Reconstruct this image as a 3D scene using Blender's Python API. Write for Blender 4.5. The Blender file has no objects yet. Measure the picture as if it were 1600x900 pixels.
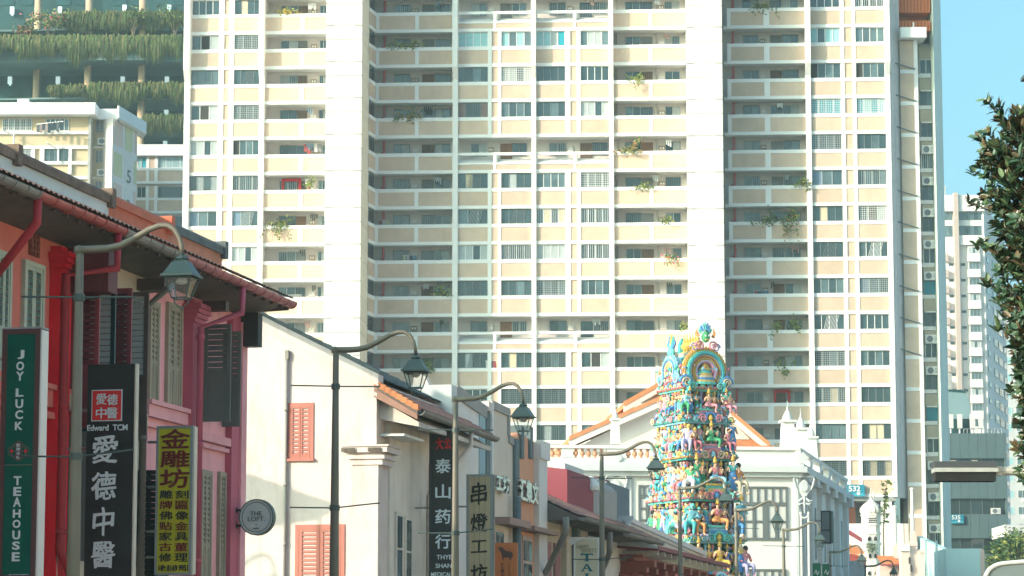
import bpy, bmesh, math, random
from math import sin, cos, tan, pi, radians, atan, atan2, sqrt
from mathutils import Vector, Matrix, Quaternion, noise as mnoise
random.seed(7)
C = bpy.context.scene.collection
SC = bpy.context.scene

# ------------------------------------------------------------------ camera
EYE = 1.6
FPX = 4444.4                      # focal length in pixels of the 1600 px wide photograph (100 mm on 36 mm)
PITCH = atan(600.0 / FPX)
cam_d = bpy.data.cameras.new('camera')
cam_d.lens = 100.0
cam_d.sensor_width = 36.0
cam_d.clip_start = 0.5
cam_d.clip_end = 6000.0
cam = bpy.data.objects.new('camera', cam_d)
C.objects.link(cam)
cam.location = (0, 0, EYE)
cam.rotation_euler = (pi / 2 + PITCH, 0, 0)
SC.camera = cam

# ------------------------------------------------------------------ light
SUN_AZ, SUN_EL = radians(59), radians(20)        # to the left of the direction back to the camera
TOSUN = Vector((-sin(SUN_AZ) * cos(SUN_EL), -cos(SUN_AZ) * cos(SUN_EL), sin(SUN_EL)))
world = bpy.data.worlds.new('World')
SC.world = world
world.use_nodes = True
wn = world.node_tree
wn.nodes.clear()
sky = wn.nodes.new('ShaderNodeTexSky')
sky.sky_type = 'NISHITA'
sky.sun_disc = False
sky.sun_elevation = SUN_EL
sky.sun_rotation = atan2(TOSUN.x, TOSUN.y)
sky.altitude = 0
sky.air_density = 1.0
sky.dust_density = 5.0
sky.ozone_density = 4.0
bg = wn.nodes.new('ShaderNodeBackground')
bg.inputs['Strength'].default_value = 0.15
wo = wn.nodes.new('ShaderNodeOutputWorld')
tint = wn.nodes.new('ShaderNodeMix')
tint.data_type = 'RGBA'
tint.blend_type = 'MULTIPLY'
tint.inputs['Factor'].default_value = 1.0
tint.inputs['B'].default_value = (0.775, 1.0, 0.85, 1)
wn.links.new(sky.outputs[0], tint.inputs['A'])
wn.links.new(tint.outputs['Result'], bg.inputs['Color'])
wn.links.new(bg.outputs[0], wo.inputs['Surface'])
sun_d = bpy.data.lights.new('sun', 'SUN')
sun_d.energy = 2.0
sun_d.angle = radians(0.6)
sun_d.color = (1.0, 0.80, 0.67)
sun = bpy.data.objects.new('sun', sun_d)
C.objects.link(sun)
sun.rotation_euler = TOSUN.to_track_quat('Z', 'Y').to_euler()
sun.location = (-60, -40, 80)

SC.view_settings.view_transform = 'Standard'
SC.view_settings.look = 'None'
SC.view_settings.exposure = 1.4
SC.view_settings.gamma = 1.0
SC.view_settings.use_curve_mapping = False
SC.render.engine = 'CYCLES'
SC.cycles.use_denoising = True
SC.cycles.max_bounces = 6
SC.cycles.diffuse_bounces = 3
SC.cycles.glossy_bounces = 3
SC.cycles.caustics_reflective = False
SC.cycles.caustics_refractive = False

# ------------------------------------------------------------------ geometry of the place
def ray(px, py):
    a = (px - 800.0) / FPX
    b = (450.0 - py) / FPX
    return Vector((a, cos(PITCH) - b * sin(PITCH), sin(PITCH) + b * cos(PITCH)))

U = Vector((0.2147, 0.9767, 0)).normalized()      # along the street, away from the camera
N = Vector((U.y, -U.x, 0))                         # across the street, to the right
ROT_S = atan2(U.y, U.x)                            # frame with x along the street, y into the left-hand buildings
ROT_P = atan2(N.y, N.x)                            # frame with x across the street, y away from the camera
EYEV = Vector((0, 0, EYE))

def at_y(px, py, Y):
    r = ray(px, py)
    return EYEV + r * (Y / r.y)

def at_l(px, py, L):                               # on the vertical plane at lateral distance L from the camera
    r = ray(px, py)
    return EYEV + r * (L / r.dot(N))

def at_s(px, py, s):                               # on the vertical plane s metres up the street
    r = ray(px, py)
    return EYEV + r * (s / r.dot(U))

def fl(px, py, L):                                 # (s, z) on a street-side plane
    p = at_l(px, py, L)
    return p.dot(U), p.z

def fp(px, py, s):                                 # (l, z) on a plane across the street
    p = at_s(px, py, s)
    return p.dot(N), p.z

def SL(s, l, z=0.0):
    return U * s + N * l + Vector((0, 0, z))

# ------------------------------------------------------------------ materials
def lin(c):
    if isinstance(c, str):
        c = tuple(int(c[i:i + 2], 16) / 255 for i in (0, 2, 4))
        return tuple(x / 12.92 if x <= 0.04045 else ((x + 0.055) / 1.055) ** 2.4 for x in c)
    return c

_M = {}
def mat(name, col, rough=0.6, var=0.06, scale=1.5, grime=0.0, bump=0.0, bscale=20.0, metal=0.0, spec=0.4, coat=0.0, gcol=None, streak=6.0):
    if name in _M:
        return _M[name]
    col = lin(col)
    m = bpy.data.materials.new(name)
    _M[name] = m
    m.use_nodes = True
    nt = m.node_tree
    b = nt.nodes['Principled BSDF']
    b.inputs['Roughness'].default_value = rough
    b.inputs['Metallic'].default_value = metal
    b.inputs['Specular IOR Level'].default_value = spec
    b.inputs['Coat Weight'].default_value = coat
    m.diffuse_color = (*col, 1)
    geo = nt.nodes.new('ShaderNodeNewGeometry')
    nz = nt.nodes.new('ShaderNodeTexNoise')
    nz.inputs['Scale'].default_value = scale
    nz.inputs['Detail'].default_value = 5
    nz.inputs['Roughness'].default_value = 0.65
    nt.links.new(geo.outputs['Position'], nz.inputs['Vector'])
    mr = nt.nodes.new('ShaderNodeMapRange')
    mr.inputs['From Min'].default_value = 0.3
    mr.inputs['From Max'].default_value = 0.7
    mr.inputs['To Min'].default_value = 1 - var
    mr.inputs['To Max'].default_value = 1 + var
    nt.links.new(nz.outputs['Fac'], mr.inputs['Value'])
    oi = nt.nodes.new('ShaderNodeObjectInfo')
    mr2 = nt.nodes.new('ShaderNodeMapRange')
    mr2.inputs['To Min'].default_value = 1 - var * 0.5
    mr2.inputs['To Max'].default_value = 1 + var * 0.5
    nt.links.new(oi.outputs['Random'], mr2.inputs['Value'])
    mul = nt.nodes.new('ShaderNodeMath')
    mul.operation = 'MULTIPLY'
    nt.links.new(mr.outputs[0], mul.inputs[0])
    nt.links.new(mr2.outputs[0], mul.inputs[1])
    vm = nt.nodes.new('ShaderNodeVectorMath')
    vm.operation = 'SCALE'
    vm.inputs[0].default_value = col
    nt.links.new(mul.outputs[0], vm.inputs['Scale'])
    out = vm.outputs[0]
    if grime > 0:
        mp = nt.nodes.new('ShaderNodeVectorMath')
        mp.operation = 'MULTIPLY'
        mp.inputs[1].default_value = (1, 1, 1.0 / streak)
        nt.links.new(geo.outputs['Position'], mp.inputs[0])
        n2 = nt.nodes.new('ShaderNodeTexNoise')
        n2.inputs['Scale'].default_value = scale * 2.2
        n2.inputs['Detail'].default_value = 6
        n2.inputs['Roughness'].default_value = 0.7
        nt.links.new(mp.outputs[0], n2.inputs['Vector'])
        r2 = nt.nodes.new('ShaderNodeMapRange')
        r2.inputs['From Min'].default_value = 0.52
        r2.inputs['From Max'].default_value = 0.78
        r2.inputs['To Max'].default_value = grime
        nt.links.new(n2.outputs['Fac'], r2.inputs['Value'])
        mx = nt.nodes.new('ShaderNodeMix')
        mx.data_type = 'RGBA'
        g = lin(gcol) if gcol else tuple(x * 0.35 for x in col)
        mx.inputs['B'].default_value = (*g, 1)
        nt.links.new(r2.outputs[0], mx.inputs['Factor'])
        nt.links.new(out, mx.inputs['A'])
        out = mx.outputs['Result']
    nt.links.new(out, b.inputs['Base Color'])
    if bump > 0:
        n3 = nt.nodes.new('ShaderNodeTexNoise')
        n3.inputs['Scale'].default_value = bscale
        n3.inputs['Detail'].default_value = 4
        nt.links.new(geo.outputs['Position'], n3.inputs['Vector'])
        bp = nt.nodes.new('ShaderNodeBump')
        bp.inputs['Strength'].default_value = bump
        bp.inputs['Distance'].default_value = 0.02
        nt.links.new(n3.outputs['Fac'], bp.inputs['Height'])
        nt.links.new(bp.outputs[0], b.inputs['Normal'])
    return m

def glass_mat(name, col, rough=0.06, spec=0.9):
    if name in _M:
        return _M[name]
    m = mat(name, col, rough, 0.35, 0.7, spec=spec)
    return m

def emit(name, col, strength):
    if name in _M:
        return _M[name]
    m = bpy.data.materials.new(name)
    _M[name] = m
    m.use_nodes = True
    b = m.node_tree.nodes['Principled BSDF']
    b.inputs['Base Color'].default_value = (*lin(col), 1)
    b.inputs['Emission Color'].default_value = (*lin(col), 1)
    b.inputs['Emission Strength'].default_value = strength
    return m

def clear_glass():
    if 'clear_glass' in _M:
        return _M['clear_glass']
    m = bpy.data.materials.new('clear_glass')
    _M['clear_glass'] = m
    m.use_nodes = True
    nt = m.node_tree
    nt.nodes.clear()
    o = nt.nodes.new('ShaderNodeOutputMaterial')
    t = nt.nodes.new('ShaderNodeBsdfTransparent')
    t.inputs[0].default_value = (0.88, 0.92, 0.92, 1)
    g = nt.nodes.new('ShaderNodeBsdfGlossy')
    g.inputs['Roughness'].default_value = 0.08
    x = nt.nodes.new('ShaderNodeMixShader')
    x.inputs[0].default_value = 0.10
    nt.links.new(t.outputs[0], x.inputs[1])
    nt.links.new(g.outputs[0], x.inputs[2])
    nt.links.new(x.outputs[0], o.inputs['Surface'])
    return m

# ------------------------------------------------------------------ mesh helpers
class MB:
    def __init__(self):
        self.v, self.f, self.m = [], [], []
    def add(self, vs, fs, m=0):
        o = len(self.v)
        self.v += [tuple(p) for p in vs]
        for f in fs:
            self.f.append(tuple(i + o for i in f))
            self.m.append(m)
        return self
    def box(self, x0, x1, y0, y1, z0, z1, m=0):
        if x0 > x1: x0, x1 = x1, x0
        if y0 > y1: y0, y1 = y1, y0
        if z0 > z1: z0, z1 = z1, z0
        return self.add([(x0, y0, z0), (x1, y0, z0), (x1, y1, z0), (x0, y1, z0), (x0, y0, z1), (x1, y0, z1), (x1, y1, z1), (x0, y1, z1)],
                        [(0, 3, 2, 1), (4, 5, 6, 7), (0, 1, 5, 4), (1, 2, 6, 5), (2, 3, 7, 6), (3, 0, 4, 7)], m)
    def quad(self, a, b, c, d, m=0):
        return self.add([a, b, c, d], [(0, 1, 2, 3)], m)
    def prism(self, pts, fn, m=0):
        """pts: outline of (a, b); fn(a, b, k) gives the 3-D point of end k = 0 or 1"""
        n = len(pts)
        vs = [fn(a, b, 0) for a, b in pts] + [fn(a, b, 1) for a, b in pts]
        fs = [tuple(range(n))[::-1], tuple(range(n, 2 * n))]
        for i in range(n):
            j = (i + 1) % n
            fs.append((i, j, n + j, n + i))
        return self.add(vs, fs, m)
    def xz(self, pts, y0, y1, m=0):
        return self.prism(pts, lambda a, b, k: (a, y1 if k else y0, b), m)
    def yz(self, pts, x0, x1, m=0):
        return self.prism(pts, lambda a, b, k: (x1 if k else x0, a, b), m)
    def xy(self, pts, z0, z1, m=0):
        return self.prism(pts, lambda a, b, k: (a, b, z1 if k else z0), m)
    def tube(self, path, r, seg=8, m=0, caps=True):
        path = [Vector(p) for p in path]
        n = len(path)
        rr = r if isinstance(r, (list, tuple)) else [r] * n
        vs = []
        up = None
        for i, p in enumerate(path):
            t = (path[min(i + 1, n - 1)] - path[max(i - 1, 0)]).normalized()
            if up is None:
                ref = Vector((0, 0, 1)) if abs(t.z) < 0.9 else Vector((1, 0, 0))
                a = t.cross(ref).normalized()
            else:
                a = (up - t * up.dot(t)).normalized()
            up = a
            b = t.cross(a)
            for k in range(seg):
                an = 2 * pi * k / seg
                vs.append(p + (a * cos(an) + b * sin(an)) * rr[i])
        fs = []
        for i in range(n - 1):
            for k in range(seg):
                k2 = (k + 1) % seg
                fs.append((i * seg + k, i * seg + k2, (i + 1) * seg + k2, (i + 1) * seg + k))
        if caps:
            fs.append(tuple(range(seg))[::-1])
            fs.append(tuple(range((n - 1) * seg, n * seg)))
        return self.add(vs, fs, m)
    def lathe(self, prof, seg=12, c=(0, 0, 0), m=0, sx=1.0, sy=1.0, ph=0.0):
        vs, fs = [], []
        n = len(prof)
        for r, z in prof:
            for k in range(seg):
                a = 2 * pi * k / seg + ph
                vs.append((c[0] + r * cos(a) * sx, c[1] + r * sin(a) * sy, c[2] + z))
        for i in range(n - 1):
            for k in range(seg):
                k2 = (k + 1) % seg
                fs.append((i * seg + k, i * seg + k2, (i + 1) * seg + k2, (i + 1) * seg + k))
        fs.append(tuple(range(seg))[::-1])
        fs.append(tuple(range((n - 1) * seg, n * seg)))
        return self.add(vs, fs, m)
    def blob(self, c, r, m=0, sub=1, sx=1, sy=1, sz=1):
        t = (1 + 5 ** .5) / 2
        prof = [(0.02, -1), (0.6, -0.8), (0.95, -0.3), (0.95, 0.3), (0.6, 0.8), (0.02, 1)]
        return self.lathe([(a * r, b * r * sz) for a, b in prof], 8, c, m, sx, sy)
    def mesh(self, name, mats, smooth=False):
        me = bpy.data.meshes.new(name)
        me.from_pydata(self.v, [], self.f)
        for mm in (mats if isinstance(mats, (list, tuple)) else [mats]):
            me.materials.append(mm)
        me.polygons.foreach_set('material_index', self.m)
        if smooth:
            me.polygons.foreach_set('use_smooth', [True] * len(self.f))
        me.update()
        bm = bmesh.new()
        bm.from_mesh(me)
        bmesh.ops.recalc_face_normals(bm, faces=bm.faces)
        bm.to_mesh(me)
        bm.free()
        return me
    def obj(self, name, mats, parent=None, smooth=False, **kw):
        return link(name, self.mesh(name, mats, smooth), parent, **kw)

def link(name, data, parent=None, loc=None, rot=None, scale=None, label=None, cat=None, group=None, kind=None):
    o = bpy.data.objects.new(name, data)
    C.objects.link(o)
    if parent is not None: o.parent = parent
    if loc is not None: o.location = loc
    if rot is not None: o.rotation_euler = rot
    if scale is not None: o.scale = scale
    if label: o['label'] = label
    if cat: o['category'] = cat
    if group: o['group'] = group
    if kind: o['kind'] = kind
    return o

def thing(name, label, cat, loc=(0, 0, 0), rotz=0.0, group=None):
    return link(name, None, None, loc, (0, 0, rotz), None, label, cat, group)

def dup(root, loc=None, rotz=None, label=None):
    r = root.copy()
    C.objects.link(r)
    if loc is not None: r.location = loc
    if rotz is not None: r.rotation_euler = (0, 0, rotz)
    if label: r['label'] = label
    for ch in list(root.children):
        c = ch.copy()
        C.objects.link(c)
        c.parent = r
        for g in ch.children:
            d = g.copy()
            C.objects.link(d)
            d.parent = c
    return r

_UNIT = {}
def piece(name, m, parent, x0, x1, y0, y1, z0, z1, **kw):
    """one box-shaped piece; alike pieces share a mesh"""
    key = m.name
    if key not in _UNIT:
        _UNIT[key] = MB().box(-.5, .5, -.5, .5, -.5, .5).mesh('block_' + m.name, m)
    return link(name, _UNIT[key], parent, ((x0 + x1) / 2, (y0 + y1) / 2, (z0 + z1) / 2), None,
                (abs(x1 - x0), abs(y1 - y0), abs(z1 - z0)), **kw)

_TX = {}
def text_mesh(body, bold=0.0, ext=0.0, shear=0.0):
    key = (body, bold, ext, shear)
    if key in _TX:
        return _TX[key]
    cu = bpy.data.curves.new('lettering', 'FONT')
    cu.body = body
    cu.size = 1.0
    cu.offset = bold
    cu.extrude = ext
    cu.shear = shear
    cu.resolution_u = 3
    o = bpy.data.objects.new('lettering', cu)
    C.objects.link(o)
    dg = bpy.context.evaluated_depsgraph_get()
    me = bpy.data.meshes.new_from_object(o.evaluated_get(dg))
    bpy.data.objects.remove(o)
    bpy.data.curves.remove(cu)
    xs = [v.co.x for v in me.vertices]
    ys = [v.co.y for v in me.vertices]
    r = (me, min(xs), max(xs), min(ys), max(ys))
    _TX[key] = r
    return r

def text(parent, body, cx, cz, w, h, y, m, bold=0.0, jitter=0.0, thick=0.006, name='lettering', fat=0.0):
    """lettering filling a w x h box centred on (cx, cz), standing in the local x-z plane and facing -y"""
    me0, x0, x1, y0, y1 = text_mesh(body, bold, 0.02)
    me = me0.copy()
    me.materials.clear()
    me.materials.append(m)
    sx, sy = w / (x1 - x0), h / (y1 - y0)
    mx, my = (x0 + x1) / 2, (y0 + y1) / 2
    for v in me.vertices:
        a, b, c = v.co
        jx = jitter * mnoise.noise(Vector((a * 3, b * 3, 1.3)))
        jy = jitter * mnoise.noise(Vector((a * 3, b * 3, 7.7)))
        v.co = ((a - mx + jx) * sx, -c / 0.02 * thick, (b - my + jy) * sy)
    me.update()
    if fat:
        n = len(me.vertices)
        b = MB()
        vs = [tuple(v.co) for v in me.vertices]
        fs = [tuple(p.vertices) for p in me.polygons]
        k = 0
        for dx, dz in ((0, 0), (1, 0), (-1, 0), (0, 1), (0, -1), (.7, .7), (-.7, .7), (.7, -.7), (-.7, -.7)):
            b.add([(x + dx * fat * w, yy - k * .0004, z + dz * fat * w * .8) for x, yy, z in vs], fs)
            k += 1
        bpy.data.meshes.remove(me)
        me = bpy.data.meshes.new('lettering')
        me.from_pydata(b.v, [], b.f)
        me.materials.append(m)
        me.update()
    return link(name, me, parent, (cx, y, cz))
# ------------------------------------------------------------------ shared colours
WHITE = mat('white_paint', (0.80, 0.79, 0.76), 0.7, 0.03, 0.4, grime=0.10, gcol=(0.5, 0.48, 0.43))
CREAM = mat('cream_panel', (0.60, 0.455, 0.345), 0.8, 0.10, 0.6, grime=0.30, gcol=(0.36, 0.28, 0.20))
CORR = mat('corridor_wall', (0.66, 0.60, 0.56), 0.8, 0.06, 0.6)
DARKG = glass_mat('dark_glass', (0.035, 0.065, 0.075), 0.08)
MIDG = glass_mat('grey_glass', (0.09, 0.14, 0.155), 0.12)
CURT = mat('curtain_glass', (0.40, 0.44, 0.44), 0.25, 0.1, 3.0)
TEALG = mat('teal_blind', (0.03, 0.33, 0.42), 0.3, 0.1, 5.0)
LTEAL = mat('pale_teal_film', (0.30, 0.52, 0.54), 0.25, 0.1, 3.0)
WARMG = mat('warm_curtain', (0.62, 0.52, 0.36), 0.4, 0.15, 4.0)  # curtain in a warm cream tone
FRAMEW = mat('white_aluminium', (0.78, 0.78, 0.76), 0.4, 0.02)
FRAMED = mat('dark_aluminium', (0.16, 0.19, 0.20), 0.4, 0.05)
FRAMEG = mat('grey_aluminium', (0.42, 0.45, 0.45), 0.4, 0.05)
DOORW = mat('timber_door', (0.20, 0.11, 0.07), 0.6, 0.2, 2.0)
GATE = mat('iron_gate', (0.22, 0.23, 0.23), 0.5, 0.1)
REDP = mat('red_pipe', (0.55, 0.10, 0.10), 0.5, 0.05)
ACW = mat('ac_casing', (0.72, 0.72, 0.68), 0.5, 0.05, 4.0)
BLACK = mat('black_plastic', (0.02, 0.022, 0.025), 0.5, 0.1)
STEEL = mat('steel', (0.35, 0.36, 0.36), 0.4, 0.1, metal=0.6)
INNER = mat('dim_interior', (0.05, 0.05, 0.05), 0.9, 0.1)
ORANGE = mat('orange_cladding', (0.68, 0.20, 0.07), 0.6, 0.06, 1.0)
GREYW = mat('weathered_concrete', (0.40, 0.40, 0.38), 0.85, 0.08, 0.6, grime=0.25)
SIDEW = mat('side_wall_paint', (0.74, 0.70, 0.66), 0.85, 0.06, 0.5, grime=0.3)
LEAFG = mat('leaf_green', (0.07, 0.13, 0.035), 0.5, 0.4, 6.0)
LEAFY = mat('leaf_yellow', (0.22, 0.24, 0.05), 0.5, 0.3, 6.0)

BLUEC = mat('blue_curtain', (0.16, 0.24, 0.32), 0.5, 0.15, 4.0)
ROSEC = mat('rose_curtain', (0.36, 0.22, 0.19), 0.5, 0.15, 4.0)
_WIN = {}
N_PANE = [0]
def window_frame(w, h, n, m, bars=0, t=0.05):
    key = (round(w, 2), round(h, 2), n, m.name, bars)
    if key not in _WIN:
        b = MB()
        b.box(-w / 2, w / 2, -.04, .04, 0, t)
        b.box(-w / 2, w / 2, -.04, .04, h - t, h)
        b.box(-w / 2, -w / 2 + t, -.038, .038, t, h - t)
        b.box(w / 2 - t, w / 2, -.038, .038, t, h - t)
        for i in range(1, n):
            x = -w / 2 + w * i / n
            b.box(x - t * .55, x + t * .55, -.036, .036, t, h - t)
        if bars == 1:
            k = int(w / 0.16)
            for i in range(1, k):
                x = -w / 2 + w * i / k
                b.box(x - .012, x + .012, -.06, -.042, t, h - t)
        if bars == 2:
            for i in range(1, 8):
                z = h * i / 8
                b.box(-w / 2 + t, w / 2 - t, -.06, -.042, z - .012, z + .012)
            for i in range(1, 14):
                x = -w / 2 + w * i / 14
                b.box(x - .012, x + .012, -.075, -.061, t, h - t)
        if bars == 3:
            k = 9
            for i in range(k):
                xa = -w * .18 + w * .42 * i / k
                b.add([(xa, -.06, t), (xa + .03, -.06, t), (xa + .33, -.06, h - t), (xa + .30, -.06, h - t), (xa, -.045, t), (xa + .03, -.045, t), (xa + .33, -.045, h - t), (xa + .30, -.045, h - t)],
                      [(0, 1, 2, 3), (7, 6, 5, 4), (0, 4, 5, 1), (1, 5, 6, 2), (2, 6, 7, 3), (3, 7, 4, 0)])
        _WIN[key] = b.mesh('window_frame', m)
    return _WIN[key]

def make_window(parent, x0, x1, z0, z1, y, n, fm, panes, bars=0, stuff=None, name='window', t=0.05, split=True):
    w, h = x1 - x0, z1 - z0
    o = link(name, window_frame(w, h, n, fm, bars, t), parent, ((x0 + x1) / 2, y, z0))
    for i in range(n):
        pm = panes[i % len(panes)]
        pw = w / n
        if stuff is not None and N_PANE[0] >= 300:
            stuff.setdefault(pm.name, (pm, MB()))[1].box(x0 + pw * i + .02, x0 + pw * (i + 1) - .02, y + .005, y + .02, z0 + .03, z1 - .03)
        else:
            if stuff is not None: N_PANE[0] += 1
            tilt = 0.02
            piece('pane', pm, o, -w / 2 + pw * i + .02, -w / 2 + pw * (i + 1) - .02, 0.0 + .004 * (i % 2), 0.02 + .004 * (i % 2), .03, h - .03)
    return o

def ac_mesh():
    b = MB().box(-.4, .4, -.15, .15, 0, .56, 0)
    b.lathe([(0.21, 0), (0.21, .03)], 14, (0, 0, 0), 1)
    n = len(b.v)
    for i in range(n - 28, n):
        x, y, z = b.v[i]
        b.v[i] = (x - .08, -.15 - z, .28 + y)
    for k in range(4):
        b.box(.2, .36, -.16, -.151, .12 + k * .09, .15 + k * .09, 1)
    b.box(-.38, -.34, -.14, .14, -.06, -.002, 2)
    b.box(.34, .38, -.14, .14, -.06, -.002, 2)
    return b.mesh('ac_unit', [ACW, FRAMED, STEEL])
AC_MESH = ac_mesh()

# ------------------------------------------------------------------ the tall housing block
YAW = radians(3.1)
TY = 240.0
T0 = Vector((0, TY, 0))
TX = Vector((cos(YAW), -sin(YAW), 0))
TD = Vector((sin(YAW), cos(YAW), 0))
def tf(px, py, yy=0.0):
    r = ray(px, py)
    t = ((T0 + TD * yy) - EYEV).dot(TD) / r.dot(TD)
    p = EYEV + r * t
    return (p - T0).dot(TX), p.z
def tx(px, yy=0.0):
    return tf(px, 450, yy)[0]

tower = thing('housing_block', 'tall cream and white slab block with long shared corridors and two blank white shafts', 'apartment building', T0, -YAW)
ZT = tf(1000, 15)[1]
ZB = tf(1000, 745)[1]
DZ = (ZT - ZB) / 13.0
def zk(k): return ZT - DZ * k
K0, K1 = -1, 13
SPECIAL = (0, 4, 9)
rnd = random.Random(3)
stuff_panes = {}
BEAM_T, PAN, BEAM_B = DZ * .10, DZ * .385, DZ * .09
OPEN = DZ - BEAM_T - PAN - BEAM_B

def parapet(k, x0, x1, splits, posts, y=0.0, narrow=()):
    """white frame of one storey with recessed cream panels between its posts"""
    z = zk(k)
    b = MB()
    b.box(x0, x1, y - .06, y + .22, z - BEAM_T, z)
    b.box(x0, x1, y - .06, y + .22, z - BEAM_T - PAN - BEAM_B, z - BEAM_T - PAN)
    for a, c in posts:
        b.box(a, c, y - .055, y + .20, z - BEAM_T - PAN, z - BEAM_T)
    b.obj('parapet_frame', WHITE, tower)
    for i, (a, c) in enumerate(splits):
        piece('narrow_panel' if i in narrow else 'panel', CREAM, tower, a, c, y - .005, y + .15, z - BEAM_T - PAN, z - BEAM_T)

PANESETS = [([DARKG], 4, FRAMED), ([DARKG, MIDG], 4, FRAMEG), ([MIDG], 4, FRAMED), ([DARKG, DARKG, MIDG, DARKG], 4, FRAMED),
            ([MIDG, DARKG, DARKG], 3, FRAMEG), ([DARKG], 4, FRAMEW), ([DARKG, CURT, DARKG, DARKG], 4, FRAMED), ([MIDG, DARKG], 4, FRAMEG), ([CURT, CURT, DARKG, CURT], 4, FRAMEW), ([DARKG, WARMG, DARKG, DARKG], 4, FRAMED), ([BLUEC, MIDG, DARKG], 3, FRAMEG), ([ROSEC, DARKG, DARKG, ROSEC], 4, FRAMED), ([INNER, DARKG, MIDG, DARKG], 4, FRAMEG), ([DARKG, INNER, CURT], 3, FRAMEW)]
FIX = {(3, 6): ([TEALG], 4, FRAMEW, 2), (3, 7): ([TEALG, LTEAL], 4, FRAMEW, 2), (1, 6): ([LTEAL, DARKG, LTEAL, LTEAL], 4, FRAMEW, 0),
       (1, 7): ([MIDG], 4, FRAMEW, 0), (1, 2): ([LTEAL], 4, FRAMEW, 0), (1, 3): ([LTEAL, MIDG], 4, FRAMEW, 0), (1, 4): ([LTEAL, LTEAL, CURT, TEALG], 4, FRAMEW, 0),
       (1, 5): ([MIDG, CURT, CURT, MIDG], 4, FRAMEW, 0), (7, 4): ([CURT], 4, FRAMEW, 0), (6, 2): ([MIDG, DARKG, DARKG], 3, FRAMEG, 3), (8, 2): ([DARKG], 4, FRAMED, 3),
       (10, 2): ([DARKG, CURT, DARKG, DARKG], 4, FRAMED, 3), (6, 4): ([MIDG, WARMG, DARKG, WARMG], 4, FRAMEW, 1), (6, 5): ([DARKG], 4, FRAMEW, 1), (5, 5): ([DARKG], 4, FRAMEW, 2),
       (5, 4): ([MIDG], 4, FRAMEW, 0), (6, 3): ([DARKG], 4, FRAMED, 3), (12, 7): ([DARKG, WARMG, WARMG, DARKG], 4, FRAMED, 0), (11, 6): ([DARKG, DARKG, WARMG, DARKG], 4, FRAMEG, 2),
       (7, 6): ([DARKG], 4, FRAMED, 3), (7, 7): ([MIDG, DARKG], 4, FRAMEW, 3), (9, 6): ([DARKG], 4, FRAMEW, 3), (9, 7): ([DARKG], 4, FRAMEW, 0), (13, 6): ([DARKG], 4, FRAMED, 2), (13, 7): ([DARKG, WARMG], 4, FRAMED, 2),
       (11, 4): ([DARKG], 4, FRAMED, 2), (11, 5): ([DARKG], 4, FRAMED, 2), (11, 3): ([DARKG], 4, FRAMED, 2), (-1 + 1, 0): ([DARKG], 4, FRAMEW, 0), (5, 0): ([DARKG, CURT], 4, FRAMED, 1), (5, 1): ([DARKG], 4, FRAMEG, 1)}

def tower_window(k, col, x0, x1, y=0.16):
    zt = zk(k) - DZ + OPEN - .02
    zb = zk(k + 1) if False else zk(k) - 0
    # the opening above parapet k
    z0, z1 = zk(k) + .01, zk(k) + OPEN - .01
    if (k, col) in FIX:
        p, n, fm, bars = FIX[(k, col)]
    else:
        p, n, fm = rnd.choice(PANESETS)
        bars = rnd.choice([0, 0, 0, 0, 0, 1, 2, 3])
    make_window(tower, x0, x1, z0, z1, y, n, fm, p, bars, stuff_panes)

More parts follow.
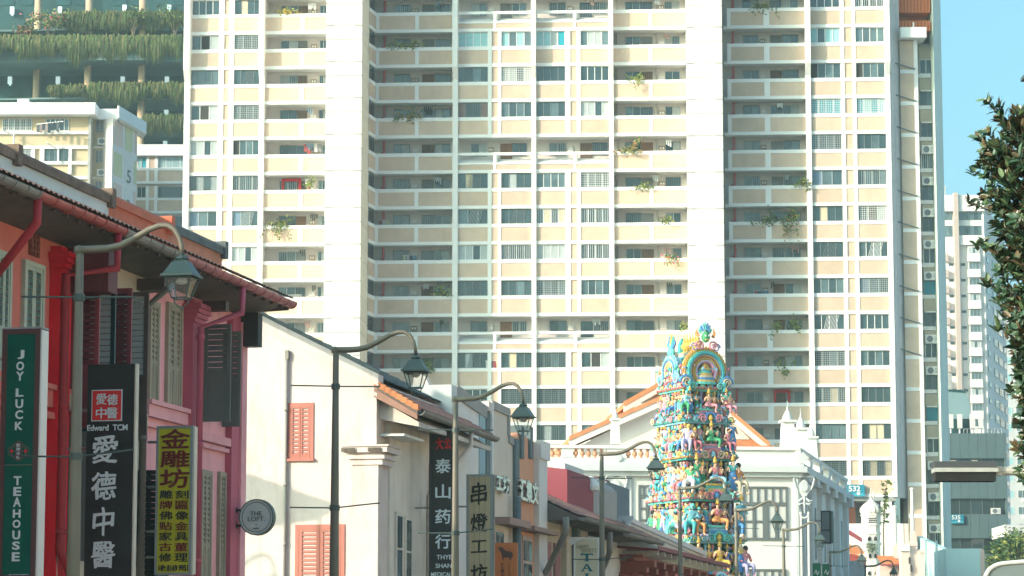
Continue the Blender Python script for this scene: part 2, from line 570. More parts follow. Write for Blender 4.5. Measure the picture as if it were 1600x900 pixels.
def corridor(k, x0, x1, kind):
    """recessed shared corridor behind parapet k with its doors, windows and meter boxes"""
    w = x1 - x0
    z0, z1 = zk(k) - .85, zk(k) + OPEN + .02
    yb = 1.55
    def X(f): return x0 + w * f
    if kind == 'A':
        items = [('w', .22, .50), ('d', .50, .66), ('m', .72, .82), ('w', .86, .99)]
    elif kind == 'B':
        items = [('r', .115, .155), ('w', .25, .45), ('m', .47, .55), ('d', .60, .75), ('w', .76, .95)]
    elif kind == 'D':
        items = [('p', .03, .06), ('w', .16, .37), ('d', .37, .54), ('p', .58, .60), ('m', .62, .71), ('w', .71, .92)]
    elif kind == 'C':
        items = [('r', .10, .14), ('w', .24, .44), ('m', .45, .52), ('d', .58, .72), ('w', .73, .93)]
    else:
        items = [('w', .16, .38), ('m', .40, .47), ('d', .56, .72), ('w', .72, .92)]
    if rnd.random() < .55:
        q = X(rnd.uniform(.2, .85))
        MB().box(q - .28, q + .28, yb - .5, yb - .4, z1 - .09, z1 - .04).obj('corridor_light', FRAMEW, tower)
    if rnd.random() < .45:
        q = X(rnd.uniform(.55, .9))
        b = MB()
        for j in range(3):
            b.box(q - .35, q + .35, yb - .75, yb - .72, z1 - .2 - .05 * j, z1 - .18 - .05 * j)
        for j in range(rnd.randint(2, 4)):
            xx = q - .3 + .17 * j
            b.box(xx, xx + .12, yb - .76, yb - .72, z1 - .55 - .3 * rnd.random(), z1 - .22, 1)
        b.obj('clothes_rack', [FRAMEG, rnd.choice([BLUEC, ROSEC, CURT, INNER, FRAMEW])], tower)
    for t, a, c in items:
        a, c = X(a), X(c)
        if t == 'w':
            ps = rnd.choice([[DARKG], [DARKG], [DARKG, MIDG], [MIDG, DARKG], [CURT, MIDG], [DARKG, CURT]])
            make_window(tower, a, c, zk(k) - .05, z1 - .26, yb - .04, 2, rnd.choice([FRAMED, FRAMEG, FRAMEG]), ps, rnd.choice([0, 0, 1]), None, 'corridor_window', split=True)
        elif t == 'd':
            d = piece('door', rnd.choice([DOORW, DOORW, GATE, DARKG]), tower, a, c, yb - .06, yb - .002, z0 + .01, z1 - .30)
            if rnd.random() < .6:
                g = MB()
                for i in range(7):
                    xx = a + .05 + (c - a - .1) * i / 6
                    g.box(xx - .012, xx + .012, yb - .14, yb - .11, z0, z1 - .35)
                g.box(a, c, yb - .145, yb - .105, z1 - .36, z1 - .31)
                g.obj('gate', GATE, tower)
        elif t == 'm':
            b = MB().box(a, c, yb - .16, yb - .002, zk(k) + .25, zk(k) + .72)
            for q in (0.3, 0.7):
                b.box(a + (c - a) * q - .06, a + (c - a) * q + .06, yb - .18, yb - .161, zk(k) + .42, zk(k) + .58, 1)
            b.obj('meter_box', [rnd.choice([CORR, mat('meter_brown', (0.36, 0.27, 0.2), 0.7)]), FRAMEW], tower)
        elif t == 'r':
            xm = (a + c) / 2
            r = MB().tube([(xm, yb - .5, z0), (xm, yb - .5, z1 - .03)], .11, 8)
            r.tube([(xm, yb - .5, zk(k) + .28), (xm - .28, yb - .5, zk(k) + .28)], .06, 6)
            r.obj('riser_pipe', REDP, tower)
        elif t == 'p':
            xm = (a + c) / 2
            MB().tube([(xm, yb - .1, z0), (xm, yb - .1, z1 - .03)], .05, 6).obj('riser_pipe', GREYW, tower)

# x positions on the facade, read off the photograph
A = {n: tx(p) for n, p in dict(l=293, w1=337, p1=345, n1=353, p2=361, w2=402, f2=410, s1=465, s2=472, r=506).items()}
B = {n: tx(p) for n, p in dict(l=585, a0=590, a1=647, a2=653, a3=706, f1=707, f1b=715, w1=762, n0=768, n1=778, n2=783, w2=831, f2=838, w3=884, m0=892, m1=902, m2=908, w4=953, f3=960, c1=1016, c2=1022, r=1074.5).items()}
Cc = {n: tx(p) for n, p in dict(l=1140, a0=1146, a1=1198, a2=1207, a3=1263, f1b=1271, w1=1319, n0=1325, n1=1337, n2=1343, w2=1389, r=1396).items()}

core = MB()
zlo, zhi = zk(13) - BEAM_T - PAN - BEAM_B, zk(K0) + OPEN + 8.0
def core_wall(x0, x1, y, y2=9.0):
    core.box(x0, x1, y, y2, zlo - .02, zhi)
core_wall(A['l'], A['f2'], .24)
core_wall(A['f2'] - .001, A['r'] + .5, 1.56)
core_wall(B['l'] - 1.2, B['f1'], 1.56)
core_wall(B['f1'], B['f3'], 1.56)
core_wall(B['f3'], B['r'] + .5, 1.56)
core_wall(Cc['l'] - .5, Cc['a3'], 1.56)
core_wall(Cc['a3'], Cc['r'] - .05, .24)
core.obj('wall', CORR, tower)

for k in range(K0, K1 + 1):
    z = zk(k)
    low = 4.0 if k == K1 else 0.0
    # left wing
    parapet(k, A['l'], A['f2'], [(A['l'], A['w1']), (A['p1'], A['n1']), (A['p2'], A['w2'])], [(A['w1'], A['p1']), (A['n1'], A['p2']), (A['w2'], A['f2'])], narrow=(1,))
    piece('narrow_panel', CREAM, tower, A['p1'], A['n1'], .05, .2, z + .002, z + OPEN - .002)
    for a, c in ((A['w1'], A['p1']), (A['n1'], A['p2'])):
        piece('post', WHITE, tower, a, c, -.05, .2, z + .002, z + OPEN - .002)
    tower_window(k, 0, A['l'] + .02, A['w1'])
    tower_window(k, 1, A['p2'], A['w2'])
    parapet(k, A['f2'], A['r'], [(A['f2'], A['s1']), (A['s2'], A['r'])], [(A['s1'], A['s2'])])
    corridor(k, A['f2'], A['r'], 'A')
    # middle wing
    parapet(k, B['l'], B['f1'], [(B['a0'], B['a1']), (B['a2'], B['a3'])], [(B['l'], B['a0']), (B['a1'], B['a2']), (B['a3'], B['f1'])])
    corridor(k, B['l'] - .3, B['f1'], 'B')
    parapet(k, B['f3'], B['r'], [(B['f3'], B['c1']), (B['c2'], B['r'])], [(B['c1'], B['c2'])])
    corridor(k, B['f3'], B['r'], 'D')
    if k in SPECIAL:
        for a, c in ((B['f1b'], B['f2'] - .38), (B['f2'], B['f3'])):
            m_ = (a + c) / 2
            b = MB()
            b.box(a, c, -.06, .1, z - BEAM_T * .75, z)
            b.box(a, c, -.06, .22, z - BEAM_T - PAN - BEAM_B, z - BEAM_T - PAN)
            b.box(a, c, -.06, .1, z - BEAM_T - PAN * .62, z - BEAM_T - PAN * .5)
            b.box(m_ - .12, m_ + .12, -.055, .1, z - BEAM_T - PAN, z - BEAM_T * .75)
            b.obj('parapet_frame', WHITE, tower)
            for e, g in ((a, m_ - .12), (m_ + .12, c)):
                piece('panel', CREAM, tower, e, g, -.005, .1, z - BEAM_T - PAN, z - BEAM_T - PAN * .62)
                # sloping drying ledge behind the rail with its bracket plates
                s = MB()
                s.yz([(-.05, z - BEAM_T - PAN * .5), (.85, z - BEAM_T - .12), (.85, z - BEAM_T - .2), (.02, z - BEAM_T - PAN * .5 - .06)], e + .01, g - .01)
                s.yz([(.0, z - BEAM_T - PAN * .5 + .03), (.0, z - BEAM_T * .8), (.8, z - BEAM_T * .8), (.8, z - BEAM_T - .1)], e + .012, e + .09)
                s.obj('drying_ledge', WHITE, tower)
            corridor(k, a, c, 'M')
    else:
        for (a, c, sp, po, wi) in ((B['f1b'], B['w2'], [(B['f1b'], B['w1']), (B['n0'], B['n1']), (B['n2'], B['w2'])], [(B['w1'], B['n0']), (B['n1'], B['n2'])], ((2, B['f1b'], B['w1']), (3, B['n2'], B['w2']))),
                                   (B['f2'], B['w4'], [(B['f2'], B['w3']), (B['m0'], B['m1']), (B['m2'], B['w4'])], [(B['w3'], B['m0']), (B['m1'], B['m2'])], ((4, B['f2'], B['w3']), (5, B['m2'], B['w4'])))):
            parapet(k, a, c, sp, po, narrow=(1,))
            piece('narrow_panel', CREAM, tower, sp[1][0], sp[1][1], .05, .2, z + .002, z + OPEN - .002)
            for e, g in po:
                piece('post', WHITE, tower, e, g, -.05, .2, z + .002, z + OPEN - .002)
            for col, e, g in wi:
                tower_window(k, col, e, g)
            piece('backing_wall', INNER, tower, a, c, .26, .34, z - 1.4, z + OPEN)
    # right wing
    parapet(k, Cc['l'], Cc['a3'], [(Cc['a0'], Cc['a1']), (Cc['a2'], Cc['a3'])], [(Cc['l'], Cc['a0']), (Cc['a1'], Cc['a2'])])
    corridor(k, Cc['l'] - .3, Cc['a3'], 'C')
    parapet(k, Cc['f1b'], Cc['w2'], [(Cc['f1b'], Cc['w1']), (Cc['n0'], Cc['n1']), (Cc['n2'], Cc['w2'])], [(Cc['w1'], Cc['n0']), (Cc['n1'], Cc['n2'])], narrow=(1,))
    piece('narrow_panel', CREAM, tower, Cc['n0'], Cc['n1'], .05, .2, z + .002, z + OPEN - .002)
    for a, c in ((Cc['w1'], Cc['n0']), (Cc['n1'], Cc['n2'])):
        piece('post', WHITE, tower, a, c, -.05, .2, z + .002, z + OPEN - .002)
    tower_window(k, 6, Cc['f1b'], Cc['w1'])
    tower_window(k, 7, Cc['n2'], Cc['w2'])
    # floor slabs reach back to the corridor wall
    for a, c in ((A['f2'], A['r'] + .3), (B['l'] - .8, B['r'] + .3), (Cc['l'] - .3, Cc['a3'])):
        piece('floor_slab', WHITE, tower, a + .01, c - .01, .1, 1.7, z - BEAM_T - PAN - BEAM_B + .01, z - BEAM_T - PAN - .02)
    # splay beside the first shaft
    x5, x6 = tx(575, -2), B['l']
    sp = MB()
    def sl(za, zb, off=0, th=.18, m=0):
        pa, pb = Vector((x5, -2.0, 0)), Vector((x6, 0.0, 0))
        nrm = Vector((2.0, -(x6 - x5), 0)).normalized() if False else Vector(((pb - pa).y, -(pb - pa).x, 0)).normalized()
        a0, b0 = pa + nrm * off, pb + nrm * off
        a1, b1 = a0 - nrm * th, b0 - nrm * th
        sp.xy([(a0.x, a0.y), (b0.x, b0.y), (b1.x, b1.y), (a1.x, a1.y)], za, zb, m)
    sl(z - BEAM_T, z, .04)
    sl(z - BEAM_T - PAN - BEAM_B, z - BEAM_T - PAN, .04)
    sl(z - BEAM_T - PAN, z - BEAM_T, 0, .12, 1)
    sl(z, z + OPEN, -.12, .06, 2)
    sp.obj('splay_wall', [WHITE, CREAM, DARKG], tower)

for nm, (pm, mb) in stuff_panes.items():
    mb.obj('pane', pm, tower, kind='stuff')

# vertical fins, deeper on the upper storeys
zf0, zf1 = tf(1000, 122)[1], tf(1000, 104)[1]
def fin(x0, x1, name='fin'):
    MB().yz([(.2, zlo), (-.28, zlo), (-.28, zf0), (-1.0, zf1), (-1.0, zhi), (.2, zhi)], x0, x1).obj(name, WHITE, tower)
for a, c in ((tx(284), A['l']), (A['w2'], A['f2']), (B['f1'], B['f1b']), (B['w2'], B['f2']), (B['w4'], B['f3']), (Cc['a3'], Cc['f1b']), (Cc['w2'], Cc['r'])):
    fin(a, c)

# the two blank shafts, clad in half-storey panels
SHAFTW = mat('shaft_paint', (0.66, 0.635, 0.60), 0.75, 0.07, 0.25, grime=0.22, gcol=(0.46, 0.43, 0.38), streak=9)
def shaft(px0, px1, pside, D):
    x0, x1 = tx(px0, -D), tx(px1, -D)
    MB().box(x0 + .03, x1 - .03, -D + .06, 6, zlo - 14, zhi).obj('shaft_wall', WHITE, tower)
    n = int((zhi - zlo) / (DZ / 2))
    z = zk(0) + .35 + DZ * 3
    while z > zlo:
        piece('shaft_panel', SHAFTW, tower, x0, x1, -D, -D + .2, z - DZ * .395 + .05, z - .05)
        for e in (x0 + .35, x1 - .3):
            piece('joint_stain', GREYW, tower, e - .32, e + .28, -D - .012, -D + .1, z - .045, z + .03)
        piece('shaft_panel', SHAFTW, tower, x0, x1, -D, -D + .2, z - DZ + .05, z - DZ * .395 - .05)
        z -= DZ
    z = zk(0) + .35 + DZ * 3
    sd = MB()
    while z > zlo:
        for za, zb in ((z - DZ * .395 + .03, z - .03), (z - DZ + .03, z - DZ * .395 - .03)):
            sd.box(x1 - .1, x1 + .02, -D + .21, 0.05, za, zb)
        z -= DZ
    sd.obj('shaft_side_cladding', mat('shaft_side', (0.76, 0.67, 0.53), 0.8, 0.05), tower, kind='stuff')
shaft(506, 563, 573, 7.2)
shaft(1075, 1132, 1138, 4.9)

# right end wall, turned away from the street and in the shade
xe, ye = Cc['r'], 0.0
p2 = at_y(1412.5, 450, 239.9)
q = p2 - T0
ex, ey = q.dot(TX), q.dot(TD)
ew = MB()
ew.xy([(xe, -.05), (ex, ey), (ex - .3, ey + .05), (xe - .25, .3)], zlo - .02, zhi)
ew.obj('end_wall', SIDEW, tower)
k = 0
z = zk(0) + DZ * 2
pan = MB()
dirv = Vector((ex - xe, ey + .05, 0)).normalized()
nv = Vector((dirv.y, -dirv.x, 0))
L_ = sqrt((ex - xe) ** 2 + (ey + .05) ** 2)
while z > zlo + 3:
    for (a, c) in ((.04, .36), (.40, .96)):
        pa = Vector((xe, -.05, 0)) + dirv * L_ * a
        pb = Vector((xe, -.05, 0)) + dirv * L_ * c
        g = MB().xy([(pa.x + nv.x * .04, pa.y + nv.y * .04), (pb.x + nv.x * .04, pb.y + nv.y * .04), (pb.x, pb.y), (pa.x, pa.y)], z - DZ * .9, z - .02)
        g.obj('end_panel', SIDEW, tower)
    z -= DZ
# open ground storey
zg = zlo
und = MB().box(A['l'], Cc['r'], 3.5, 8.8, 0, zg)
und.box(A['l'], Cc['r'] - .1, -.02, 9, zg - .3, zg - .021)
und.obj('undercroft_wall', mat('undercroft', (0.30, 0.32, 0.32), 0.8, 0.1), tower)
for i in range(12):
    xx = Cc['r'] - .9 - i * 4.6
    piece('column', WHITE, tower, xx - .45, xx + .45, .1, 1.0, 0, zg - .3)
piece('column', mat('terracotta_paint', (0.45, 0.16, 0.10), 0.7), tower, Cc['r'] - 4.1, Cc['r'] - 3.4, 1.6, 2.3, 0, zg - .3)

# ------------------------------------------------------------------ rear wing of the block, right edge
WY = 239.35
rw = thing('rear_wing', 'narrow wing right of the tall slab with cream panels and stacked air conditioners', 'apartment building', (0, WY, 0), 0)
def wx(px, dy=0): return at_y(px, 450, WY + dy).x
def wz(py, dy=0): return at_y(1430, py, WY + dy).z
ztop = wz(62)
rwb = MB()
rwb.box(wx(1412.6), wx(1440), .1, 5, 0, ztop)
rwb.box(wx(1440) - .01, wx(1466), 1.6, 8, 0, ztop)
rwb.obj('wall', GREYW, rw)
piece('post', WHITE, rw, wx(1434.5), wx(1440.5), -.05, 1.6, 0, ztop)
y = 112.0
i = 0
FANS = [2, 3, 4, 5, 6, 8, 9, 12, 13, 14, 15]
while y < 860:
    z0, z1 = wz(y + 3), wz(y - 3)
    piece('beam', WHITE, rw, wx(1412.8), wx(1434.4), -.05, .2, z0, z1)
    piece('panel', CREAM, rw, wx(1412.8), wx(1434.4), 0.0, .12, wz(y - 3), wz(y - 46.8) if y > 113 else ztop - .1)
    # recessed strip
    piece('beam', WHITE, rw, wx(1441), wx(1465), 1.45, 1.7, z0 - .05, z1 - .05)
    make_window(rw, wx(1443.5, 1.5), wx(1463.5, 1.5), wz(y - 24), wz(y - 4) - .06, 1.52, 2, FRAMED if i % 3 else FRAMEW, [[DARKG], [DARKG, MIDG], [DARKG]][i % 3] if i not in (7, 11) else [TEALG], 1 if i % 4 == 3 else 0)
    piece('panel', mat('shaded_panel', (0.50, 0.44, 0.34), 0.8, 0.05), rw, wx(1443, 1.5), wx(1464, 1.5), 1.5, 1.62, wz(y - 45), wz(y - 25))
    if i in FANS or i > 15:
        o = link('ac_unit', AC_MESH, None, (wx(1452, 1) + .1, WY + 1.25, wz(y + 25)), None, (1.25, 1, 1.3))
        o['label'] = 'air conditioner on the rear wing, number %d from the top under its window' % (i + 1) if False else 'outdoor air conditioner on the narrow rear wing, %s' % ['', '', 'highest of the stack', 'second highest of the stack', 'third highest of the stack', 'fourth highest of the stack', 'fifth highest of the stack', '', 'under the window beside the grey dome', 'under the lower teal blind', '', '', 'just above the grey signal box', 'level with the grey signal box', 'right of the pale mast', 'lowest of the stack'][min(i, 15)]
        o['category'] = 'air conditioner'
        o['group'] = 'air conditioners on the rear wing'
    else:
        piece('window_ledge', WHITE, rw, wx(1445, 1.3), wx(1461, 1.3), 1.2, 1.5, wz(y + 26), wz(y + 24.3))
    # clothes pole sloping from its bracket
    if y < 560:
        b = MB().tube([(wx(1434), -.08, wz(y - 4)), (wx(1436.5) - 2.2, -.3, wz(y - 15))], .055, 6)
        b.box(wx(1432.3), wx(1436), -.2, -.06, wz(y - 3.2), wz(y - 5.2))
        b.obj('clothes_pole', FRAMED, rw)
    y += 49.6
    i += 1
fw = MB().xy([(wx(1465.5), .9), (wx(1467), .3), (wx(1478.5, 8.5), 8.5), (wx(1478.5, 8.5) - 2, 9.5), (wx(1465.5), 3)], 0, wz(-70))
fw.obj('end_fin', mat('fin_paint', (0.74, 0.80, 0.70), 0.85, 0.08, 0.4, grime=0.3), rw)
for q in range(9):
    zq = wz(-20 + q * 90)
    pass
rf = MB().box(wx(1412.4), wx(1453), -.9, 8, ztop, wz(46))
rf.obj('roof_slab', WHITE, rw)
MB().tube([(wx(1434), -.5, wz(46)), (wx(1434), -.5, wz(37))], .07, 6).obj('vent_pipe', WHITE, rw)
oc = MB().box(wx(1412.6), wx(1463.5), .6, 8, wz(46), wz(30)).box(wx(1412.6), wx(1463.5), 2.2, 8, wz(30), wz(17))
oc.box(wx(1412.6), wx(1463.5), .6, 8, wz(17), wz(-70))
oc.obj('rooftop_enclosure', ORANGE, rw)
for q in range(10):
    xx = wx(1412 + q * 5.3)
    piece('cladding_rib', mat('orange_rib', (0.45, 0.11, 0.03), 0.6), rw, xx - .05, xx + .05, .54, .62, wz(46), wz(31))
    piece('cladding_rib', mat('orange_rib', (0.45, 0.11, 0.03), 0.6), rw, xx - .05, xx + .05, .54, .62, wz(16), wz(-60))
# ------------------------------------------------------------------ ground, road, pavements
ASPH = mat('asphalt', (0.05, 0.05, 0.052), 0.9, 0.15, 3.0)
PAVE = mat('paving', (0.30, 0.27, 0.24), 0.85, 0.1, 2.0)
GRND = mat('concrete_ground', (0.34, 0.32, 0.29), 0.95, 0.15, 0.1)
MB().box(-640, 640, -140, 960, -.5, 0).obj('ground', GRND, None, kind='structure')
def street_sheet(name, l0, l1, z, m, s0=-120, s1=215):
    b = MB()
    pts = [SL(s0, l0), SL(s0, l1), SL(s1, l1), SL(s1, l0)]
    b.xy([(p.x, p.y) for p in pts], 0.002, z)
    return b.obj(name, m, None, kind='structure')
street_sheet('road', -16.4, 2.0, 0.012, ASPH)
street_sheet('pavement', -26.0, -16.4, 0.13, PAVE)
street_sheet('pavement', 2.0, 8.0, 0.13, PAVE)
lm = MB()
for s in range(-100, 210, 6):
    for l in (-12.8, -9.2, -5.6, -2.0):
        p = [SL(s, l - .06), SL(s, l + .06), SL(s + 3, l + .06), SL(s + 3, l - .06)]
        lm.xy([(q.x, q.y) for q in p], 0.0125, 0.017)
lm.obj('lane_markings', mat('road_paint', (0.75, 0.75, 0.72), 0.7), None, kind='stuff')

# ------------------------------------------------------------------ lower housing block, upper left
HY = 285.0
def hx(px, dy=0): return at_y(px, 250, HY + dy).x
def hz(py, dy=0): return at_y(100, py, HY + dy).z
hb = thing('low_housing_block', 'lower cream block of flats with overhanging white roof and its number on the end wall', 'apartment building', (0, HY, 0), 0)
GABLE = mat('gable_wall_paint', (0.80, 0.72, 0.66), 0.8, 0.05, 0.5, grime=0.15)
xa, xb = hx(-60), hx(138)
hw = MB().box(xa, xb, .25, 12, 0, hz(182))
hw.box(xb - .01, hx(168), 1.9, 12, 0, hz(182))
hw.obj('wall', mat('cream_render', (0.58, 0.47, 0.31), 0.8, 0.05, 0.5, grime=0.12), hb)
for k in range(8):
    yb = 207 + k * 47.5
    yb2 = 230 + k * 47.5
    for q in (yb, yb2):
        piece('beam', WHITE, hb, xa, xb, -.04, .3, hz(q + 2.4), hz(q - 2.4))
    for (p0, p1) in ((-56, -46), (-8, 0), (49, 54), (62, 69), (107, 112)):
        if p0 > -20:
            piece('post', WHITE, hb, hx(p0), hx(p1), -.03, .3, hz(yb2 - 2.4), hz(yb2 + 42))
    make_window(hb, hx(2), hx(48), hz(yb - 3), hz(yb - 22), .2, 5, FRAMEW, [DARKG, MIDG], 2)
    make_window(hb, hx(70), hx(106), hz(yb - 3), hz(yb - 22), .2, 5, FRAMEW if k == 0 else FRAMED, [MIDG, DARKG], 0)
    # recessed strip with windows and air conditioners
    make_window(hb, hx(149, 1.9), hx(166, 1.9), hz(yb + 0, 1.9), hz(yb - 19, 1.9), 1.86, 3, FRAMEG, [DARKG], 2)
    piece('beam', WHITE, hb, hx(138), hx(167), 1.75, 2.0, hz(yb2 + 2, 1.9), hz(yb2 - 1, 1.9))
for i, (px, py) in enumerate(((157, 217), (157, 266))):
    o = link('ac_unit', AC_MESH, None, (hx(px), HY + 1.5, hz(py + 5)), None, (1.35, 1, 1.25))
    o['label'] = ['outdoor air conditioner on the low block just below its white roof', 'outdoor air conditioner on the low block, beside the number five'][i]
    o['category'] = 'air conditioner'
piece('corner_post', GREYW, hb, hx(137), hx(141), -.05, 2, 0, hz(182))
ep = [(hx(166), 0.4), (hx(175), 0.0), (hx(214, 7.0), 7.0), (hx(214, 7.0) - 6, 9)]
MB().xy(ep, 0, hz(184)).obj('end_wall', GABLE, hb)
ed = Vector((ep[2][0] - ep[1][0], 7.0, 0))
eL = ed.length
ed.normalize()
en = Vector((ed.y, -ed.x, 0))
def epiece(name, a, c, z0, z1, m, th=.04):
    p, q_ = Vector((ep[1][0], 0, 0)) + ed * eL * a, Vector((ep[1][0], 0, 0)) + ed * eL * c
    MB().xy([(p.x, p.y), (p.x + en.x * th, p.y + en.y * th), (q_.x + en.x * th, q_.y + en.y * th), (q_.x, q_.y)], z0, z1).obj(name, m, hb)
P1c = mat('pale_pink_panel', (0.76, 0.55, 0.45), 0.8, 0.04)
P2c = mat('pale_yellow_panel', (0.68, 0.62, 0.36), 0.8, 0.04)
P3c = mat('pale_grey_panel', (0.76, 0.70, 0.64), 0.8, 0.04)
for k in range(6):
    za, zb = hz(187 + k * 48 + 36), hz(187 + k * 48)
    epiece('panel', .07, .40, za, zb, [P1c, P2c][k % 2])
    epiece('panel', .50, .80, za, zb, [P2c, P3c][min(k, 1)])
    epiece('panel', .88, .98, za, zb, [P1c, P2c][k % 2])
for ch, py in (('5', 264), ('3', 311), ('2', 358)):
    p = Vector((ep[1][0], 0, 0)) + ed * eL * .66
    d = text(hb, ch, 0, 0, 1.05, 1.35, 0, mat('grey_number', (0.17, 0.16, 0.15), 0.7), 0.0, thick=.02, name='number')
    d.location = (p.x + en.x * .07, p.y + en.y * .07, hz(py))
    d.rotation_euler = (0, 0, atan2(ed.y, ed.x))
rb = MB()
rb.box(xa, hx(150), -1.3, 12, hz(182), hz(164))
rb.box(hx(150) - .01, hx(186), 1.2, 12, hz(183), hz(166.5))
rp = [(hx(183), -.6), (hx(186), -.6), (hx(228, 8.2), 8.2), (hx(200), 11), (hx(183), 5)]
rb.xy(rp, hz(186), hz(167))
rb.obj('roof_slab', WHITE, hb)
MB().box(xa, hx(18), 3, 9, hz(164), hz(153)).box(hx(18), hx(36), 2.5, 9.5, hz(164), hz(147)).box(hx(36), hx(52), 3, 9, hz(164), hz(160)).obj('water_tank', P3c, hb)
for px in (60, 67, 140):
    MB().tube([(hx(px), 0, hz(164)), (hx(px), 0, hz(161))], .12, 6).obj('vent_pipe', WHITE, hb)
for (px, py) in ((22, 214), (92, 235), (92, 274)):
    MB().tube([(hx(px), -.3, hz(py + 20)), (hx(px), -.3, hz(py - 8))], .1, 6).tube([(hx(px), -.1, hz(py)), (hx(px) - .8, -2.8, hz(py - 4))], .06, 6).obj('clothes_pole', FRAMEW, hb)
# washing on the pole below the roof
wa = thing('hanging_laundry', 'dark washing hung on a pole below the white roof', 'laundry', (hx(75), HY - 1.2, hz(198)), 0)
MB().tube([(-1.2, .9, .2), (1.9, -1.4, .05)], .04, 6).obj('pole', FRAMEW, wa)
lr = random.Random(4)
for i in range(9):
    t = i / 8
    x, y = -1.0 + 2.6 * t, .75 - 1.9 * t
    c = lr.choice([(0.04, 0.06, 0.08), (0.10, 0.12, 0.13), (0.03, 0.05, 0.07), (0.3, 0.25, 0.24)])
    h = .5 + lr.random() * .5
    MB().box(x - .14, x + .14, y - .03, y + .03, -.0 - h, .12).obj('garment', mat('cloth_%d' % (int(c[0] * 100)), c, 0.9, 0.2), wa)

# ------------------------------------------------------------------ block behind, in its shade
MY = 302.0
def mx_(px): return at_y(px, 300, MY).x
def mz_(py): return at_y(250, py, MY).z
mb_ = thing('shaded_housing_block', 'flat roofed housing block in shade between the low block and the tall slab', 'apartment building', (0, MY, 0), 0)
mx0, mx1 = mx_(180), mx_(292)
MB().box(mx0, mx1, .3, 10, 0, mz_(230)).obj('wall', CORR, mb_)
MB().box(mx0, mx1, -.5, 10, mz_(244), mz_(227)).obj('roof_slab', WHITE, mb_)
for k in range(5):
    yt = 262 + k * 46.5
    for a, c in ((yt + .5, yt + 4.5), (yt + 21, yt + 25)):
        piece('beam', WHITE, mb_, mx0, mx1, -.04, .35, mz_(c), mz_(a))
    for a, c in ((228, 232.5), (241, 246)):
        piece('post', WHITE, mb_, mx_(a), mx_(c), -.03, .35, mz_(yt + 21), mz_(yt - 18))
    for a, c in ((200, 228), (246, 291)):
        piece('panel', CREAM, mb_, mx_(a), mx_(c), .02, .32, mz_(yt + 21), mz_(yt + 4.5))
    piece('narrow_panel', CREAM, mb_, mx_(232.5), mx_(241), .02, .32, mz_(yt + 21), mz_(yt - 18))
    make_window(mb_, mx_(214), mx_(227.5), mz_(yt), mz_(yt - 17), .2, 2, FRAMEG, [[LTEAL, TEALG], [DARKG]][min(k, 1)])
    make_window(mb_, mx_(247), mx_(291), mz_(yt), mz_(yt - 17), .2, 4, FRAMEW if k == 0 else FRAMED, [[LTEAL], [DARKG]][min(k, 1)], 1)

# ------------------------------------------------------------------ planted hotel, upper left
GY = 385.0
def gx(px, dy=0): return at_y(px, 100, GY + dy).x
def gz(py, dy=0): return at_y(140, py, GY + dy).z
gh = thing('garden_hotel', 'dark glazed building with open planted terraces and round columns behind the low block', 'hotel', (0, GY, 0), 0)
HOTW = mat('hotel_dark_wall', (0.022, 0.072, 0.078), 0.4, 0.2, 0.3)
HOTG = glass_mat('hotel_glass', (0.02, 0.075, 0.085), 0.35, .4)
HCOL = mat('hotel_column', (0.50, 0.37, 0.25), 0.8, 0.08, 0.5)
SLAB = mat('hotel_slab', (0.14, 0.22, 0.22), 0.85, 0.1, 0.4)
TRUSS = mat('terrace_edge', (0.20, 0.22, 0.22), 0.85, 0.1, 0.4)
MB().box(gx(-90), gx(330), 9, 20, 0, gz(-60)).obj('wall', HOTW, gh)
for i in range(14):
    a = -80 + i * 30
    for (y0, y1) in ((8, -50), (96, 140), (140, 185), (190, 235)):
        if i % 3 != 1:
            piece('window', HOTG, gh, gx(a), gx(a + 22), 8.9, 9.1, gz(y1, 9), gz(y0, 9)) if y1 < y0 else piece('window', HOTG, gh, gx(a), gx(a + 22), 8.9, 9.1, gz(y1, 9), gz(y0, 9))
def edge_slab(y0, y1, amp, ph, name='terrace_slab', ya=-1.0, px0=-90, px1=330, m=SLAB):
    pts = []
    n = 60
    for i in range(n + 1):
        px = px0 + (px1 - px0) * i / n
        pts.append((gx(px), ya + amp * sin(px * .022 + ph)))
    pts += [(gx(px1), 9.05), (gx(px0), 9.05)]
    MB().xy(pts, gz(y1), gz(y0)).obj(name, m, gh)
edge_slab(72, 98, .9, .5)
edge_slab(41, 44, .6, 1.4, ya=1.5)
edge_slab(150.5, 153, .5, 2, ya=1.0)
edge_slab(200, 203, .5, 1, ya=1.0)
edge_slab(246, 249, .5, 1, ya=1.0)
for px, dy in ((49, 3.0), (134, 0.6), (219, 0.2), (300, .5)):
    MB().tube([(gx(px), dy + 1.6, 0), (gx(px), dy + 1.6, gz(-60))], .52, 14).obj('column', HCOL, gh, smooth=True)
lampw = emit('terrace_lamp_shade', (0.75, 0.95, 0.95), 0.25)
for (px, py) in ((17, 16), (92, 16), (193, 13), (263, 13), (16, 125), (91, 125), (192, 125), (261, 125), (261, 177), (260, 224)):
    MB().box(gx(px - 3.0, 8.4), gx(px + 3.0, 8.4), 8.2, 8.7, gz(py + 6, 8.4), gz(py - 5, 8.4)).box(gx(px - 1, 8.4), gx(px + 1, 8.4), 8.3, 8.9, gz(py + 8, 8.4), gz(py + 6, 8.4) - .002).obj('wall_lamp', lampw, gh)
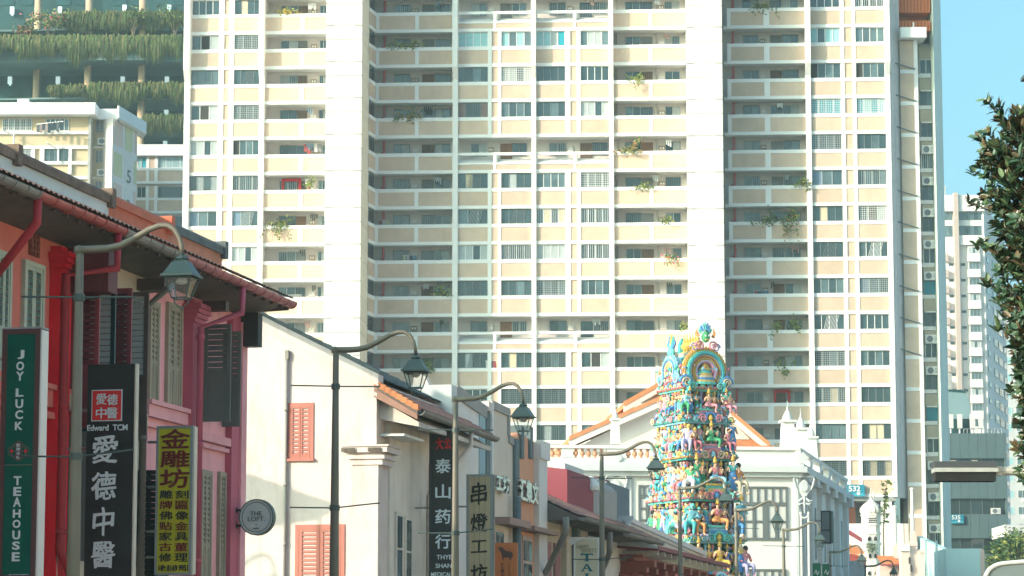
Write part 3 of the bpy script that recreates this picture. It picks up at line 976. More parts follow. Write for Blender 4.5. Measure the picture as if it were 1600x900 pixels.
# hanging greenery: thin drooping blades
def hanging(name, px0, px1, ytop, len0, len1, n, label, dy=-1.3, seed=1, up=.6):
    r = random.Random(seed)
    b = MB()
    for i in range(n):
        px = px0 + (px1 - px0) * r.random()
        ph = mnoise.noise(Vector((px * .045, seed * 3.1, 0))) * .6 + .5 + .3 * mnoise.noise(Vector((px * .16, seed * 1.7, 4)))
        if r.random() > .35 + 1.1 * ph: continue
        ph = max(0, min(1, ph))
        L = (len0 * .6 + (len1 - len0 * .6) * ph * (0.25 + .95 * r.random() ** 1.5)) * .0866
        x, z = gx(px), gz(ytop) + r.uniform(-.5, .25)
        y = dy + r.uniform(-.9, .6)
        o = r.uniform(.3, 1.0)
        dx = r.uniform(-.35, .35)
        h = up * r.random()
        w = r.uniform(.05, .11)
        pts = [(x, y, z), (x + dx * .5, y - o * .6, z + h), (x + dx, y - o, z + h * .2 - L * .35), (x + dx * 1.2, y - o * 1.05, z - L)]
        vs = []
        for j, p in enumerate(pts):
            ww = w * (1, 1.1, .9, .25)[j]
            vs += [(p[0] - ww, p[1], p[2]), (p[0] + ww, p[1] + .03, p[2])]
        b.add(vs, [(0, 1, 3, 2), (2, 3, 5, 4), (4, 5, 7, 6)], 0 if r.random() < .65 else 1)
    g1 = mat('hanging_green', (0.085, 0.115, 0.032), 0.6, 0.4, 0.8)
    g2 = mat('hanging_olive', (0.16, 0.15, 0.055), 0.6, 0.4, 0.8)
    o = b.obj(name, [g1, g2], None, kind='stuff')
    o.location = (0, GY, 0)
    o['label'] = label
    return o
hanging('hanging_plants', -60, 285, 67, 18, 42, 5200, 'long curtain of trailing greenery over the wide terrace edge', seed=2)
hanging('hanging_plants', 100, 286, 32, 5, 22, 1700, 'trailing greenery on the upper narrow ledge between the columns', dy=1.2, seed=3, up=1.5)
hanging('hanging_plants', 78, 134, 139, 6, 14, 700, 'short tuft of greenery on the lower ledge beside the left column', dy=.6, seed=4)
hanging('hanging_plants', 140, 290, 136, 14, 34, 2400, 'trailing greenery on the lower ledge above the white roof', dy=.6, seed=5)
hanging('hanging_plants', 226, 290, 186, 14, 32, 1000, 'lowest trailing greenery beside the slab block', dy=.6, seed=6)
def bed(name, px0, px1, y, hgt, n, label, seed, dy=.2):
    r = random.Random(seed)
    b = MB()
    for i in range(n):
        px = px0 + (px1 - px0) * r.random()
        q = .4 + .6 * abs(mnoise.noise(Vector((px * .06, seed, 0)))) * 1.6
        h = hgt * .0866 * q * r.random()
        c = Vector((gx(px), dy + r.uniform(-.8, .8), gz(y) + h))
        a = Vector((r.uniform(-1, 1), r.uniform(-1, .2), r.uniform(-.3, 1))).normalized() * .32
        s = a.cross(Vector((r.uniform(-1, 1), r.uniform(-1, 1), 1))).normalized() * .12
        b.add([c - a * .3, c + s, c + a, c - s], [(0, 1, 2, 3)], r.choice([0, 0, 1]))
    o = b.obj(name, [LEAFG, LEAFY], None, kind='stuff')
    o.location = (0, GY, 0)
    o['label'] = label
bed('planter_greenery', -30, 285, 68, 15, 2600, 'low green planting along the wide terrace bed', 8)

def leafy_tree(name, label, base, h, crown_r, nleaf, cols, seed, leaf=.2, trunk=None, flat=1.0, cat='tree', group=None, stems=3):
    r = random.Random(seed)
    root = thing(name, label, cat, base, 0, group)
    tm = trunk or mat('bark', (0.16, 0.12, 0.09), 0.9, 0.2, 4.0)
    tb = MB()
    tips = []
    for i in range(stems):
        a = 2 * pi * i / stems + r.random()
        e = Vector((cos(a) * crown_r * .45, sin(a) * crown_r * .45, h * .62))
        mid = Vector((e.x * .35 + r.uniform(-.05, .05) * h, e.y * .35, h * .32))
        tb.tube([(0, 0, 0), mid, e], [h * .022, h * .016, h * .008], 6)
        tips.append(e)
        for j in range(3):
            e2 = e + Vector((r.uniform(-1, 1), r.uniform(-1, 1), r.uniform(.0, .9))) * crown_r * .45
            tb.tube([mid.lerp(e, .7), e2], [h * .009, h * .004], 5)
            tips.append(e2)
    tb.obj('trunk', tm, root)
    b = MB()
    cl = [t + Vector((r.uniform(-1, 1), r.uniform(-1, 1), r.uniform(-.4, .8))) * crown_r * .3 for t in tips for _ in range(3)]
    for i in range(nleaf):
        c0 = r.choice(cl)
        d = Vector((r.gauss(0, 1), r.gauss(0, 1), r.gauss(0, .8))) * crown_r * .17
        c = c0 + d
        a = Vector((r.uniform(-1, 1), r.uniform(-1, 1), r.uniform(-.5, 1))).normalized() * leaf
        s = a.cross(Vector((r.uniform(-1, 1), r.uniform(-1, 1), r.uniform(-1, 1)))).normalized() * leaf * .33
        b.add([c - a, c + s, c + a, c - s], [(0, 1, 2, 3)], r.choices(range(len(cols)), [3] + [1] * (len(cols) - 1))[0])
    b.obj('crown', cols, root)
    return root
FLOWER = mat('pink_flower', (0.50, 0.12, 0.12), 0.6, 0.2)
leafy_tree('flowering_shrub', 'large shrub with pink blossom on the wide planted terrace left of the column', (gx(74), GY + 1.0, gz(66)), 4.6, 3.0, 900, [LEAFG, LEAFY, FLOWER], 5, .28)
leafy_tree('flowering_shrub', 'small blossoming shrub at the left end of the planted terrace', (gx(40), GY + .6, gz(67)), 2.3, 1.8, 300, [LEAFG, LEAFY, FLOWER], 6, .26)
leafy_tree('terrace_shrub', 'slender shrub before the right hand hotel column', (gx(208), GY - .2, gz(66)), 5.2, 2.2, 380, [LEAFG, LEAFY], 7, .26)
leafy_tree('terrace_shrub', 'shrub on the terrace close to the white slab edge', (gx(272), GY - .2, gz(66)), 5.0, 2.4, 380, [LEAFG, LEAFY], 9, .26)

# ------------------------------------------------------------------ far white condominium, right
QY = 500.0
QD = Vector((sin(radians(10)), cos(radians(10)), 0))
def qx(px, dy=0): return at_y(px, 500, QY + dy).x
def qz(py, dy=0): return at_y(1520, py, QY + dy).z
qd = thing('white_condominium', 'far white tower block with stacked bay windows behind the leafy tree', 'apartment building', (0, QY, 0), 0)
QW = mat('condo_white', (0.74, 0.70, 0.66), 0.8, 0.04, 0.2, grime=0.1)
QB = mat('condo_band', (0.50, 0.40, 0.35), 0.8, 0.05)
MB().box(qx(1462), qx(1541), .6, 14, 0, qz(306)).obj('wall', QW, qd)
MB().box(qx(1478), qx(1541), -.3, .7, qz(330), qz(305)).obj('roof_parapet', QW, qd)
MB().box(qx(1500), qx(1541), -.3, .7, qz(383), qz(368)).obj('terrace_parapet', QW, qd)
MB().box(qx(1493), qx(1500), -.8, 1, 0, qz(302)).obj('vertical_rib', QB, qd)
piece('water_tank', GREYW, qd, qx(1470), qx(1487), 4, 10, qz(306), qz(284))
for (y0, y1) in ((331, 343), (352, 369)):
    make_window(qd, qx(1502), qx(1541), qz(y1), qz(y0), .58, 5, FRAMED, [MIDG, DARKG])
    make_window(qd, qx(1480), qx(1492), qz(y1), qz(y0), .58, 2, FRAMED, [MIDG])
for k in range(22):
    y = 389 + k * 24.6
    if k:
        piece('small_window', DARKG, qd, qx(1485), qx(1492), .5, .62, qz(y + 1), qz(y - 3))
        piece('small_window', DARKG, qd, qx(1504), qx(1511), .5, .62, qz(y + 1), qz(y - 3))
    make_window(qd, qx(1516), qx(1532), qz(y + 7), qz(y - 3), -.05, 3, FRAMEW if k % 3 == 0 else FRAMEG, [CURT if k % 3 == 0 else MIDG, MIDG])
    MB().xy([(qx(1513), .7), (qx(1514), -.5), (qx(1533), -.5), (qx(1535), .7)], qz(y + 20), qz(y + 7.4)).obj('bay_parapet', QW, qd)
    piece('bay_wall', QW, qd, qx(1514.5), qx(1533.5), .02, .7, qz(y + 7.2), qz(y - 4))
    piece('bay_parapet', QB, qd, qx(1478), qx(1483.5), -.3, .7, qz(y + 20), qz(y + 8))
# side wall of the condominium running back to the right
sw = MB()
sw.xy([(qx(1541), .3), (qx(1572, 34), 34), (qx(1572, 34) - 5, 34), (qx(1541) - 3, 3)], 0, qz(318))
sw.obj('side_wall', QW, qd)
sd_ = Vector((qx(1572, 34) - qx(1541), 33.7, 0))
sL = sd_.length
sd_.normalize()
sn = Vector((sd_.y, -sd_.x, 0))
for k in range(20):
    y = 372 + k * 24.6
    for (a, c, dark) in ((.06, .16, 0), (.34, .50, 0), (.56, .74, 1), (.82, .93, 0)):
        p, q_ = Vector((qx(1541), .3, 0)) + sd_ * sL * a, Vector((qx(1541), .3, 0)) + sd_ * sL * c
        z0, z1 = qz(y + 9 - 4 * a), qz(y - 3 - 4 * a)
        if a < .1: z1 = z0 + .8
        MB().xy([(p.x, p.y), (p.x + sn.x * .15, p.y + sn.y * .15), (q_.x + sn.x * .15, q_.y + sn.y * .15), (q_.x, q_.y)], z0, z1).obj('side_window', DARKG if dark else MIDG, qd)
# pale tower farther right behind the tree
pt = thing('pale_tower', 'pale banded office tower at the right edge behind the tree', 'apartment building', (0, 560, 0), 0)
def ox(px): return at_y(px, 500, 560).x
def oz(py): return at_y(1580, py, 560).z
MB().box(ox(1560), ox(1640), 0, 18, 0, oz(470)).obj('wall', mat('pale_tower_wall', (0.52, 0.52, 0.52), 0.7, 0.05), pt)
for k in range(15):
    y = 480 + k * 26
    make_window(pt, ox(1566), ox(1578), oz(y + 12), oz(y), -.03, 2, FRAMEW, [MIDG, LTEAL])
    make_window(pt, ox(1584), ox(1606), oz(y + 12), oz(y), -.03, 3, FRAMEW, [MIDG, DARKG])
    piece('band', WHITE, pt, ox(1590), ox(1640), -.3, .02, oz(y + 18), oz(y + 13))

# ------------------------------------------------------------------ grey banded building 535
KY = 310.0
def kx(px, dy=0): return at_y(px, 750, KY + dy).x
def kz(py, dy=0): return at_y(1520, py, KY + dy).z
kb = thing('grey_office_block', 'grey banded building with a domed rooftop shed and a teal number plate', 'office building', (0, KY, 0), 0)
KP = mat('grey_cladding', (0.10, 0.155, 0.16), 0.6, 0.06, 0.3, grime=0.12)
KD = glass_mat('shop_glass', (0.03, 0.05, 0.05), 0.15)
MB().box(kx(1440), kx(1571), .7, 14, 0, kz(678)).obj('wall', INNER, kb)
for k, (y0, y1) in enumerate(((677, 716), (739, 779), (804, 841), (866, 920))):
    n = 9
    for i in range(n):
        a, c = 1445 + 126 * i / n, 1445 + 126 * (i + 1) / n
        piece('cladding_panel', KP, kb, kx(a) + .012, kx(c) - .012, -.03, .75, kz(y1), kz(y0))
    if k < 3:
        yn = (739, 804, 866)[k]
        make_window(kb, kx(1445), kx(1571), kz(yn), kz(y1), .4, 7, FRAMED, [KD, DARKG, KD])
MB().box(kx(1571), kx(1573), -.05, 14, 0, kz(676)).obj('corner_post', KP, kb)
for i, (px, py) in enumerate(((1555, 803), (1562, 866), (1568, 866))):
    o = link('ac_unit', AC_MESH, None, (kx(px), KY + .15, kz(py)), None, (1.3, 1, 1.15))
    o['label'] = ['outdoor air conditioner on the grey banded building, upper of three', 'outdoor air conditioner on the grey banded building, lower left of three', 'outdoor air conditioner on the grey banded building, lower right of three'][i]
    o['category'] = 'air conditioner'
dm = MB()
DOME = mat('shed_roof', (0.24, 0.36, 0.38), 0.5, 0.06, 0.5)
pr = [(kx(1470), kz(652)), (kx(1524), kz(652)), (kx(1523), kz(634)), (kx(1521), kz(622)), (kx(1517), kz(611)), (kx(1510), kz(606)), (kx(1470), kz(605))]
dm.xz(pr, 2.0, 9.0)
dm.obj('rooftop_shed', DOME, kb)
MB().xz([(kx(1470), kz(606.5)), (kx(1517), kz(611)), (kx(1510), kz(606.2)), (kx(1470), kz(605))], 1.9, 2.0).box(kx(1476), kx(1524), 2.2, 8.8, kz(678), kz(652)).obj('shed_base', HOTW, kb)
piece('shaft', GREYW, kb, kx(1496), kx(1502), 5, 7, kz(606), kz(577))
for px in (1490, 1504, 1524, 1537):
    MB().tube([(kx(px), 1.2, kz(678)), (kx(px), 1.2, kz(640 + (px % 7) * 2))], .12, 6).box(kx(px) - .25, kx(px) + .25, .9, 1.4, kz(668), kz(646)).obj('antenna', ACW, kb)
r_ = MB()
for i in range(12):
    xx = kx(1508 + i * 5.4)
    r_.tube([(xx, .2, kz(678)), (xx, .2, kz(670))], .035, 4)
r_.tube([(kx(1508), .2, kz(670)), (kx(1570), .2, kz(670))], .035, 4).obj('railing', FRAMEG, kb)

# number plates on the two blocks
TEALS = mat('teal_sign', (0.02, 0.22, 0.31), 0.4, 0.03)
NAVY = mat('deep_teal', (0.02, 0.20, 0.30), 0.4, 0.03)
def number_sign(label, loc, rotz, w, h, body):
    t = thing('number_plate', label, 'sign', loc, rotz)
    pts = []
    for (cx, cz, a0) in ((w * .42, h * .36, 0), (-w * .42, h * .36, 90), (-w * .42, -h * .36, 180), (w * .42, -h * .36, 270)):
        for i in range(5):
            a = radians(a0 + 22.5 * i)
            pts.append((cx + cos(a) * h * .13, cz + sin(a) * h * .13))
    MB().xz(pts, -.12, .1).obj('board', TEALS, t)
    wv = [(-w * .5, -h * .18)] + [(-w * .5 + w * i / 12, -h * (.22 + .10 * sin(i * .6))) for i in range(13)] + [(w * .5, -h * .42), (w * .35, -h * .49), (-w * .4, -h * .49)]
    MB().xz(wv, -.14, -.121).obj('wave_band', mat('mid_teal', (0.06, 0.34, 0.43), 0.4), t)
    text(t, body, -.05 * w, h * .16, w * .62, h * .46, -.15, FRAMEW, .02)
    d = MB()
    d.lathe([(h * .13, 0), (h * .13, .02)], 14)
    for i in range(len(d.v)):
        x, y, z = d.v[i]
        d.v[i] = (x + w * .16, -.145 - z, y - h * .24)
    d.obj('dot', FRAMEW, t)
pp = T0 + TX * (tx(1331)) + TD * (-.25)
number_sign('teal plate numbered 532 low on the tall slab block', (pp.x, pp.y, tf(1331, 767)[1]), -YAW, 1.55, 1.02, '532')
number_sign('teal plate numbered 535 on the grey banded building', (kx(1493), KY - .2, kz(811)), 0, 1.5, 1.0, '535')
# ------------------------------------------------------------------ street fronts, left side
class Front:
    """local frame of a wall along the street: x up the street, y into the building, z up"""
    def __init__(self, root_args, px_ref, L):
        self.L = L
        self.s0 = fl(px_ref, 700, L)[0]
        name, label, cat = root_args
        p = SL(self.s0, L)
        self.root = thing(name, label, cat, p, ROT_S)
    def x(self, px, y=0.0):
        return fl(px, 700, self.L - y)[0] - self.s0
    def z(self, px, py, y=0.0):
        return fl(px, py, self.L - y)[1]

class Cross:
    """local frame of a wall across the street: x to the right, y away from the camera, z up"""
    def __init__(self, root_args, px_ref, s):
        self.s = s
        self.l0 = fp(px_ref, 700, s)[0]
        name, label, cat = root_args[:3]
        self.root = thing(name, label, cat, SL(s, self.l0), ROT_P, root_args[3] if len(root_args) > 3 else None)
    def x(self, px, y=0.0):
        return fp(px, 700, self.s + y)[0] - self.l0
    def z(self, px, py, y=0.0):
        return fp(px, py, self.s + y)[1]

_LEAF = {}
def shutter_leaf(w, h, m, m2=None, top=.58, glass=None):
    key = (round(w, 2), round(h, 2), m.name, top, glass.name if glass else '')
    if key not in _LEAF:
        b = MB()
        t = min(.09, w * .2)
        b.box(0, t, -.025, .025, 0, h)
        b.box(w - t, w, -.025, .025, 0, h)
        for z in (0, h * (1 - top) - t, h - t):
            b.box(t, w - t, -.024, .024, z, z + t)
        z0, z1 = h * (1 - top), h - t
        n = max(4, int((z1 - z0) / .11))
        for i in range(n):
            z = z0 + (z1 - z0) * i / n
            d = (z1 - z0) / n
            b.add([(t, -.022, z + d * .12), (w - t, -.022, z + d * .12), (w - t, .016, z + d * .92), (t, .016, z + d * .92), (t, -.014, z), (w - t, -.014, z), (w - t, .024, z + d * .8), (t, .024, z + d * .8)],
                  [(0, 1, 2, 3), (7, 6, 5, 4), (0, 4, 5, 1), (2, 6, 7, 3), (1, 5, 6, 2), (3, 7, 4, 0)], 1)
        b.box(t, w - t, -.012, .012, t, h * (1 - top) - t, 2 if glass else 0)
        b.box(t + .05, w - t - .05, -.02, .02, t + .06, h * (1 - top) - t - .06, 2 if glass else 0)
        _LEAF[key] = b.mesh('shutter', [m, m2 or m, glass or m])
    return _LEAF[key]

SALMON = mat('salmon_render', (0.64, 0.18, 0.145), 0.9, 0.10, 0.8, grime=0.38, gcol=(0.36, 0.12, 0.10), bump=.2)
REDT = mat('red_trim', (0.68, 0.012, 0.03), 0.8, 0.12, 1.2, spec=.15, grime=.3)
RPIPE = mat('red_downpipe', (0.40, 0.03, 0.045), 0.6, 0.12, 1.2, grime=.3)
PINK = mat('pink_render', (0.82, 0.40, 0.45), 0.9, 0.10, 0.8, grime=0.38, gcol=(0.35, 0.15, 0.17), bump=.1)
PINKD = mat('deep_pink_trim', (0.52, 0.12, 0.19), 0.7, 0.05, 1.0)
CREAMR = mat('old_cream_render', (0.56, 0.50, 0.40), 0.85, 0.08, 0.8, grime=0.2)
MAROON = mat('maroon_timber', (0.26, 0.05, 0.07), 0.5, 0.1, 2.0)
MAROOND = mat('maroon_louvre', (0.15, 0.035, 0.05), 0.5, 0.1, 2.0)
BROWNT = mat('brown_timber', (0.10, 0.075, 0.07), 0.6, 0.15, 2.0)
OLIVE = mat('olive_timber', (0.33, 0.30, 0.23), 0.6, 0.08, 2.0)
GREENT = mat('pale_green_frame', (0.42, 0.48, 0.40), 0.6, 0.06, 2.0)
GREEND = mat('green_louvre', (0.10, 0.17, 0.15), 0.6, 0.08, 2.0)
SLATE = mat('slate_shutter', (0.13, 0.165, 0.155), 0.6, 0.1, 2.0)
TEALF = mat('dark_teal_frame', (0.01, 0.035, 0.045), 0.4, 0.1, 2.0)
FROST = mat('frosted_pane', (0.42, 0.48, 0.50), 0.3, 0.05, 2.0)
SOFFIT = mat('soffit_board', (0.15, 0.135, 0.12), 0.8, 0.2, 2.0)
TILE = mat('old_clay_tile', (0.36, 0.19, 0.15), 0.85, 0.25, 3.0, grime=0.4, gcol=(0.08, 0.06, 0.055), streak=1)
TILEO = mat('orange_clay_tile', (0.55, 0.22, 0.10), 0.8, 0.18, 2.5, grime=0.25, streak=1)
GUTR = mat('red_gutter', (0.42, 0.10, 0.09), 0.5, 0.08, 1.5, grime=.2)
GUTG = mat('grey_gutter', (0.25, 0.24, 0.22), 0.6, 0.1, 1.5, grime=.3)
GUTP = mat('pink_gutter', (0.45, 0.17, 0.18), 0.5, 0.08, 1.5, grime=.2)
WALLB = mat('pale_blue_wall', (0.58, 0.62, 0.62), 0.7, 0.05, 0.8, grime=.2)
COPB = mat('mossy_coping', (0.20, 0.14, 0.11), 0.9, 0.3, 3.0, grime=.5)
COPO = mat('orange_coping', (0.50, 0.14, 0.08), 0.8, 0.12, 2.0, grime=.25)
COPG = mat('grey_coping', (0.12, 0.14, 0.14), 0.9, 0.25, 3.0, grime=.4)

LF, LE, LR = -20.0, -18.8, -24.0
def gutter(F, pxs, z, mats_, r=.13, y=None):
    """half round gutter with collars, one run per colour"""
    for (a, c), m in zip(pxs, mats_):
        xa, xc = F.x(a, y), F.x(c, y)
        b = MB()
        pts = []
        for i in range(9):
            an = pi + pi * i / 8
            pts.append((y + r * cos(an), z + r * sin(an)))
        for i in range(9):
            an = 2 * pi - pi * i / 8
            pts.append((y + (r - .02) * cos(an), z + (r - .02) * sin(an)))
        b.yz(pts, xa, xc)
        n = max(2, int((xc - xa) / .55))
        for k in range(n + 1):
            q = xa + (xc - xa - .05) * k / n
            pts2 = [(y + (r + .018) * cos(pi + pi * i / 8), z + (r + .018) * sin(pi + pi * i / 8)) for i in range(9)] + [(y + (r - .03) * cos(2 * pi - pi * i / 8), z + (r - .03) * sin(2 * pi - pi * i / 8)) for i in range(9)]
            b.yz(pts2, q, q + .05)
        b.obj('gutter', m, F.root)

def roof_courses(root, x0, x1, y0, z0, y1, z1, m, pitch=.24, name='roof', th=.1):
    """tiled slope: rounded ribs running up from (y0, z0) to (y1, z1)"""
    b = MB()
    n = max(2, int((x1 - x0) / pitch))
    ny = max(2, int(sqrt((y1 - y0) ** 2 + (z1 - z0) ** 2) / .35))
    prof = [(0, 0), (.25, .03), (.5, .042), (.75, .03)]
    cols = [(i + a, h) for i in range(n) for a, h in prof] + [(n, 0)]
    vs, fs = [], []
    for j in range(ny):
        for k in (0, 1):
            t = (j + k) / ny
            lift = .03 * (1 - k)
            for a, h in cols:
                vs.append((x0 + (x1 - x0) * a / n, y0 + (y1 - y0) * t, z0 + (z1 - z0) * t + h + lift))
    w = len(cols)
    for j in range(2 * ny - 1):
        for i in range(w - 1):
            fs.append((j * w + i, j * w + i + 1, (j + 1) * w + i + 1, (j + 1) * w + i))
    b.add(vs, fs)
    o = b.obj(name, m, root)
    return o

def shop(args, px0, px1, wall, zs):
    F = Front(args, px0, LF)
    x1 = F.x(px1)
    depth = 6.2
    MB().box(0, x1, 0, depth, 0, 9.75).obj('wall', wall, F.root)
    # roof slope with the low wall and coping at its head
    e = LF - LE
    ze = 10.0
    zr = 12.38
    yr = LF - (LR + .1)
    roof_courses(F.root, 0, x1, -1.2 - .05, ze + .03, yr, zr, TILE)
    MB().yz([(-1.2, ze - .04), (-1.2, ze + .02), (yr, zr - .02), (yr, zr - .1)], 0, x1).obj('roof_deck', SOFFIT, F.root)
    MB().yz([(yr + .3, zr - .1), (depth, 9.75), (0, 9.76), (0, 10.5)], .01, x1 - .01).obj('loft_wall', wall, F.root)
    MB().yz([(-1.15, ze - .12), (-1.15, ze - .045), (0, ze + .48), (0, 9.7)], 0, x1).obj('soffit', SOFFIT, F.root)
    n = int(x1 / .6)
    for i in range(n):
        xx = x1 * (i + .5) / n
        MB().yz([(-1.1, ze - .2), (-1.1, ze - .11), (0, ze + .46), (0, ze + .34)], xx - .035, xx + .035).obj('rafter_end', BROWNT, F.root)
    return F, x1

def pil(F, px0, px1, pya, m, cap_px=None, cap_py=None, depth=.22, zt=9.6):
    a, c = F.x(px0), F.x(px1)
    MB().box(a, c, -depth, .05, 0, zt).obj('pilaster', m, F.root)
    if cap_px:
        z = F.z((px0 + px1) / 2, cap_py)
        b = MB()
        for i in range(4):
            b.box(a - .03 * i - .02, c + .03 * i + .02, -depth - .05 * (i + 1), .04, z + .10 * i, z + .10 * (i + 1) - .004)
        b.obj('capital', m, F.root)

def closed_window(F, px0, px1, pxm, pyt, pyb, fm, lm, frame=None):
    a, c = F.x(px0), F.x(px1)
    z1, z0 = F.z(pxm, pyt), F.z(pxm, pyb)
    t = .09
    b = MB().box(a, a + t, -.08, .02, z0, z1).box(c - t, c, -.08, .02, z0, z1).box(a + t, c - t, -.078, .02, z1 - t, z1).box(a + t, c - t, -.12, .02, z0 - .08, z0)
    wdw = b.obj('window', frame or fm, F.root)
    w = (c - a - 2 * t) / 2
    me = shutter_leaf(w - .01, z1 - z0 - t, fm, lm)
    for i in range(2):
        link('shutter', me, wdw, (a + t + i * w + .005, -.04, z0))

def downpipe(root, pts, r, m, clips=()):
    b = MB().tube(pts, r, 8)
    for (p) in clips:
        b.tube([(p[0], p[1], p[2] - .05), (p[0], p[1], p[2] + .05)], r * 1.3, 8)
    return b.obj('downpipe', m, root, smooth=True)

# --- first shophouse: salmon wall, red trim
F1, x1 = shop(('shophouse', 'salmon and red shophouse front behind the green hanging sign', 'shophouse'), -420, 98, SALMON, None)
gutter(F1, [(-410, 46), (46.3, 97)], 9.98, [GUTG, GUTR], y=-1.2)
pil(F1, 72, 90, 405, REDT, True, 428)
closed_window(F1, 27, 59, 43, 408, 600, GREENT, GREEND)
closed_window(F1, -16, 7, 0, 392, 590, GREENT, GREEND)
closed_window(F1, -75, -48, -60, 375, 575, GREENT, GREEND)
closed_window(F1, -150, -115, -130, 350, 555, GREENT, GREEND)
vz0, vz1 = F1.z(45, 398), F1.z(45, 352)
va, vb = F1.x(37), F1.x(53)
vent = MB().box(va, vb, -.03, .02, vz0, vz1)
for i in range(5):
    for j in range(3):
        vent.box(va + (vb - va) * (j + .2) / 3, va + (vb - va) * (j + .8) / 3, -.05, -.031, vz0 + (vz1 - vz0) * (i + .2) / 5, vz0 + (vz1 - vz0) * (i + .75) / 5)
vent.obj('vent_grille', mat('vent_brown', (0.20, 0.06, 0.04), 0.8, .2), F1.root)
zc = F1.z(80, 622)
MB().box(0, x1 - .1, -.12, .02, zc - .2, zc + .12).box(0, x1 - .1, -.2, .02, zc + .124, zc + .22).box(0, x1 - .1, -.16, .02, zc - .42, zc - .3).obj('string_course', SALMON, F1.root)
MB().box(F1.x(82), F1.x(98) - .02, -1.05, .02, 8.75, 9.62).obj('eave_bracket', mat('bracket_maroon', (0.13, 0.02, 0.025), .6), F1.root)
zb_ = F1.z(90, 435)
downpipe(F1.root, [(F1.x(178, -1.2), -1.2, 9.86), (F1.x(178, -1.2), -1.2, 9.2), (F1.x(98, -.3), -.3, zb_), (F1.x(98, -.3), -.3, F1.z(98, 865)), (F1.x(108, -.35), -.45, F1.z(108, 905))], .085, RPIPE,
         [(F1.x(98, -.3), -.3, F1.z(98, q)) for q in (640, 835)])
downpipe(F1.root, [(F1.x(50, -1.2), -1.2, 9.86), (F1.x(50, -1.2), -1.2, 9.45), (F1.x(-30, -.2), -.2, 8.3)], .085, RPIPE)
downpipe(F1.root, [(F1.x(91.5, -.2), -.2, zb_), (F1.x(91.5, -.2), -.2, 2)], .03, CREAMR)

# --- second shophouse: cream wall, open maroon shutters
F2, x2 = shop(('shophouse', 'narrow cream shophouse front with maroon shutters standing open', 'shophouse'), 98, 222, CREAMR, None)
gutter(F2, [(98, 184), (184.3, 222)], 9.98, [GUTR, GUTG], y=-1.2)
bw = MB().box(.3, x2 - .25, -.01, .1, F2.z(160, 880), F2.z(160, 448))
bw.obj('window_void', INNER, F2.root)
LOUV = mat('white_louvre', (0.42, 0.45, 0.45), .5, .05)
for px, pyt, m, ml, gl, w in ((104, 432, MAROON, MAROOND, None, .60), (128, 440, TEALF, LOUV, FROST, .62), (156, 449, MAROON, MAROOND, None, .60), (183, 455, BROWNT, LOUV, None, .60)):
    zt = F2.z(px + 22, pyt, -.3)
    zb2 = zt - 2.9
    o = link('shutter', shutter_leaf(w, zt - zb2, m, ml, .58, gl), F2.root, (F2.x(px), -.02, zb2), (0, 0, -pi / 2))
for q in (125, 190):
    b = MB()
    for d in (0, .12):
        b.box(F2.x(q) + d, F2.x(q) + d + .05, -.02, .02, 8.5, 9.25)
    b.obj('vent_slot', INNER, F2.root)
MB().box(x2 - .5, x2 - .02, -.6, .02, F2.z(228, 447, -.4), F2.z(228, 429, -.4)).obj('eave_bracket', BROWNT, F2.root)
zc = F2.z(160, 640)
MB().box(0, x2, -.12, .02, zc - .2, zc + .12).obj('string_course', CREAMR, F2.root)

# --- third shophouse: pink, olive and slate shutters
F3, x3 = shop(('shophouse', 'pink shophouse at the street corner with olive shutters and slate shutters', 'shophouse'), 222, 372, PINK, None)
gutter(F3, [(222, 279), (279.3, 453)], 9.98, [GUTG, GUTP], y=-1.2)
xe3 = F3.x(453, -1.2)
roof_courses(F3.root, x3, xe3, -1.25, 10.03, LF - (LR + .1), 12.38, TILE)
MB().yz([(-1.2, 9.88), (-1.2, 10.02), (LF - LR - .1, 12.36), (LF - LR - .1, 12.28)], x3 + .002, xe3).obj('roof_deck', SOFFIT, F3.root)
MB().yz([(-1.16, 9.9), (-1.16, 9.8), (0, 9.75), (0, 10.3)], x3 + .001, xe3 - .05).obj('soffit', SOFFIT, F3.root)
closed_window(F3, 227, 242, 234, 470, 628, OLIVE, OLIVE)
closed_window(F3, 255, 278, 266, 474, 640, OLIVE, OLIVE)
pil(F3, 284, 300, 490, PINKD, True, 505, .22)
pil(F3, 352, 364, 500, PINKD, False, None, .15)
MB().box(F3.x(364) + .004, x3, -.2, .04, 0, 9.5).obj('pilaster', PINK, F3.root)
zc = F3.z(260, 648)
MB().box(0, F3.x(302), -.14, .02, zc - .15, zc + .10).box(0, F3.x(302), -.2, .02, zc + .105, zc + .2).box(0, F3.x(302), -.1, .02, zc - .36, zc - .25).obj('string_course', PINK, F3.root)
zc = F3.z(330, 686)
MB().box(F3.x(304), F3.x(357), -.14, .02, zc - .1, zc + .08).box(F3.x(304), F3.x(357), -.1, .02, zc - .24, zc - .15).obj('string_course', PINK, F3.root)
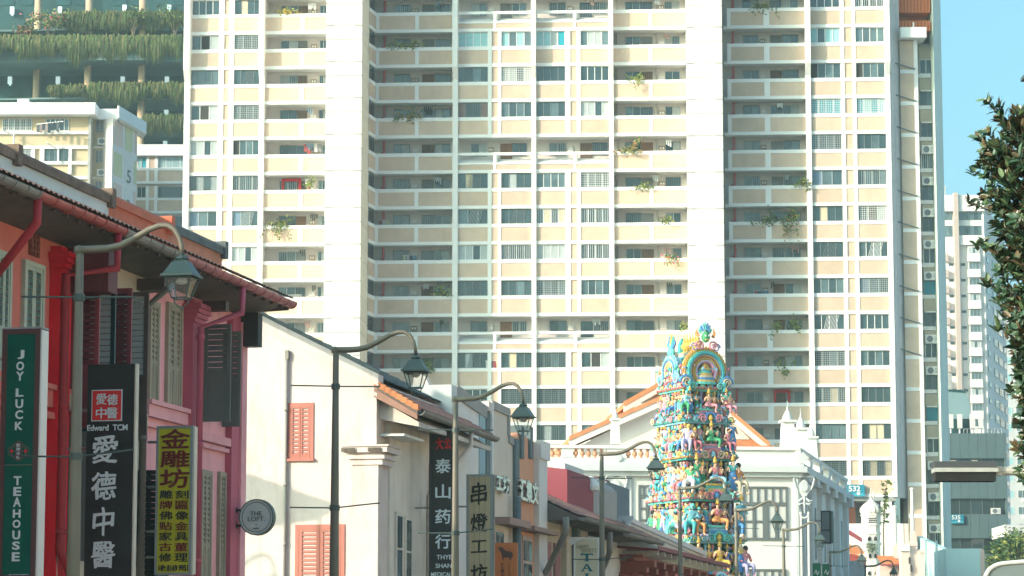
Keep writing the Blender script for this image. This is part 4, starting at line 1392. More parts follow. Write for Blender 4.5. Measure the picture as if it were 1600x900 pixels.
# two slate leaves standing open across the wall
zt, zb2 = F3.z(342, 508, -.3), F3.z(342, 660, -.3)
for px, w in ((316, .62), (346, .42)):
    link('shutter', shutter_leaf(w, zt - zb2, SLATE, SLATE, .5), F3.root, (F3.x(px), -.01, zb2), (0, 0, -pi / 2))
closed_window(F3, 312, 328, 320, 735, 930, OLIVE, OLIVE)
closed_window(F3, 340, 350, 345, 738, 930, OLIVE, OLIVE)
for px in (214, 228):
    link('shutter', shutter_leaf(.5, 3.0, BLACK, BLACK, .9), F3.root, (F3.x(px) + .02, -.03, F3.z(px, 735) - 3.0), (0, 0, -pi / 2))
zb_ = F3.z(224, 490)
downpipe(F3.root, [(F3.x(270, -1.2), -1.2, 9.86), (F3.x(270, -1.2), -1.2, 9.4), (F3.x(223, -.3), -.3, zb_), (F3.x(223, -.3), -.3, 2.5)], .075, GUTG, [(F3.x(223, -.3), -.3, F3.z(223, q)) for q in (585, 690)])
zb_ = F3.z(311, 520)
downpipe(F3.root, [(F3.x(376, -1.2), -1.2, 9.86), (F3.x(376, -1.2), -1.2, 9.3), (F3.x(311, -.35), -.35, zb_), (F3.x(311, -.35), -.35, 2.5)], .075, PINKD, [(F3.x(311, -.35), -.35, F3.z(311, q)) for q in (535, 700, 880)])
MB().box(F3.x(298), F3.x(303), -.75, .02, F3.z(318, 476, -.6), F3.z(318, 460, -.6)).obj('eave_bracket', BROWNT, F3.root)
MB().box(x3 - .35, x3 - .02, -.55, .0, 8.95, 9.72).obj('eave_bracket', mat('bracket_slate', (0.05, 0.055, 0.055), .7), F3.root)
# low walls at the head of the roofs
for F, runs in ((F1, [(-440, 4, WALLB, COPB)]), (F2, [(4, 155, WALLB, COPB)]), (F3, [(155, 250, COPO, COPO), (250, 336, mat('orange_wash', (0.45, 0.18, 0.11), .8, .15, 2.0, grime=.3), COPG)])):
    y = LF - LR
    for a, c, m, mc in runs:
        xa, xc = F.x(a, y), F.x(c, y)
        MB().box(xa, xc, y - .12, y + .2, 11.6, 12.72).obj('ridge_wall', m, F.root)
        cb = MB().box(xa - .06, xc + .08, y - .2, y + .28, 12.72, 12.9)
        cb.yz([(y - .16, 12.9), (y + .04, 13.06), (y + .24, 12.9)], xa, xc)
        cb.box(xc - .12, xc + .14, y - .26, y + .32, 12.62, 13.08)
        cb.obj('coping', mc, F.root)

# ------------------------------------------------------------------ white gable house across the side street
GW = mat('white_render', (0.70, 0.62, 0.56), 0.85, 0.05, 0.7, grime=0.22, gcol=(0.50, 0.38, 0.28), bump=.1)
GABW = mat('warm_lime_render', (0.63, 0.565, 0.545), 0.9, 0.09, 0.8, grime=0.62, gcol=(0.34, 0.25, 0.19), bump=.15, streak=4)
GWD = mat('stained_render', (0.66, 0.62, 0.56), 0.85, 0.10, 0.9, grime=0.5, gcol=(0.16, 0.14, 0.12))
ROSE = mat('rose_timber', (0.43, 0.16, 0.125), 0.6, 0.06, 2.0)
sG = at_y(605, 700, 75.7).dot(U)
G = Cross(('white_gable_house', 'white rendered house with rose shutters in its blank gable facing the side street', 'house'), 605, sG)
gr = G.root
xw = G.x(588)
slope = (G.z(400, 497) - G.z(590, 592)) / (G.x(590) - G.x(400))
zc0 = G.z(590, 592)
def zroof(x): return zc0 + (G.x(590) - x) * slope
xr = -7.5
MB().xz([(xw, 0), (xw, zroof(xw) - .12), (xr, zroof(xr) - .12), (xr - 7, zroof(xr) - 7 * slope - .12), (xr - 7, 0)], 0, 9.2).obj('wall', GABW, gr)
cop = MB()
cop.xz([(xw + .06, zroof(xw) - .22), (xw + .06, zroof(xw) + .10), (xr, zroof(xr) + .12), (xr, zroof(xr) - .14)], -.07, .45)
cop.obj('coping', GABW, gr)
MB().xz([(xw + .02, zroof(xw) - .50), (xw + .02, zroof(xw) - .40), (xr, zroof(xr) - .32), (xr, zroof(xr) - .42)], -.03, .0).obj('coping_moulding', GABW, gr)
MB().xz([(xw + .06, zroof(xw) + .10), (xw + .06, zroof(xw) + .2), (xr, zroof(xr) + .22), (xr, zroof(xr) + .12)], .02, .40).obj('coping_tiles', COPG, gr)
# roof slope behind the coping and out over the street
xe = G.x(652)
ze = G.z(652, 640)
xs = G.x(584)
zs = G.z(584, 600)
sl2 = (zs - ze) / (xe - xs)
def rib_roof(x0, z0, x1, z1, ya, yb, m, name):
    b = MB()
    n = int((yb - ya) / .22)
    prof = [(0, 0), (.25, .04), (.5, .06), (.75, .04)]
    cols = [(i + a, h) for i in range(n) for a, h in prof] + [(n, 0)]
    ny = max(2, int(sqrt((x1 - x0) ** 2 + (z1 - z0) ** 2) / .33))
    vs, fs = [], []
    for j in range(ny):
        for k in (0, 1):
            t = (j + k) / ny
            for a, h in cols:
                vs.append((x0 + (x1 - x0) * t, ya + (yb - ya) * a / n, z0 + (z1 - z0) * t + h + (0 if k == 0 else .03)))
    w = len(cols)
    for j in range(2 * ny - 1):
        for i in range(w - 1):
            fs.append((j * w + i, j * w + i + 1, (j + 1) * w + i + 1, (j + 1) * w + i))
    b.add(vs, fs)
    return b.obj(name, m, gr)
rib_roof(xs - .1, zs + .03, xe, ze, .2, 9.2, TILE, 'roof')
rib_roof(xr, zroof(xr) - .12, xw + .05, zroof(xw) - .05, .46, 9.2, COPG, 'upper_roof')
MB().xz([(xs, zs - .1), (xs, zs - .02), (xe, ze - .02), (xe, ze - .1)], 0, 9.2).obj('roof_deck', SOFFIT, gr)
MB().xz([(xs, zs - .35), (xs, zs - .11), (xe, ze - .11), (xe, ze - .26)], -.02, .06).obj('barge_board', mat('barge_brown', (0.30, 0.17, 0.13), .7, .1), gr)
nt_ = 8
for i in range(nt_):
    t0, t1 = i / nt_, (i + 1) / nt_
    xa, xb_ = xs + (xe - xs) * t0, xs + (xe - xs) * t1
    za, zb3 = zs + (ze - zs) * t0, zs + (ze - zs) * t1
    MB().xz([(xa, za - .05), (xa, za + .10), (xb_ + .03, zb3 + .135), (xb_ + .03, zb3 - .03)], -.06, .22).obj('verge_tile', TILEO, gr)
gt = MB()
pts = [(xe + .06 + .13 * cos(pi + pi * i / 8), ze - .02 + .13 * sin(pi + pi * i / 8)) for i in range(9)] + [(xe + .06 + .11 * cos(2 * pi - pi * i / 8), ze - .02 + .11 * sin(2 * pi - pi * i / 8)) for i in range(9)]
gt.xz(pts, .05, 9.2)
gt.obj('gutter', GUTG, gr)
MB().xz([(xs, zs - .9), (xs, zs - .36), (xe - .05, ze - .3), (xe - .05, ze - .42)], .35, 9.1).obj('soffit', GWD, gr)
# shutters
def gable_window(px0, px1, pyt, pyb):
    a, c, z1, z0 = G.x(px0), G.x(px1), G.z(px0, pyt), G.z(px0, pyb)
    t = .1
    w_ = MB().box(a, a + t, -.03, .05, z0, z1).box(c - t, c, -.03, .05, z0, z1).box(a + t, c - t, -.029, .05, z1 - t, z1).box(a - .03, c + .03, -.09, .05, z0 - .07, z0 - .002).obj('window', ROSE, gr)
    w = (c - a - 2 * t) / 2
    me = shutter_leaf(w - .012, z1 - z0 - t, ROSE, ROSE, .93)
    for i in range(2):
        link('shutter', me, w_, (a + t + i * w + .006, -.004, z0))
gable_window(449, 490, 630, 717)
gable_window(463, 540, 820, 960)
downpipe(gr, [(G.x(447.5), -.07, G.z(447, 548)), (G.x(447.5), -.07, 2)], .045, mat('zinc_pipe', (0.30, 0.29, 0.28), .6), [(G.x(447.5), -.07, G.z(447, q)) for q in (640, 757, 850)])
MB().box(G.x(445.5), G.x(451), -.12, .0, G.z(447, 562), G.z(447, 548)).obj('hopper', GUTG, gr)
# corner pilaster with its moulded capital
pa, pb = G.x(552), G.x(593)
MB().box(pa, pb, -.12, .9, 0, G.z(570, 727)).obj('pilaster', GABW, gr)
cb = MB()
for (a, c, y0, y1, d) in ((551, 600, 727, 718, .16), (546, 604, 718, 712, .22), (550, 600, 712, 708, .18), (541, 609, 708, 699, .30), (538, 612, 699, 696, .34)):
    cb.box(G.x(a), G.x(c), -d, .9 + d * .5, G.z(570, y0) + .002, G.z(570, y1))
cb.obj('capital', GABW, gr)
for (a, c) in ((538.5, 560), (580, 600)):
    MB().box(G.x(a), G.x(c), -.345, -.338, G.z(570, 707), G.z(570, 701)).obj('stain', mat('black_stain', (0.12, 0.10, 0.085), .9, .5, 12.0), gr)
MB().box(xw, G.x(596), .9, 9.0, 0, zs - .5).obj('street_wall', GWD, gr)
# second capital and openings on the street front
MB().box(G.x(594), G.x(606, 3), 3.4, 4.2, 0, G.z(640, 735, 3)).obj('pilaster', GABW, gr)
cb = MB()
for i, d in enumerate((.05, .12, .08, .2, .26)):
    cb.box(G.x(594), G.x(606, 3) + d, 3.4 - d, 4.2 + d, G.z(640, 735, 3) + i * .14, G.z(640, 735, 3) + i * .14 + .137)
cb.obj('capital', GABW, gr)
def street_window(y0, y1, z0, z1, m=ROSE):
    xx = G.x(596)
    w_ = MB().box(xx, xx + .06, y0, y1, z0, z1).obj('window', m, gr)
    for i in range(2):
        for j in range(3):
            MB().box(xx + .061, xx + .075, y0 + .08 + (y1 - y0 - .16) * i / 2 + .03, y0 + .08 + (y1 - y0 - .16) * (i + 1) / 2 - .03, z0 + .08 + (z1 - z0 - .16) * j / 3 + .03, z0 + .08 + (z1 - z0 - .16) * (j + 1) / 3 - .03).obj('pane', MIDG, w_)
zt = G.z(660, 725, 5)
street_window(5.2, 6.6, zt - 1.5, zt)
zt = G.z(660, 850, 5)
street_window(5.2, 6.6, zt - 1.8, zt)
street_window(1.4, 2.1, 3.0, G.z(600, 800, 1.5), GWD)
street_window(2.4, 3.1, 3.0, G.z(615, 805, 2), GWD)
downpipe(gr, [(xe + .06, 6.0, ze - .1), (xe + .06, 6.0, ze - .5), (G.x(600), 5.0, ze - 2.0), (G.x(600), 5.0, 2)], .07, GW)
# tin flap above the column
MB().add([(G.x(590), .3, G.z(590, 676)), (G.x(628), .3, G.z(628, 676)), (G.x(628), 2.4, G.z(628, 676)), (G.x(590), 2.4, G.z(590, 676)), (G.x(590), .2, G.z(590, 680)), (G.x(628), .2, G.z(628, 680)), (G.x(628), 2.4, G.z(628, 680)), (G.x(590), 2.4, G.z(590, 680))],
         [(0, 1, 2, 3), (7, 6, 5, 4), (0, 4, 5, 1), (1, 5, 6, 2), (2, 6, 7, 3), (3, 7, 4, 0)]).obj('awning', ACW, gr)

# ------------------------------------------------------------------ row of plain parapet fronts farther up the street
LC = -19.5
def parapet_front(args, pts, m, depth=8.0, cop=None, copw=.22, px_ref=None, L=LC):
    F = Front(args, px_ref or pts[0][0], L)
    P = [(F.x(px), F.z(px, py)) for px, py in pts]
    poly = [(P[0][0], 0)] + P + [(P[-1][0], 0)]
    MB().xz(poly, 0, depth).obj('wall', m, F.root)
    if cop:
        for (a, b_), (c, d) in zip(P[:-1], P[1:]):
            if abs(c - a) > .3:
                MB().xz([(a, b_ - copw), (a, b_ + .03), (c, d + .03), (c, d - copw)], -.06, .25).obj('coping', cop, F.root)
            elif abs(d - b_) > .3:
                MB().xz([(a - .14, min(b_, d)), (a + .12, min(b_, d)), (a + .12, max(b_, d)), (a - .14, max(b_, d))], -.055, .25).obj('coping', cop, F.root)
    return F, P
GREYR = mat('pale_grey_render', (0.72, 0.71, 0.69), 0.85, 0.05, 0.6, grime=.15)
GREYC = mat('grey_coping_paint', (0.36, 0.35, 0.33), 0.8, 0.08, 1.0, grime=.2)
BEIGE = mat('beige_render', (0.70, 0.62, 0.53), 0.85, 0.05, 0.6, grime=.2)
TERRA = mat('terracotta_render', (0.74, 0.38, 0.24), 0.85, 0.05, 0.6, grime=.15)
BLUEG = mat('recess_blue_grey', (0.30, 0.44, 0.49), 0.8, 0.06, 0.6, grime=.1)
SLATEP = mat('slate_paint', (0.14, 0.19, 0.20), 0.8, 0.08, 0.6)

# curved white party gable behind the tiled eave
dg = Cross(('curved_party_gable', 'small white curved gable wall behind the tiled eave', 'wall'), 660, at_y(660, 620, 84.5).dot(U))
cp = [(640, 700), (640, 640), (646, 588), (655, 584), (664, 588), (669, 600), (673, 615), (677, 624), (686, 627), (687, 650), (687, 700)]
MB().xz([(dg.x(a), dg.z(a, b_)) for a, b_ in cp[1:-1]] + [(dg.x(690), 5.0), (dg.x(640), 5.0)], 0, .4).obj('wall', GW, dg.root)
MB().xz([(dg.x(687.5), dg.z(687, 625)), (dg.x(687.5), dg.z(687, 655)), (dg.x(704), dg.z(704, 655)), (dg.x(704), dg.z(704, 625))], .1, 3).obj('side_wall', GREYR, dg.root)

f, P = parapet_front(('plain_shop_front', 'tall pale grey front with a raked parapet behind the third lamp post', 'building'), [(712, 603), (758, 636)], GREYR, 8, GREYC, .35)
FC1 = f
piece('end_pier', WALLB, f.root, -.75, -.02, -.05, 1.2, 0, f.z(706, 602))
piece('recess_shade', BLUEG, f.root, f.x(748), f.x(757), -.03, .04, 0, f.z(752, 632) - .3)  # blue-grey strip, the pilaster shadow put into its colour
f, P = parapet_front(('stepped_shop_front', 'beige front with a stepped parapet edged in grey', 'building'), [(767, 627), (794, 640), (794, 681), (801, 686)], BEIGE, 8, GREYC, .22)
FC2 = f
piece('dark_pier', SLATEP, f.root, f.x(758.5), f.x(764) - .01, -.04, .5, 0, f.z(760, 642))
piece('rain_head', GW, f.root, f.x(758), f.x(763), -.12, -.045, f.z(760, 643), f.z(760, 628))
piece('pier', GREYR, f.root, f.x(764), f.x(767) - .004, -.10, .5, 0, f.z(765, 628))
piece('dark_pier', SLATEP, f.root, f.x(801) + .004, f.x(807), -.10, .5, 0, f.z(803, 686))
f, P = parapet_front(('terracotta_shop_front', 'terracotta painted front with metal lettering and dark downpipes', 'building'), [(808, 676), (834, 690)], TERRA, 8, None)
FC3 = f
piece('pier', GREYR, f.root, f.x(834) + .004, f.x(847), -.18, 1.0, 0, f.z(840, 718))
MB().box(f.x(834) - .02, f.x(848), -.26, 1.1, f.z(840, 718), f.z(840, 690)).obj('pier_head', GREYR, f.root)
for q in (811, 825):
    piece('merlon', SLATEP, f.root, f.x(q), f.x(q + 4.5), -.08, .4, f.z(q, 716), f.z(q, 666))
downpipe(f.root, [(f.x(808.5, -.25), -.25, f.z(808, 780)), (f.x(808.5, -.25), -.25, 1)], .12, SLATEP)
piece('canopy', mat('canopy_rose', (0.34, 0.22, 0.19), .7), f.root, f.x(812), f.x(850), -.5, .02, f.z(830, 833), f.z(830, 826))
piece('canopy', mat('canopy_rose', (0.34, 0.22, 0.19), .7), FC2.root, FC2.x(772), FC2.x(806), -.5, .02, FC2.z(790, 823), FC2.z(790, 812))
wz1 = f.z(822, 838)
wn_ = MB().box(f.x(815), f.x(829), -.05, .03, 3, wz1).obj('window', mat('pale_rose_frame', (0.50, 0.38, 0.34), .6), f.root)
for i in range(2):
    for j in range(4):
        xa, xb_ = f.x(815) + (f.x(829) - f.x(815)) * (i + .12) / 2, f.x(815) + (f.x(829) - f.x(815)) * (i + .88) / 2
        MB().box(xa, xb_, -.07, -.051, wz1 - .15 - .75 * (j + 1) + .1, wz1 - .15 - .75 * j).obj('pane', [DARKG, MIDG][(i + j) % 2], wn_)
wn_ = MB().box(FC2.x(772), FC2.x(785), -.05, .03, 3, FC2.z(778, 828)).obj('window', mat('pale_rose_frame', (0.50, 0.38, 0.34), .6), FC2.root)
for i in range(2):
    xa, xb_ = FC2.x(772) + (FC2.x(785) - FC2.x(772)) * (i + .15) / 2, FC2.x(772) + (FC2.x(785) - FC2.x(772)) * (i + .85) / 2
    MB().box(xa, xb_, -.07, -.051, 4, FC2.z(778, 832)).obj('pane', DARKG, wn_)
# metal lettering standing off the wall
mt = mat('polished_steel', (0.75, 0.74, 0.72), 0.25, 0.1, metal=.9)
def wall_letters(F, body, px0, px1, pyt, pyb, nm):
    xa, xb_ = F.x(px0, -.15), F.x(px1, -.15)
    zm = (F.z(px0, pyt) + F.z(px1, pyb)) / 2
    text(F.root, body, (xa + xb_) / 2, zm, xb_ - xa, abs(F.z(px0, pyt) - F.z(px0, pyb)), -.15, mt, .03, thick=.08, name=nm)
wall_letters(FC3, '汇集文', 809, 838, 752, 788, 'metal_lettering')
wall_letters(FC2, '工坊', 772, 793, 744, 772, 'metal_lettering')

# low tiled houses beyond
def tiled_house(args, px0, px1, pyg, wall, wins, zt=None, px_tip=None, L=LC):
    F = Front(args, px0, L)
    xx = F.x(px1)
    ov = 1.3
    ze_ = F.z(px1, pyg, -ov)
    MB().box(0, xx, 0, 7, 0, ze_ + .35).obj('wall', wall, F.root)
    roof_courses(F.root, -.1, xx + .1, -ov, ze_ + .05, 4.0, ze_ + .05 + 5.3 * .47, TILE)
    MB().yz([(-ov + .02, ze_ - .06), (-ov + .02, ze_ + .02), (4.0, ze_ + 5.28 * .47), (4.0, ze_ - .1)], -.09, xx + .09).obj('roof_deck', SOFFIT, F.root)
    pts = [(-ov - .06 + .14 * cos(pi + pi * i / 8), ze_ + .02 + .14 * sin(pi + pi * i / 8)) for i in range(9)]
    MB().yz(pts, -.1, xx + .15).obj('gutter', GUTG, F.root)
    for a, c, y0, y1 in wins:
        MB().box(F.x(a), F.x(c), -.06, .02, F.z(a, y1), F.z(a, y0)).box(F.x(a) + .1, F.x(c) - .1, -.07, -.061, F.z(a, y1), F.z(a, y0) - .12, 1).obj('window', [mat('rose_frame', (0.35, 0.18, 0.16), .6), MAROON], F.root)
    return F, xx, ze_
H1, hx1, hze = tiled_house(('low_tiled_house', 'low cream house with a tiled eave and narrow maroon windows', 'house'), 848, 918, 812, CREAMR, [(851, 859, 845, 930), (864, 873, 848, 930)])
downpipe(H1.root, [(H1.x(884, -1.3), -1.3, hze - .1), (H1.x(884, -1.3), -1.3, hze - .6), (H1.x(851, -.2), -.2, hze - 1.9), (H1.x(851, -.2), -.2, 1)], .11, GUTG)
H2, hx2, hze2 = tiled_house(('low_tiled_house', 'second low tiled house, behind the fourth lamp post beside the temple canopy', 'house'), 921, 978, 834, GREYR, [])
downpipe(H2.root, [(H2.x(952, -1.3), -1.3, hze2 - .1), (H2.x(952, -1.3), -1.3, hze2 - .8), (H2.x(940, -.2), -.2, hze2 - 1.3), (H2.x(940, -.2), -.2, 1)], .11, GUTG)
for q in (876, 893):
    piece('pier', [CREAMR, SLATEP][q > 880], H1.root, H1.x(q), H1.x(q + 5), -.2, .3, 0, hze)
# roof-level walls behind those eaves
rwl = Cross(('maroon_roof_wall', 'maroon painted wall rising above the first low tiled roof', 'wall'), 866, at_y(866, 760, 101).dot(U))
MARW = mat('maroon_wall_paint', (0.28, 0.065, 0.085), 0.8, 0.06, 0.8)
MB().xz([(rwl.x(847), 5.5), (rwl.x(847), rwl.z(847, 729)), (rwl.x(886), rwl.z(886, 733)), (rwl.x(886), 5.5)], 0, 5).obj('wall', MARW, rwl.root)
piece('top_block', WALLB, rwl.root, rwl.x(862), rwl.x(878), .5, 4, rwl.z(870, 733), rwl.z(870, 722))
grl = Cross(('grey_roof_wall', 'grey panelled wall right of the maroon wall above the low roofs', 'wall'), 905, at_y(905, 780, 106).dot(U))
MB().xz([(grl.x(887), 5.5), (grl.x(887), grl.z(887, 736)), (grl.x(912), grl.z(912, 742)), (grl.x(926), grl.z(926, 757)), (grl.x(926), 5.5)], 0, 5).obj('wall', GREYC, grl.root)
piece('panel', BEIGE, grl.root, grl.x(893), grl.x(919), -.06, .02, 6, grl.z(905, 762))
gr2 = Cross(('slate_roof_wall', 'slate blue wall behind the fourth lamp post', 'wall'), 935, at_y(935, 780, 110).dot(U))
MB().xz([(gr2.x(926), 5.5), (gr2.x(926), gr2.z(926, 745)), (gr2.x(948), gr2.z(948, 752)), (gr2.x(948), 5.5)], 0, 5).obj('wall', mat('slate_blue_wall', (0.16, 0.20, 0.22), .8, .08), gr2.root)
piece('top_block', MARW, gr2.root, gr2.x(921), gr2.x(931), .5, 3, gr2.z(925, 757), gr2.z(925, 744))
fd = MB().lathe([(.05, 0), (.32, .05), (.34, .2), (.2, .5), (.08, .58)], 10, (grl.x(927), -.5, grl.z(927, 770)))
fd.tube([(grl.x(893), -.3, grl.z(893, 757)), (grl.x(940), -.3, grl.z(940, 757))], .03, 5)
fd.obj('floodlight', ACW, grl.root)
# ------------------------------------------------------------------ hanging signs
GREENS = mat('sign_green', (0.0, 0.115, 0.08), 0.7, 0.12, spec=.12, grime=.25, gcol=(.05, .12, .10))
LETW = mat('sign_letter_white', (0.70, 0.84, 0.88), 0.5, 0.02)
SBLACK = mat('sign_black', (0.024, 0.026, 0.028), 0.6, 0.2, spec=.25, grime=.3, gcol=(.07, .07, .065))
YEL = mat('sign_yellow', (0.64, 0.60, 0.03), 0.5, 0.10, grime=.25)
DRED = mat('sign_dark_red', (0.20, 0.02, 0.015), 0.5, 0.05)
SRED = mat('sign_red', (0.72, 0.025, 0.03), 0.45, 0.04)
INK = mat('sign_ink', (0.03, 0.03, 0.025), 0.5, 0.05)
MFRAME = mat('sign_frame_brown', (0.10, 0.045, 0.05), 0.5, 0.1)

class Sign:
    def __init__(self, label, L_at, px0, px1, py0, py1, board, frame=None, fw=.05, thick=.28, side=None, name='hanging_sign'):
        y = at_l(px0, 700, L_at)
        self.s = y.dot(U)
        l, z = fp((px0 + px1) / 2, py1, self.s)
        self.l0 = l
        self.root = thing(name, label, 'sign', SL(self.s, l, z), ROT_P)
        self.z0 = z
        a, c = self.x(px0), self.x(px1)
        h = self.z((px0 + px1) / 2, py0)
        self.a, self.c, self.h = a, c, h
        MB().box(a, c, 0, thick, 0, h).obj('board', board, self.root)
        if frame:
            b = MB().box(a - .02, a + fw, -.02, thick + .01, -.02, h + .02).box(c - fw, c + .02, -.02, thick + .01, -.02, h + .02)
            b.box(a + fw, c - fw, -.019, thick + .01, h - fw, h + .02).box(a + fw, c - fw, -.019, thick + .01, -.02, fw)
            b.obj('frame', frame, self.root)
        if side:
            piece('side_panel', side, self.root, c + .021, c + .05, 0, thick, 0, h)
    def x(self, px): return fp(px, 700, self.s)[0] - self.l0
    def z(self, px, py): return fp(px, py, self.s)[1] - self.z0
    def t(self, body, px0, px1, py0, py1, m, bold=0.0, jit=0.0, y=-.012, fat=0.0):
        pm = (px0 + px1) / 2
        a, c, z1, z0 = self.x(px0), self.x(px1), self.z(pm, py0), self.z(pm, py1)
        return text(self.root, body, (a + c) / 2, (z0 + z1) / 2, c - a, z1 - z0, y, m, bold, jit, fat=fat)
    def arm(self, px, py, length=.6, d=.14):
        x, z = self.a, self.z(px, py)
        MB().tube([(self.a, d, z), (self.a - length, d, z)], .03, 6).obj('bracket', STEEL, self.root)

s1 = Sign('tall green hanging sign with white letters spelling teahouse', -19.3, 2, 58, 516, 905, GREENS, MFRAME, .07, .30, WHITE)
piece('edge_strip', mat('grey_edge', (0.35, 0.38, 0.42), .5), s1.root, s1.a - .02, s1.c + .05, -.025, .31, s1.h + .021, s1.h + .05)
for ch, y in zip('JOYLUCK', (557, 573, 590, 620, 638, 652, 667)):
    pass
for ch, y0, y1 in (('J', 547, 561), ('O', 565, 579), ('Y', 581, 595), ('L', 607, 620), ('U', 624, 638), ('C', 641, 655), ('K', 659, 672),
                   ('T', 744, 758), ('E', 761, 775), ('A', 777, 792), ('H', 796, 809), ('O', 812, 825), ('U', 829, 843), ('S', 846, 859), ('E', 863, 877)):
    s1.t(ch, 23 + (1.5 if ch == 'J' else 0), 35, y0, y1, LETW, .03)
em = MB()
cx, cz, k = s1.x(29.5), s1.z(29, 705), (s1.x(46) - s1.x(13)) / 33
def ring(mb, cx, cz, r, w, y, n=16, sx=1, sz=1):
    vs, fs = [], []
    for i in range(n):
        a = 2 * pi * i / n
        for rr in (r, r - w):
            vs.append((cx + cos(a) * rr * sx, y, cz + sin(a) * rr * sz))
    for i in range(n):
        j = (i + 1) % n
        fs.append((2 * i, 2 * i + 1, 2 * j + 1, 2 * j))
    mb.add(vs, fs)
for dx, dz, r in ((0, 0, 13), (-9, 0, 8), (9, 0, 8), (0, 8, 7), (0, -8, 7), (-5, 5, 6), (5, 5, 6), (-5, -5, 6), (5, -5, 6)):
    ring(em, cx + dx * k, cz + dz * k, r * k, 1.1 * k, -.012)
em.obj('emblem_rings', mat('emblem_grey', (0.14, 0.14, 0.13), .5), s1.root)
MB().box(cx - 4.5 * k, cx + 4.5 * k, -.02, -.004, cz - 13.5 * k, cz + 13.5 * k).obj('emblem_panel', mat('emblem_brown', (0.09, 0.055, 0.05), .5), s1.root)
for i, ch in enumerate('歡樂冰室'):
    s1.t(ch, 26.3, 32.7, 693 + i * 6.3, 698.4 + i * 6.3, LETW, 0, 0, -.026)
for dx in (-11, 11):
    ring(em2 := MB(), cx + dx * k, cz, 2.6 * k, 2.4 * k, -.014, 10)
    em2.obj('emblem_dot', SRED, s1.root)
MB().box(s1.x(7), s1.x(52), -.014, -.004, s1.z(29, 727), s1.z(29, 726)).obj('rule', mat('emblem_gold', (0.20, 0.22, 0.16), .5), s1.root)
s1.t('88 SOUTH BRIDGE', 19, 50, 897, 901, LETW)
s1.arm(0, 560)
s1.arm(0, 860)

s2 = Sign('tall black hanging sign with white calligraphy under a red seal', -19.35, 135, 207, 569, 905, SBLACK, None, 0, .16, mat('cream_edge', (0.62, 0.58, 0.50), .6))
sq = MB().box(s2.x(142), s2.x(190), -.012, .0, s2.z(166, 658), s2.z(166, 609))
sq.obj('seal_border', LETW, s2.root)
MB().box(s2.x(143.5), s2.x(188.5), -.018, -.0125, s2.z(166, 656.5), s2.z(166, 610.5)).obj('seal', SRED, s2.root)
for ch, a, y in (('愛', 150, 615), ('德', 167, 616), ('中', 150, 637), ('醫', 167, 637)):
    s2.t(ch, a, a + 16, y, y + 17, LETW, .0, .03, -.026, .012)
s2.t('Edward  TCM', 136, 199, 663.5, 673, LETW, .02)
for ch, a, c, y0, y1 in (('愛', 146, 184, 680, 723), ('德', 146, 182, 737, 780), ('中', 149, 180, 793, 836), ('醫', 148, 182, 846, 887)):
    s2.t(ch, a, c, y0, y1, LETW, .0, .07, -.012, .022)
s2.arm(135, 700, .5)
s2.arm(135, 640, .5)

s3 = Sign('yellow hanging sign with red Chinese characters and a phone number', -19.35, 246, 300, 667, 897, YEL, mat('zinc_frame', (0.32, 0.36, 0.36), .5), .03, .2, mat('cream_edge', (0.62, 0.58, 0.50), .6))
for ch, y0, y1 in (('金', 671, 700), ('雕', 704, 730), ('坊', 733, 762)):
    s3.t(ch, 252, 296, y0, y1, DRED, .0, .03, -.012, .018)
for i, (l_, r_) in enumerate(zip('雕牌佛贴家古修', '刻匾像金具董理')):
    y = 766 + i * 16.4
    s3.t(l_, 251.5, 271, y, y + 13, [INK, DRED][i % 2], .0, .02, -.012, .012)
    s3.t(r_, 276, 296, y, y + 13, [INK, DRED][i % 2], .0, .02, -.012, .012)
s3.t('HP: 8169 9951', 251, 297, 882.5, 892.5, INK, .03)
for q in (690, 760, 830, 870):
    s3.arm(246, q, .25)

lo = at_l(374, 808, -19.75)
sl_ = lo.dot(U)
l_, z_ = fp(400.5, 808, sl_)
rs = thing('round_sign', 'round pale sign lettered the loft, fixed to the pink corner', 'sign', SL(sl_, l_, z_), ROT_P)
kk = fp(401.5, 808, sl_)[0] - l_
LOFTG = mat('loft_board', (0.60, 0.70, 0.69), .5, .04)
d = MB().lathe([(27 * kk, 0), (27 * kk, .16)], 36)
d.v = [(x, z, y) for x, y, z in d.v]
d.obj('board', LOFTG, rs)
rg = MB()
n = 36
vs, fs = [], []
for i in range(n):
    a = 2 * pi * i / n
    for rr, y in ((27.2 * kk, -.015), (25.6 * kk, -.015), (27.2 * kk, .17), (25.6 * kk, .0)):
        vs.append((cos(a) * rr, y, sin(a) * rr))
for i in range(n):
    j = (i + 1) % n
    fs += [(4 * i, 4 * i + 1, 4 * j + 1, 4 * j), (4 * i, 4 * j, 4 * j + 2, 4 * i + 2), (4 * i + 1, 4 * i + 3, 4 * j + 3, 4 * j + 1)]
rg.add(vs, fs)
rg.obj('rim', SLATE, rs)
rg = MB()
ring(rg, 0, 0, 22.6 * kk, .9 * kk, -.006, 36)
rg.obj('inner_ring', mat('loft_ink', (0.07, 0.09, 0.09), .5), rs)
LI = mat('loft_ink', (0.07, 0.09, 0.09), .5)
def rt(body, x0, x1, z0, z1, m=LI, bold=-.008):
    text(rs, body, (x0 + x1) / 2 * kk, (z0 + z1) / 2 * kk, (x1 - x0) * kk, (z1 - z0) * kk, -.01, m, bold)
rt('THE', -9.5, 8.5, 2, 8.5)
rt('LOFT.', -13, 13.5, -6, .5)
rt('cafe', -4.5, 4.5, -18, -15)
piece('dash', LI, rs, -1.6 * kk, 1.6 * kk, -.012, -.004, -11.4 * kk, -10.6 * kk)
